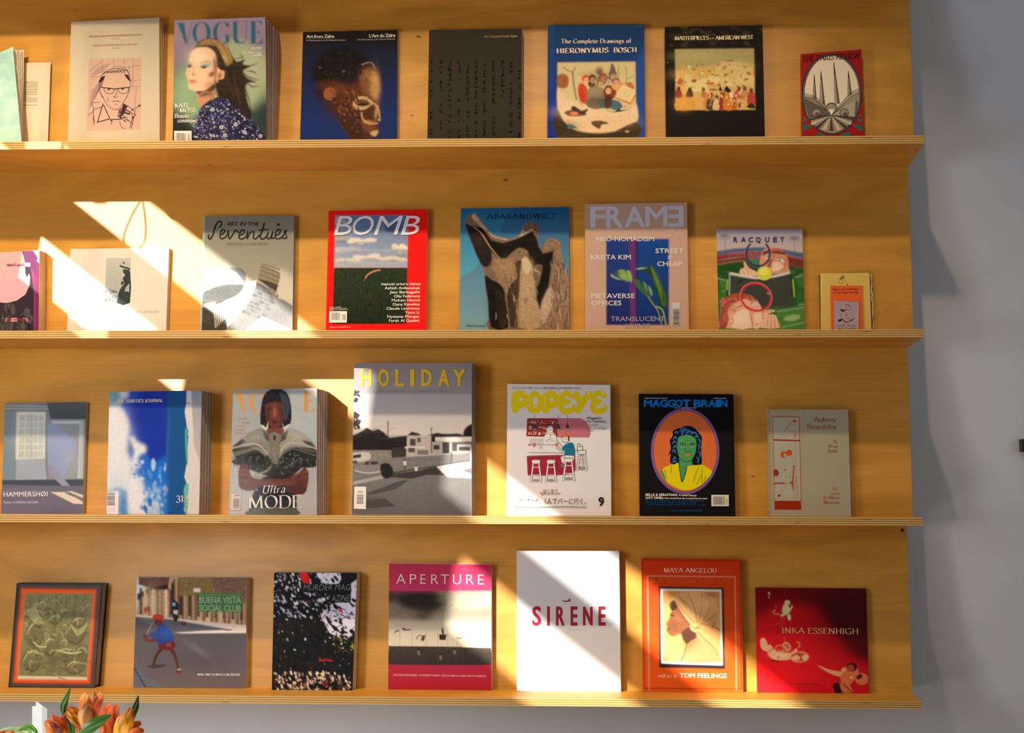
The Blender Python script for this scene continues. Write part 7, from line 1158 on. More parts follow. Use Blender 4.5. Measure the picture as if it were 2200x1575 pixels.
def art_red(a):
    a.p([(80, 320), (1060, 330), (1085, 1260), (100, 1250)], (150, 8, 14), 0.02, 0, ((1000, 350), (200, 1200), (214, 22, 32))); a.p([(85, 325), (1050, 330), (1060, 800), (700, 500), (300, 460), (90, 600)], (72, 4, 8), 0.05, 0, ((600, 330), (300, 700), (122, 6, 12))); a.p([(580, 430), (1056, 330), (1070, 1000), (900, 900)], (64, 6, 10), 0.05)
    a.blur(9); a.air(380, 1080, 380, 200, (226, 26, 36), .6, -20); a.air(860, 620, 300, 300, (56, 4, 8), .6)
    a.lines([[(350, 335), (345, 395)], [(100, 560), (230, 535)], [(105, 660), (210, 620)], [(150, 725), (260, 660), (320, 590)]], 4, (130, 40, 44), 1); a.l([(200, 365), (214, 378), (206, 392)], 7, (200, 190, 160), 1); a.e(207, 412, 4, 4, (200, 190, 160))
    cr, pk, lt = (206, 196, 140), (206, 128, 92), (222, 170, 130)
    a.e(366, 456, 24, 22, cr); a.p([(330, 480), (360, 470), (385, 500), (395, 520), (360, 560), (325, 545)], cr, 0, 2); a.l([(385, 520), (400, 505), (408, 480)], 10, cr, 1); a.p([(305, 565), (340, 545), (385, 540), (320, 575)], (190, 190, 150), 0, 2); a.p([(365, 560), (392, 560), (395, 600), (375, 605)], cr, 0, 2); a.l([(300, 555), (262, 552), (244, 535), (262, 518)], 7, (196, 150, 120), 1); a.lines([[(325, 575), (300, 620), (250, 660)], [(340, 575), (325, 640), (305, 680)]], 5, (176, 80, 70), 1); a.l([(260, 480), (275, 500)], 6, (170, 90, 76))
    a.e(165, 815, 30, 58, lt, -12); a.p([(180, 840), (220, 815), (250, 860), (300, 880), (390, 890), (440, 850), (450, 870), (400, 910), (380, 945), (300, 950), (230, 935), (190, 880)], lt, 0.05, 2); a.loop([(260, 850), (290, 822), (330, 838), (325, 872), (280, 880)], 8, pk, 1); a.p([(320, 820), (350, 795), (395, 820), (385, 870), (340, 880)], (196, 90, 66), 0, 2); a.loop([(330, 820), (355, 800), (390, 825), (380, 865)], 7, lt, 1); a.e(292, 920, 28, 26, (228, 190, 160)); a.e(290, 926, 14, 14, (190, 60, 50)); a.l([(450, 790), (472, 815), (462, 845)], 12, (206, 120, 90), 1); a.l([(340, 745), (345, 780), (375, 800)], 9, (190, 70, 56), 1); a.e(470, 922, 84, 48, (214, 140, 110)); a.e(470, 922, 70, 36, (186, 66, 50)); a.p([(400, 930), (450, 905), (480, 935), (430, 950)], lt, 0, 2); a.p([(490, 920), (530, 900), (545, 930), (510, 960)], lt, 0, 2); a.l([(455, 880), (505, 968)], 7, (120, 10, 16)); a.l([(190, 890), (240, 850)], 6, (150, 20, 20)); a.p([(200, 940), (330, 965), (240, 960)], (90, 6, 10))
    a.air(300, 900, 70, 30, (236, 196, 160), .5); a.blur(0.5)
    br, dkb = (196, 104, 62), (44, 14, 14)
    a.p([(760, 1160), (800, 1140), (840, 1200), (850, 1245), (780, 1240)], dkb, 0, 2); a.p([(620, 990), (720, 1030), (800, 1045), (840, 1055), (835, 1090), (770, 1080), (700, 1045)], (206, 150, 110), 0, 2); a.p([(840, 1020), (880, 1000), (940, 990), (980, 1050), (940, 1120), (900, 1160), (840, 1150), (820, 1100), (840, 1060)], br, 0.1, 2); a.e(920, 1010, 46, 38, dkb); a.e(910, 1018, 30, 30, (150, 66, 44)); a.e(1005, 1112, 56, 52, br); a.e(985, 1092, 28, 18, dkb, -30); a.p([(820, 1150), (880, 1140), (930, 1215), (900, 1245), (840, 1225)], br, 0.1, 2); a.l([(845, 1150), (930, 1235)], 8, dkb); a.e(850, 1036, 22, 20, (214, 140, 96)); a.e(915, 1098, 10, 7, (222, 190, 180))
    a.part('lettering'); a.t('INKA ESSENHIGH', 320, 718, 976, 726, 48, (222, 176, 110), 's', thick=.13, thin=.045); a.t('BY BONNIE CLEARWATER', 166, 1164, 636, 1166, 16, (150, 40, 44), 's', thick=.15, track=.2)

# ------------------------------------------------------------------ books and magazines, row by row
Q = lambda *v: [(v[0], v[1]), (v[2], v[3]), (v[4], v[5]), (v[6], v[7])]
# top ledge
book('softcover_book', 'cream softcover book with a pen drawing of a man in glasses on its front', 'book', 0, Q(153, 47, 342, 38, 343, 300, 146, 302), 0.012, bottom_gap=0.014, top_gap=0.024, stack=1, stack_label='edge of a copy behind the cream book with the drawn man in glasses', cover=(.66, .60, .47), org=(0, 20, 5.25), material=M_MATTE, gain=0.68,
     art=lambda a: (a.r(700, 80, 1900, 1600, (226, 214, 188)), art_sketch(a)))
book('magazine', 'thick fashion magazine with a blond woman in dark blue sequins on its front', 'magazine', 0, Q(375, 44, 570, 37, 573, 297, 371, 298), 0.014, bottom_gap=0.050, top_gap=0.080, stack=4, stack_label='copy behind the front magazine in the pile with the blond woman', cover=(.5, .45, .5), pages=M_PAGE_MAG, org=(350, 20, 5.25), material=M_GLOSS, gain=0.9, art=art_vogue_blond, group='pile of fashion magazines with the blond woman')
book('softcover_book', 'dark blue book showing a carved wooden African mask in profile', 'book', 0, Q(651, 69, 854, 64, 853, 293, 645, 295), 0.009, cover=(.05, .05, .06), org=(620, 40, 5.625), gain=0.8, art=art_mask)
book('softcover_book', 'plain brown-grey book with columns of black brush marks', 'book', 0, Q(922, 64, 1121, 61, 1121, 291, 918, 292), 0.020, cover=(.06, .05, .04), org=(890, 40, 5.833), gain=1.2, material=M_MATTE, art=art_japan)
book('softcover_book', 'bright blue softcover with a crowded old painting under two lines of serif title', 'book', 0, Q(1177, 54, 1384, 52, 1386, 290, 1176, 290), 0.012, cover=(.04, .10, .35), org=(1150, 30, 5.625), gain=1.15, art=art_blue)
book('hardcover_book', 'black hardcover with a yellow desert town painting in the middle of its front', 'book', 0, Q(1428, 58, 1638, 54, 1643, 290, 1431, 290), 0.018, hard=True, cover=(.012, .011, .01), org=(1410, 40, 5.833), gain=1.05, material=M_SATIN, art=art_west)
book('paperback_book', 'small red paperback with a white oval of spires, last on the top ledge', 'book', 0, Q(1721, 116, 1851, 106, 1857, 291, 1723, 291), 0.020, cover=(.35, .02, .015), org=(1650, 80, 4.0), gain=1.2, art=art_paris)
# second ledge
book('softcover_book', 'pink, purple and black softcover cut off by the left edge of the photo', 'book', 1, Q(-42, 545, 85, 537, 83, 710, -47, 711), 0.026, cover=(.6, .3, .3), org=(0, 500, 5.5), gain=1.1, art=art_pink, hard=False)
book('softcover_book', 'wide white book with a small grey mountain photo at its centre', 'book', 1, Q(151, 535, 363, 532, 357, 707, 144, 709), 0.009, cover=(.72, .70, .66), org=(0, 500, 5.5), gain=0.78, material=M_MATTE, art=lambda a: (a.r(700, 100, 2100, 1300, (226, 220, 206)), art_photographer(a)))
book('softcover_book', 'pale grey-green softcover with brushy script title and a curving brick wall photo', 'book', 1, Q(437, 464, 632, 463, 628, 705, 429, 706), 0.012, cover=(.45, .5, .48), org=(410, 440, 5.43), gain=0.85, material=M_GLOSS, pages=M_PAGE_MAG, art=art_seventies)
book('magazine', 'red magazine with a photo of cloudy sky over a dark green field', 'magazine', 1, Q(706, 453, 919, 450, 915, 704, 700, 705), 0.013, cover=(.55, .01, .008), org=(680, 430, 5.25), gain=1.15, material=M_SATIN, art=art_bomb)
book('softcover_book', 'blue softcover filled by a rough brown stone-like sculpture', 'book', 1, Q(990, 448, 1222, 445, 1224, 704, 987, 704), 0.008, cover=(.05, .25, .4), org=(970, 420, 5.08), gain=1.0, material=M_SATIN, art=art_sculpture)
book('magazine', 'beige-pink design magazine with green banana leaves on a blue rectangle', 'magazine', 1, Q(1257, 438, 1476, 435, 1480, 704, 1257, 704), 0.014, cover=(.55, .42, .36), org=(1240, 420, 5.08), gain=0.95, art=art_frame)
book('magazine', 'illustrated tennis magazine with two rackets, a net and a yellow ball', 'magazine', 1, Q(1539, 493, 1724, 493, 1729, 704, 1544, 705), 0.008, cover=(.7, .7, .7), org=(1510, 470, 6.057), gain=1.1, art=art_tennis)
book('booklet', 'yellow booklet standing behind an orange one at the right end of the second ledge', 'booklet', 1, Q(1763, 587, 1868, 586, 1872, 706, 1764, 706), 0.003, bottom_gap=0.012, top_gap=0.006, cover=(.5, .38, .12), org=(1730, 560, 9.265), gain=1.35, material=M_MATTE, art=art_yellow, pages=M_PAGE_WHITE)
book('booklet', 'orange booklet leaning between the yellow one and the small grey-purple one', 'booklet', 1, Q(1784, 614, 1852, 614, 1855, 706, 1786, 706), 0.0025, bottom_gap=0.016, top_gap=0.0105, cover=(.6, .18, .05), org=(1730, 560, 9.265), gain=1.3, material=M_MATTE, art=art_orange, pages=M_PAGE_WHITE)
book('booklet', 'small grey-purple booklet with an ink face in front of the orange booklet', 'booklet', 1, Q(1792, 646, 1846, 649, 1845, 706, 1792, 706), 0.0025, bottom_gap=0.020, top_gap=0.0145, cover=(.3, .25, .3), org=(1730, 560, 9.265), gain=1.5, material=M_MATTE, art=art_purple, pages=M_PAGE_WHITE)
# third ledge
book('softcover_book', 'grey-blue book with an empty room and a tall window on its front', 'book', 2, Q(11, 866, 185, 864, 178, 1102, 2, 1103), 0.010, cover=(.25, .3, .34), org=(0, 840, 5.43), gain=1.0, material=M_GLOSS, art=art_room)
book('magazine', 'thick magazine with white surf foam and deep blue sea on its front', 'magazine', 2, Q(235, 842, 434, 839, 428, 1101, 229, 1103), 0.014, bottom_gap=0.058, top_gap=0.057, stack=3, stack_label='copy behind the front magazine in the pile with sea foam', cover=(.4, .45, .5), pages=M_PAGE_MAG, org=(210, 820, 5.08), gain=0.95, material=M_SATIN, art=art_surf, group='pile of surfing magazines')
book('magazine', 'thick fashion magazine with a dark-haired woman in black and silver, arms crossed', 'magazine', 2, Q(501, 837, 681, 834, 681, 1101, 492, 1102), 0.014, bottom_gap=0.068, top_gap=0.078, stack=4, stack_label='copy behind the front magazine in the pile with crossed arms', cover=(.6, .6, .62), pages=M_PAGE_MAG, org=(470, 810, 4.922), gain=0.85, material=M_GLOSS, art=art_vogue_dark, group='pile of fashion magazines with the woman in silver')
book('magazine', 'tall grey magazine with yellow masthead over a street with old cars', 'magazine', 2, Q(761, 780, 1014, 780, 1013, 1102, 755, 1102), 0.018, bottom_gap=0.045, top_gap=0.045, stack=1, stack_label='second copy behind the tall grey street photo magazine', cover=(.35, .33, .34), pages=M_PAGE_MAG, org=(730, 750, 4.144), gain=1.15, material=M_GLOSS, art=art_holiday, group='pair of tall grey magazines')
book('magazine', 'white magazine with bubbly yellow masthead and a drawn bar with stools', 'magazine', 2, Q(1090, 825, 1311, 827, 1313, 1104, 1088, 1104), 0.012, bottom_gap=0.030, top_gap=0.018, cover=(.7, .69, .7), org=(1070, 800, 4.772), gain=1.0, material=M_SATIN, art=art_popeye)
book('magazine', 'black magazine with a green-faced blue-haired woman in an orange oval', 'magazine', 2, Q(1372, 846, 1576, 847, 1580, 1107, 1374, 1105), 0.012, bottom_gap=0.024, top_gap=0.016, cover=(.012, .012, .014), org=(1350, 830, 5.25), gain=1.35, material=M_SATIN, art=art_maggot)
book('softcover_book', 'worn beige book with a tall red line drawing along its left side', 'book', 2, Q(1649, 880, 1822, 880, 1829, 1112, 1652, 1110), 0.014, bottom_gap=0.022, cover=(.42, .38, .28), org=(1620, 860, 5.833), gain=0.95, material=M_MATTE, art=art_line)
# lowest ledge
book('hardcover_book', 'black and orange framed hardcover with a golden-green carved relief', 'book', 3, Q(36, 1253, 220, 1254, 202, 1479, 18, 1476), 0.026, hard=True, cover=(.012, .012, .012), org=(0, 1181, 4.0), gain=1.0, material=M_GLOSS, pages=M_PAGE_MAG, art=art_relief)
book('softcover_book', 'wide book with a boy in a red cap swinging a bat in a street', 'book', 3, Q(294, 1240, 531, 1241, 527, 1478, 286, 1476), 0.016, cover=(.4, .38, .36), org=(0, 1181, 4.0), gain=1.1, material=M_SATIN, art=art_street)
book('softcover_book', 'dark book covered in leaves and white blossom specks with thin outlined title', 'book', 3, Q(589, 1231, 767, 1231, 757, 1485, 584, 1480), 0.030, cover=(.03, .03, .035), org=(560, 1210, 5.25), gain=1.15, material=M_SATIN, art=art_foliage)
book('magazine', 'crimson photography magazine with a hazy sepia picture between red bands', 'magazine', 3, Q(836, 1211, 1056, 1213, 1056, 1481, 834, 1479), 0.014, cover=(.6, .55, .5), org=(810, 1190, 4.922), gain=1.05, material=M_GLOSS, art=art_aperture)
book('magazine', 'plain white magazine with spaced dark pink capitals, brightly lit by the sun', 'magazine', 3, Q(1110, 1184, 1330, 1184, 1334, 1486, 1110, 1484), 0.022, cover=(.75, .74, .76), org=(1080, 1160, 4.074), gain=0.9, material=M_MATTE, art=art_sirene)
book('hardcover_book', 'orange book with a framed drawing of a woman in a headscarf in profile', 'book', 3, Q(1378, 1200, 1592, 1202, 1597, 1486, 1381, 1482), 0.014, hard=True, cover=(.45, .08, .01), org=(1080, 1160, 4.074), gain=1.1, material=M_SATIN, art=art_maya)
book('softcover_book', 'deep red book with small pale drawn figures, at the right end of the lowest ledge', 'book', 3, Q(1623, 1263, 1861, 1265, 1867, 1491, 1627, 1487), 0.010, cover=(.25, .01, .015), org=(1600, 1181, 4.0), gain=1.25, material=M_GLOSS, art=art_red)
# ------------------------------------------------------------------ clear sleeve around the yellow booklet
M_FILM = mat('clear_film', (0.9, 0.9, 0.9), 0.08); bsdf(M_FILM).inputs['Transmission Weight'].default_value = 1.0; bsdf(M_FILM).inputs['IOR'].default_value = 1.12
def col_at(px, py, row, off):
    h = at_depth(px, py, 0.12)
    for _ in range(3): h = at_depth(px, py, panel_y(row, h[2]) - off)
    return h
mb = MB(); pts = [col_at(1757, 588, 1, 0.004), col_at(1871, 583, 1, 0.004), col_at(1876, 706, 1, 0.004), col_at(1761, 706, 1, 0.004)]
A = [np.array(p) for p in pts]; A[2] = A[1] + (A[2] - A[1]) * ((ZL[1] + .0003 - A[1][2]) / (A[2][2] - A[1][2])); A[3] = A[0] + (A[3] - A[0]) * ((ZL[1] + .0003 - A[0][2]) / (A[3][2] - A[0][2]))
mb.hexa(A, [p + np.array([0, 0.0004, 0]) for p in A]); slv = mb.build('plastic_sleeve', M_FILM)
tag(slv, 'clear glossy plastic sleeve edging the yellow booklet on the second ledge', 'sleeve')
cr = MB(); random.seed(3); P = [A[1] + (A[2] - A[1]) * t + np.array([random.uniform(-.0012, .0012), -0.0016, 0]) for t in [k / 22 for k in range(1, 23)]]
M_CR = mat('creased_film', (0.75, 0.76, 0.8), 0.15, spec=0.8); cr.tube(P, [random.uniform(.0004, .0016) for _ in P], 5).build('crease', M_CR, slv)

# ------------------------------------------------------------------ pamphlet and leaflet at the left end of the top ledge
M_TEAL = mat('pale_teal_paper', (0.36, 0.62, 0.53), 0.7); varied(M_TEAL, (0.27, 0.50, 0.50), (0.42, 0.68, 0.58), (1, 1, 1), 22, 4, 0.3, 0.62)
M_PAPER = mat('cream_paper', (0.72, 0.62, 0.48), 0.75)
def sheet(cols, row, name, mats, parent, thick=0.0004):
    """cols: list of (x_top,y_top,x_bottom,y_bottom,depth from panel) -> bent sheet with thickness, standing on the ledge"""
    mb = MB(); F = []
    for xt, yt, xb, yb, off in cols:
        a = col_at(xt, yt, row, off); b = col_at(xb, yb, row, off); t = (ZL[row] + .0004 - a[2]) / (b[2] - a[2]); b = a + (b - a) * t; F.append([a + (b - a) * k / 6 for k in range(7)])
    vs = [p for c in F for p in c] + [p + np.array([0, thick, 0]) for c in F for p in c]; n = len(F); fs = []
    for s_ in (0, n * 7):
        for i in range(n - 1):
            for k in range(6): a0 = s_ + i * 7 + k; fs.append((a0, a0 + 1, a0 + 8, a0 + 7))
    N = n * 7
    for i in range(n - 1):
        for k in (0, 6): a0 = i * 7 + k; fs.append((a0, a0 + 7, a0 + 7 + N, a0 + N))
    for k in range(6):
        for i in (0, n - 1): a0 = i * 7 + k; fs.append((a0, a0 + 1, a0 + 1 + N, a0 + N))
    mb.add(vs, fs); return mb.build(name, mats, parent)
b0 = col_at(-10, 303, 0, 0.03); pam = empty('pamphlet', (float(b0[0]), float(b0[1]), ZL[0])); tag(pam, 'pale teal pamphlet with curling pages, cut off by the left edge of the photo', 'pamphlet')
sheet([(-60, 128, -60, 303, .030), (-30, 124, -30, 303, .033), (0, 113, 2, 303, .036), (14, 107, 24, 303, .037), (28, 100, 46, 303, .036)], 0, 'front_cover', M_TEAL, pam)
for k in range(6): sheet([(-60, 128, -60, 303, .028 - .003 * k), (0, 114, 4, 303, .033 - .003 * k), (28 + 4.6 * k, 109 - 1.2 * (k % 3), 47 + 0.4 * k, 303, .034 - .0035 * k)], 0, 'page', M_PAPER, pam)
b1 = col_at(75, 303, 0, 0.006); lf = empty('leaflet', (float(b1[0]), float(b1[1]), ZL[0])); tag(lf, 'plain cream leaflet with a block of tiny text behind the teal pamphlet', 'leaflet')
sheet([(-20, 136, -20, 303, .0040), (40, 135, 44, 303, .0065), (109, 134, 103, 303, .0050)], 0, 'paper_sheet', mat('leaflet_paper', (0.66, 0.54, 0.40), 0.7), lf)
tx = MB()
for k in range(14):
    if k == 12: continue
    p, q = col_at(36, 176 + 3.85 * k, 0, .0072), col_at((81 if k != 8 else 62), 176 + 3.85 * k, 0, .0062); d = np.array([0, 0, .0009]); tx.add([p, q, q + d, p + d], [(0, 1, 2, 3)])
tx.build('printed_text', mat('grey_ink', (0.32, 0.24, 0.17), 0.8), lf)

# ------------------------------------------------------------------ paper card and wall fitting
M_CARD = mat('white_card', (0.78, 0.83, 0.86), 0.6)
def P3(x, y, Y): return Vector(at_depth(x, y, Y))
cd = MB(); p = [P3(69, 1518, -.35), P3(77, 1517, -.35), P3(77, 1507, -.35), P3(90, 1516, -.35), P3(101, 1524, -.345), P3(101, 1600, -.345), P3(70, 1600, -.35)]
zc = -0.40; dz = [v.copy() for v in p]; dz[5].z = zc; dz[6].z = zc
cd.add([tuple(v) for v in dz] + [tuple(v + Vector((0, .002, 0))) for v in dz], [tuple(range(7))[::-1], tuple(range(7, 14))] + [(i, (i + 1) % 7, 7 + (i + 1) % 7, 7 + i) for i in range(7)])
cdo = cd.build('paper_card', M_CARD); tag(cdo, 'white paper card with a stepped top standing behind the orange flowers', 'card')
hk = MB(); c = P3(2201, 957, WALL_Y - .02); hk.hexa([(c.x - .007, c.y, c.z + .015), (c.x + .03, c.y, c.z + .016), (c.x + .03, c.y, c.z - .016), (c.x - .006, c.y, c.z - .015)], [(c.x - .007, WALL_Y, c.z + .015), (c.x + .03, WALL_Y, c.z + .016), (c.x + .03, WALL_Y, c.z - .016), (c.x - .006, WALL_Y, c.z - .015)])
hko = hk.build('wall_hook', M_DARK); tag(hko, 'small dark metal fitting on the pale wall at the right edge of the photo', 'hook')

# ------------------------------------------------------------------ looped cord hanging by the window (its shadow falls on the second row)
def shade(x, y, row, t): h = Vector(col_at(x, y, row, 0)); return h - SUN_DIR * t
M_CORD = mat('cord', (0.5, 0.45, 0.38), 0.7)
c1 = catmull([(306, 425), (284, 462), (268, 500), (268, 522), (284, 534), (304, 530), (313, 505), (312, 470), (306, 425)], False, 4)
c2 = catmull([(350, 430), (356, 455), (372, 472), (390, 474), (396, 460), (380, 448), (362, 442)], False, 4) + catmull([(400, 470), (405, 480), (418, 498), (432, 508), (440, 498), (424, 482), (404, 470)], False, 4)
cordo = empty('hanging_cord', tuple(shade(306, 425, 1, .42))); tag(cordo, 'looped cord hanging just left of the frame, casting loop shadows on the second row', 'cord')
for c_, r_ in ((c1, .0022), (c2, .0022)):
    mb = MB(); mb.tube([shade(x, y, 1, .42) for x, y in c_], r_, 6); mb.build('loop', M_CORD, cordo, True)
tp = shade(306, 425, 1, .42); mb = MB(); mb.tube([tp, Vector((tp.x, tp.y, 2.7))], .002, 6); mb.build('cord_drop', M_CORD, cordo, True)
tp2 = shade(356, 430, 1, .42); mb = MB(); mb.tube([tp2, Vector((tp2.x, tp2.y, 2.7))], .002, 6); mb.build('cord_drop', M_CORD, cordo, True)

# ------------------------------------------------------------------ flowers: orange alstroemeria in a vase
FY = -1.0
def petal_mat(name, c1, c2, streak):
    mm = mat(name, rough=0.45, spec=0.3); b = bsdf(mm); b.inputs['Subsurface Weight'].default_value = 0.0
    at = nd(mm, 'ShaderNodeAttribute', attribute_name='Col'); lk(mm, at.outputs['Color'], b.inputs['Base Color']); b.inputs['Transmission Weight'].default_value = 0.0
    return mm
M_PETAL = petal_mat('petal', 0, 0, 0)
M_LEAF = mat('leaf', rough=0.4, spec=0.4)
at_ = nd(M_LEAF, 'ShaderNodeAttribute', attribute_name='Col'); lk(M_LEAF, at_.outputs['Color'], bsdf(M_LEAF).inputs['Base Color'])
M_STEM = mat('stem', (0.10, 0.22, 0.05), 0.5)
def blade(name, spine, width, parent, c0, c1, mat_, cup=0.25, streaks=None, Y=FY, depth=None, nU=10, nV=13, tipw=0.0):
    """curved blade grown along a spine given in photo px with depth offsets; cupped across its width"""
    sp = catmull([(s_[0], s_[1], (s_[2] if len(s_) > 2 else 0)) for s_ in spine], False, 4); n = len(sp); P = [P3(s_[0], s_[1], Y + s_[2]) for s_ in sp]
    k = (Y + 2.3) / FPX; vs = []; cols = []; L = (len(width) - 1)
    for i, p in enumerate(P):
        t = (P[min(i + 1, n - 1)] - P[max(0, i - 1)]).normalized(); a = t.cross(Vector((0, 1, 0))); a = a.normalized() if a.length > 1e-4 else Vector((1, 0, 0)); nn = a.cross(t).normalized()
        u = i / (n - 1); q = u * L; j = min(int(q), L - 1); w = (width[j] + (width[j + 1] - width[j]) * (q - j)) * k / 2
        for v in range(nV):
            s_ = -1 + 2 * v / (nV - 1); vs.append(p + a * w * s_ + nn * w * cup * (s_ * s_ - 0.3) + nn * 0.0006 * math.sin(9 * u + 5 * s_))
            c = [c0[z] + (c1[z] - c0[z]) * u for z in range(3)]
            if streaks and 0.15 < u < 0.8:
                if v % 3 == 1 and (i + v) % 5 < 2: c = [x * .6 + y * .4 for x, y in zip(streaks[1], c)]
                elif abs(s_) < 0.7: c = [c[z] * .45 + streaks[0][z] * .55 for z in range(3)]
            if abs(s_) < 0.1: c = [x * 0.82 for x in c]
            cols.append(c)
    fs = [(i * nV + v, i * nV + v + 1, (i + 1) * nV + v + 1, (i + 1) * nV + v) for i in range(n - 1) for v in range(nV - 1)]
    o0 = Vector((0, 0, 0)); q_ = parent
    while q_ is not None: o0 += q_.location; q_ = q_.parent
    me = bpy.data.meshes.new(name); me.from_pydata([tuple(v - o0) for v in vs], [], fs); ca = me.color_attributes.new('Col', 'FLOAT_COLOR', 'POINT')
    ca.data.foreach_set('color', [x for c in cols for x in (lin(c[0]), lin(c[1]), lin(c[2]), 1)]); me.materials.append(mat_); me.polygons.foreach_set('use_smooth', [True] * len(me.polygons)); me.update()
    return link(name, me, parent)
base = P3(185, 1700, FY); vz = -0.40
vase = MB(); vx, vy = base.x, base.y; vase.lathe([(0.0, 0), (0.045, 0), (0.052, .01), (0.050, .06), (0.036, .11), (0.030, .14), (0.034, .158), (0.030, .158), (0.026, .14), (0.031, .11), (0.044, .06), (0.044, .012), (0.0, .008)], (vx, vy, vz), 28)
M_GLASSV = mat('vase_glaze', (0.55, 0.60, 0.62), 0.2); vo = vase.build('vase', M_GLASSV, None, True); tag(vo, 'small vase below the frame holding the orange flowers', 'vase')
vtop = Vector((vx, vy, vz + 0.15))
OR, RO, PK, YL, DR = (246, 130, 50), (236, 96, 36), (250, 150, 96), (250, 186, 40), (120, 34, 16)
def warm(c): return tuple(min(255, v * k) for v, k in zip(c, (1.12, 1.22, 1.0)))
def flower(label, cx, cy, petals, leaves=(), stem=True):
    root = empty('alstroemeria', tuple(P3(cx, cy, FY))); tag(root, label, 'flower', 'orange lilies in the vase')
    for p in petals: blade('petal', p[0], p[1], root, warm(p[2]), warm(p[3]), M_PETAL, cup=p[4] if len(p) > 4 else 0.3, streaks=(YL, DR) if len(p) > 5 and p[5] else None)
    for p in leaves: blade('leaf', p[0], p[1], root, tuple(v * 1.15 for v in p[2]), tuple(v * 1.15 for v in p[3]), M_LEAF, cup=0.2)
    c = P3(cx, cy, FY + .004); mb = MB(); mid = (c + vtop) / 2 + Vector((0.01, 0, 0.0)); n_ = 10
    pts = [(1 - t) ** 2 * c + 2 * t * (1 - t) * mid + t * t * vtop for t in [k / n_ for k in range(n_ + 1)]]; mb.tube(pts, [.004] + [.0022] * n_, 7); mb.build('stem', M_STEM, root, True)
    return root
G1, G2, G3 = (44, 92, 24), (104, 150, 56), (30, 64, 20)
flower('central orange flower whose upright petals rise highest above the vase', 188, 1572,
  [([(186, 1572, .01), (183, 1535, .012), (182, 1510, .008), (186, 1491, 0)], (14, 30, 34, 28, 6), (232, 100, 60), PK, .35),
   ([(196, 1568, .012), (203, 1530, .014), (211, 1505, .008), (219, 1489, 0)], (12, 20, 22, 18, 8), (226, 92, 48), (244, 126, 90), .35),
   ([(198, 1566, .02), (200, 1530, .022), (204, 1502, .02), (203, 1488, .018)], (8, 14, 14, 8, 3), (236, 110, 70), (240, 170, 150), .3),
   ([(186, 1575, -.004), (182, 1550, -.010), (180, 1528, -.008), (184, 1514, -.002)], (16, 30, 34, 26, 8), (244, 160, 130), (170, 96, 40), .35),
   ([(195, 1572, -.002), (197, 1548, -.006), (192, 1526, -.004), (186, 1515, 0)], (14, 24, 26, 18, 6), (226, 90, 44), (214, 110, 54), .3),
   ([(178, 1566, 0), (166, 1552, -.006), (152, 1541, -.008), (142, 1530, -.006)], (12, 20, 22, 18, 8), (236, 110, 44), (226, 120, 36), .3, 1),
   ([(178, 1562, .004), (168, 1544, .004), (156, 1530, .004), (142, 1523, .004)], (10, 22, 26, 20, 8), (240, 130, 40), (196, 84, 24), .3, 1),
   ([(172, 1575, 0), (160, 1562, -.004), (150, 1556, -.006), (143, 1546, -.004)], (10, 16, 16, 10, 3), (240, 130, 90), (236, 120, 50), .3)],
  [([(150, 1585, .006), (142, 1558, .01), (137, 1530, .012), (138, 1510, .012), (152, 1477, .012)], (3, 6, 13, 15, 2), G2, (52, 104, 30)),
   ([(158, 1600, -.012), (152, 1565, -.014), (144, 1548, -.012), (139, 1536, -.008)], (16, 16, 10, 4, 1), G1, G3)])
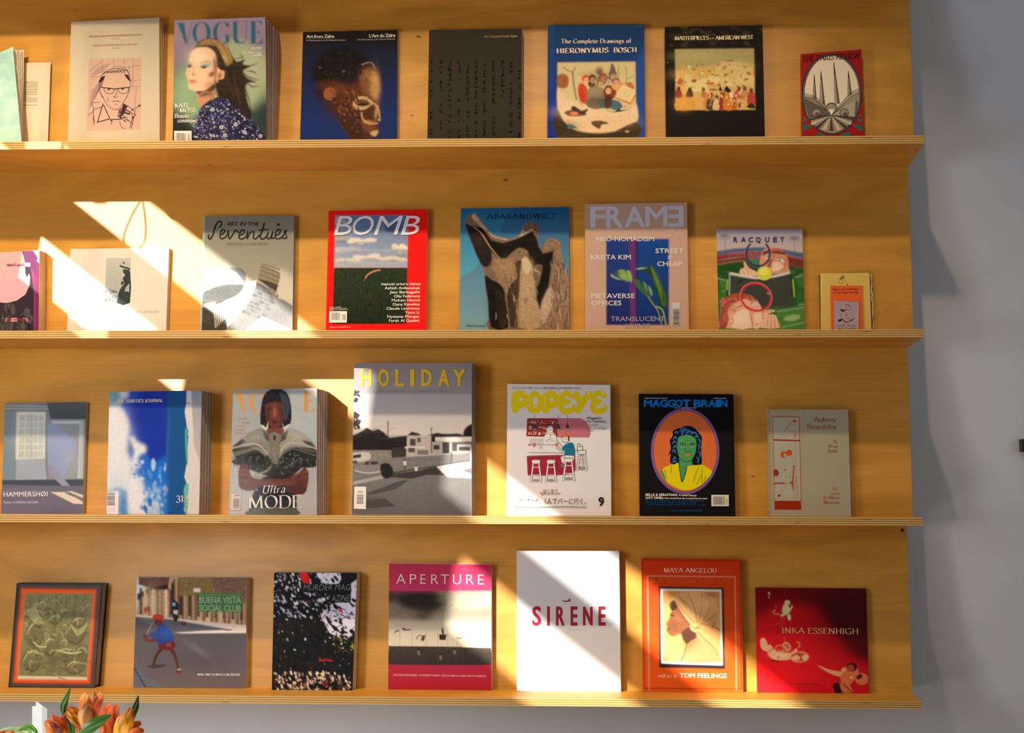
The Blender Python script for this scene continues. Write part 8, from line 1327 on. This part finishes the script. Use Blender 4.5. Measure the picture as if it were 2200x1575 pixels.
flower('right orange flower with a yellow dark-streaked petal, beside an upright green leaf', 250, 1590,
  [([(240, 1592, .006), (226, 1560, .01), (228, 1532, .008), (240, 1514, 0)], (18, 34, 34, 24, 8), (214, 92, 40), (226, 100, 66), .4),
   ([(246, 1588, .012), (244, 1550, .016), (248, 1526, .014), (253, 1512, .01)], (12, 22, 22, 14, 4), (206, 76, 36), (232, 130, 110), .3),
   ([(252, 1590, -.004), (262, 1562, -.010), (272, 1540, -.008), (280, 1521, 0)], (24, 40, 40, 26, 8), (244, 168, 30), (228, 100, 60), .3, 1),
   ([(258, 1592, -.002), (276, 1570, -.006), (290, 1558, -.004), (303, 1553, 0)], (14, 22, 20, 16, 8), (234, 104, 40), (236, 112, 54), .4),
   ([(262, 1600, -.008), (284, 1582, -.012), (300, 1572, -.010), (309, 1568, -.006)], (20, 30, 26, 18, 6), (226, 96, 36), (234, 112, 60), .4),
   ([(240, 1600, -.006), (226, 1580, -.008), (222, 1566, -.006), (222, 1556, 0)], (16, 22, 20, 12, 4), (206, 76, 30), (226, 104, 70), .4)],
  [([(276, 1560, .012), (283, 1545, .014), (291, 1520, .014), (297, 1494, .014)], (3, 12, 14, 2), (60, 112, 40), (44, 84, 30)),
   ([(160, 1592, -.02), (190, 1566, -.024), (215, 1548, -.022), (239, 1536, -.018)], (6, 26, 22, 2), (40, 92, 22), (62, 118, 36))])
flower('left orange flower leaning left, its broad outer petal dark inside', 128, 1590,
  [([(134, 1592, -.002), (118, 1576, -.008), (104, 1562, -.006), (96, 1552, .002)], (28, 40, 38, 26, 8), (214, 118, 30), (190, 84, 30), .4),
   ([(138, 1590, .004), (124, 1562, .004), (112, 1546, .006), (108, 1541, .008)], (26, 38, 30, 18, 10), (206, 84, 40), (222, 92, 46), .4),
   ([(128, 1580, -.01), (118, 1562, -.014), (108, 1553, -.012)], (14, 20, 12, 4), (84, 26, 14), (130, 50, 20), .2),
   ([(142, 1588, .008), (140, 1562, .010), (136, 1545, .010), (138, 1530, .012)], (10, 18, 16, 10, 4), (226, 96, 60), (224, 120, 84), .3)])
flower('small piece of orange flower at the bottom left corner of the photo', 0, 1600,
  [([(-10, 1600, 0), (-6, 1585, -.004), (0, 1576, -.004), (4, 1571, 0)], (26, 36, 34, 20, 6), (206, 60, 30), (226, 84, 40), .4),
   ([(10, 1600, 0), (16, 1586, -.002), (24, 1576, -.002), (30, 1572, 0)], (18, 24, 20, 12, 4), (222, 84, 44), (236, 110, 70), .4)],
  [([(80, 1575, .0), (66, 1563, 0), (52, 1564, 0), (41, 1570, 0)], (4, 14, 12, 2), (96, 156, 40), (56, 110, 26)),
   ([(75, 1590, .01), (50, 1574, .012), (20, 1570, .012), (-15, 1578, .012)], (10, 20, 18, 4), (170, 200, 140), (150, 180, 110))])
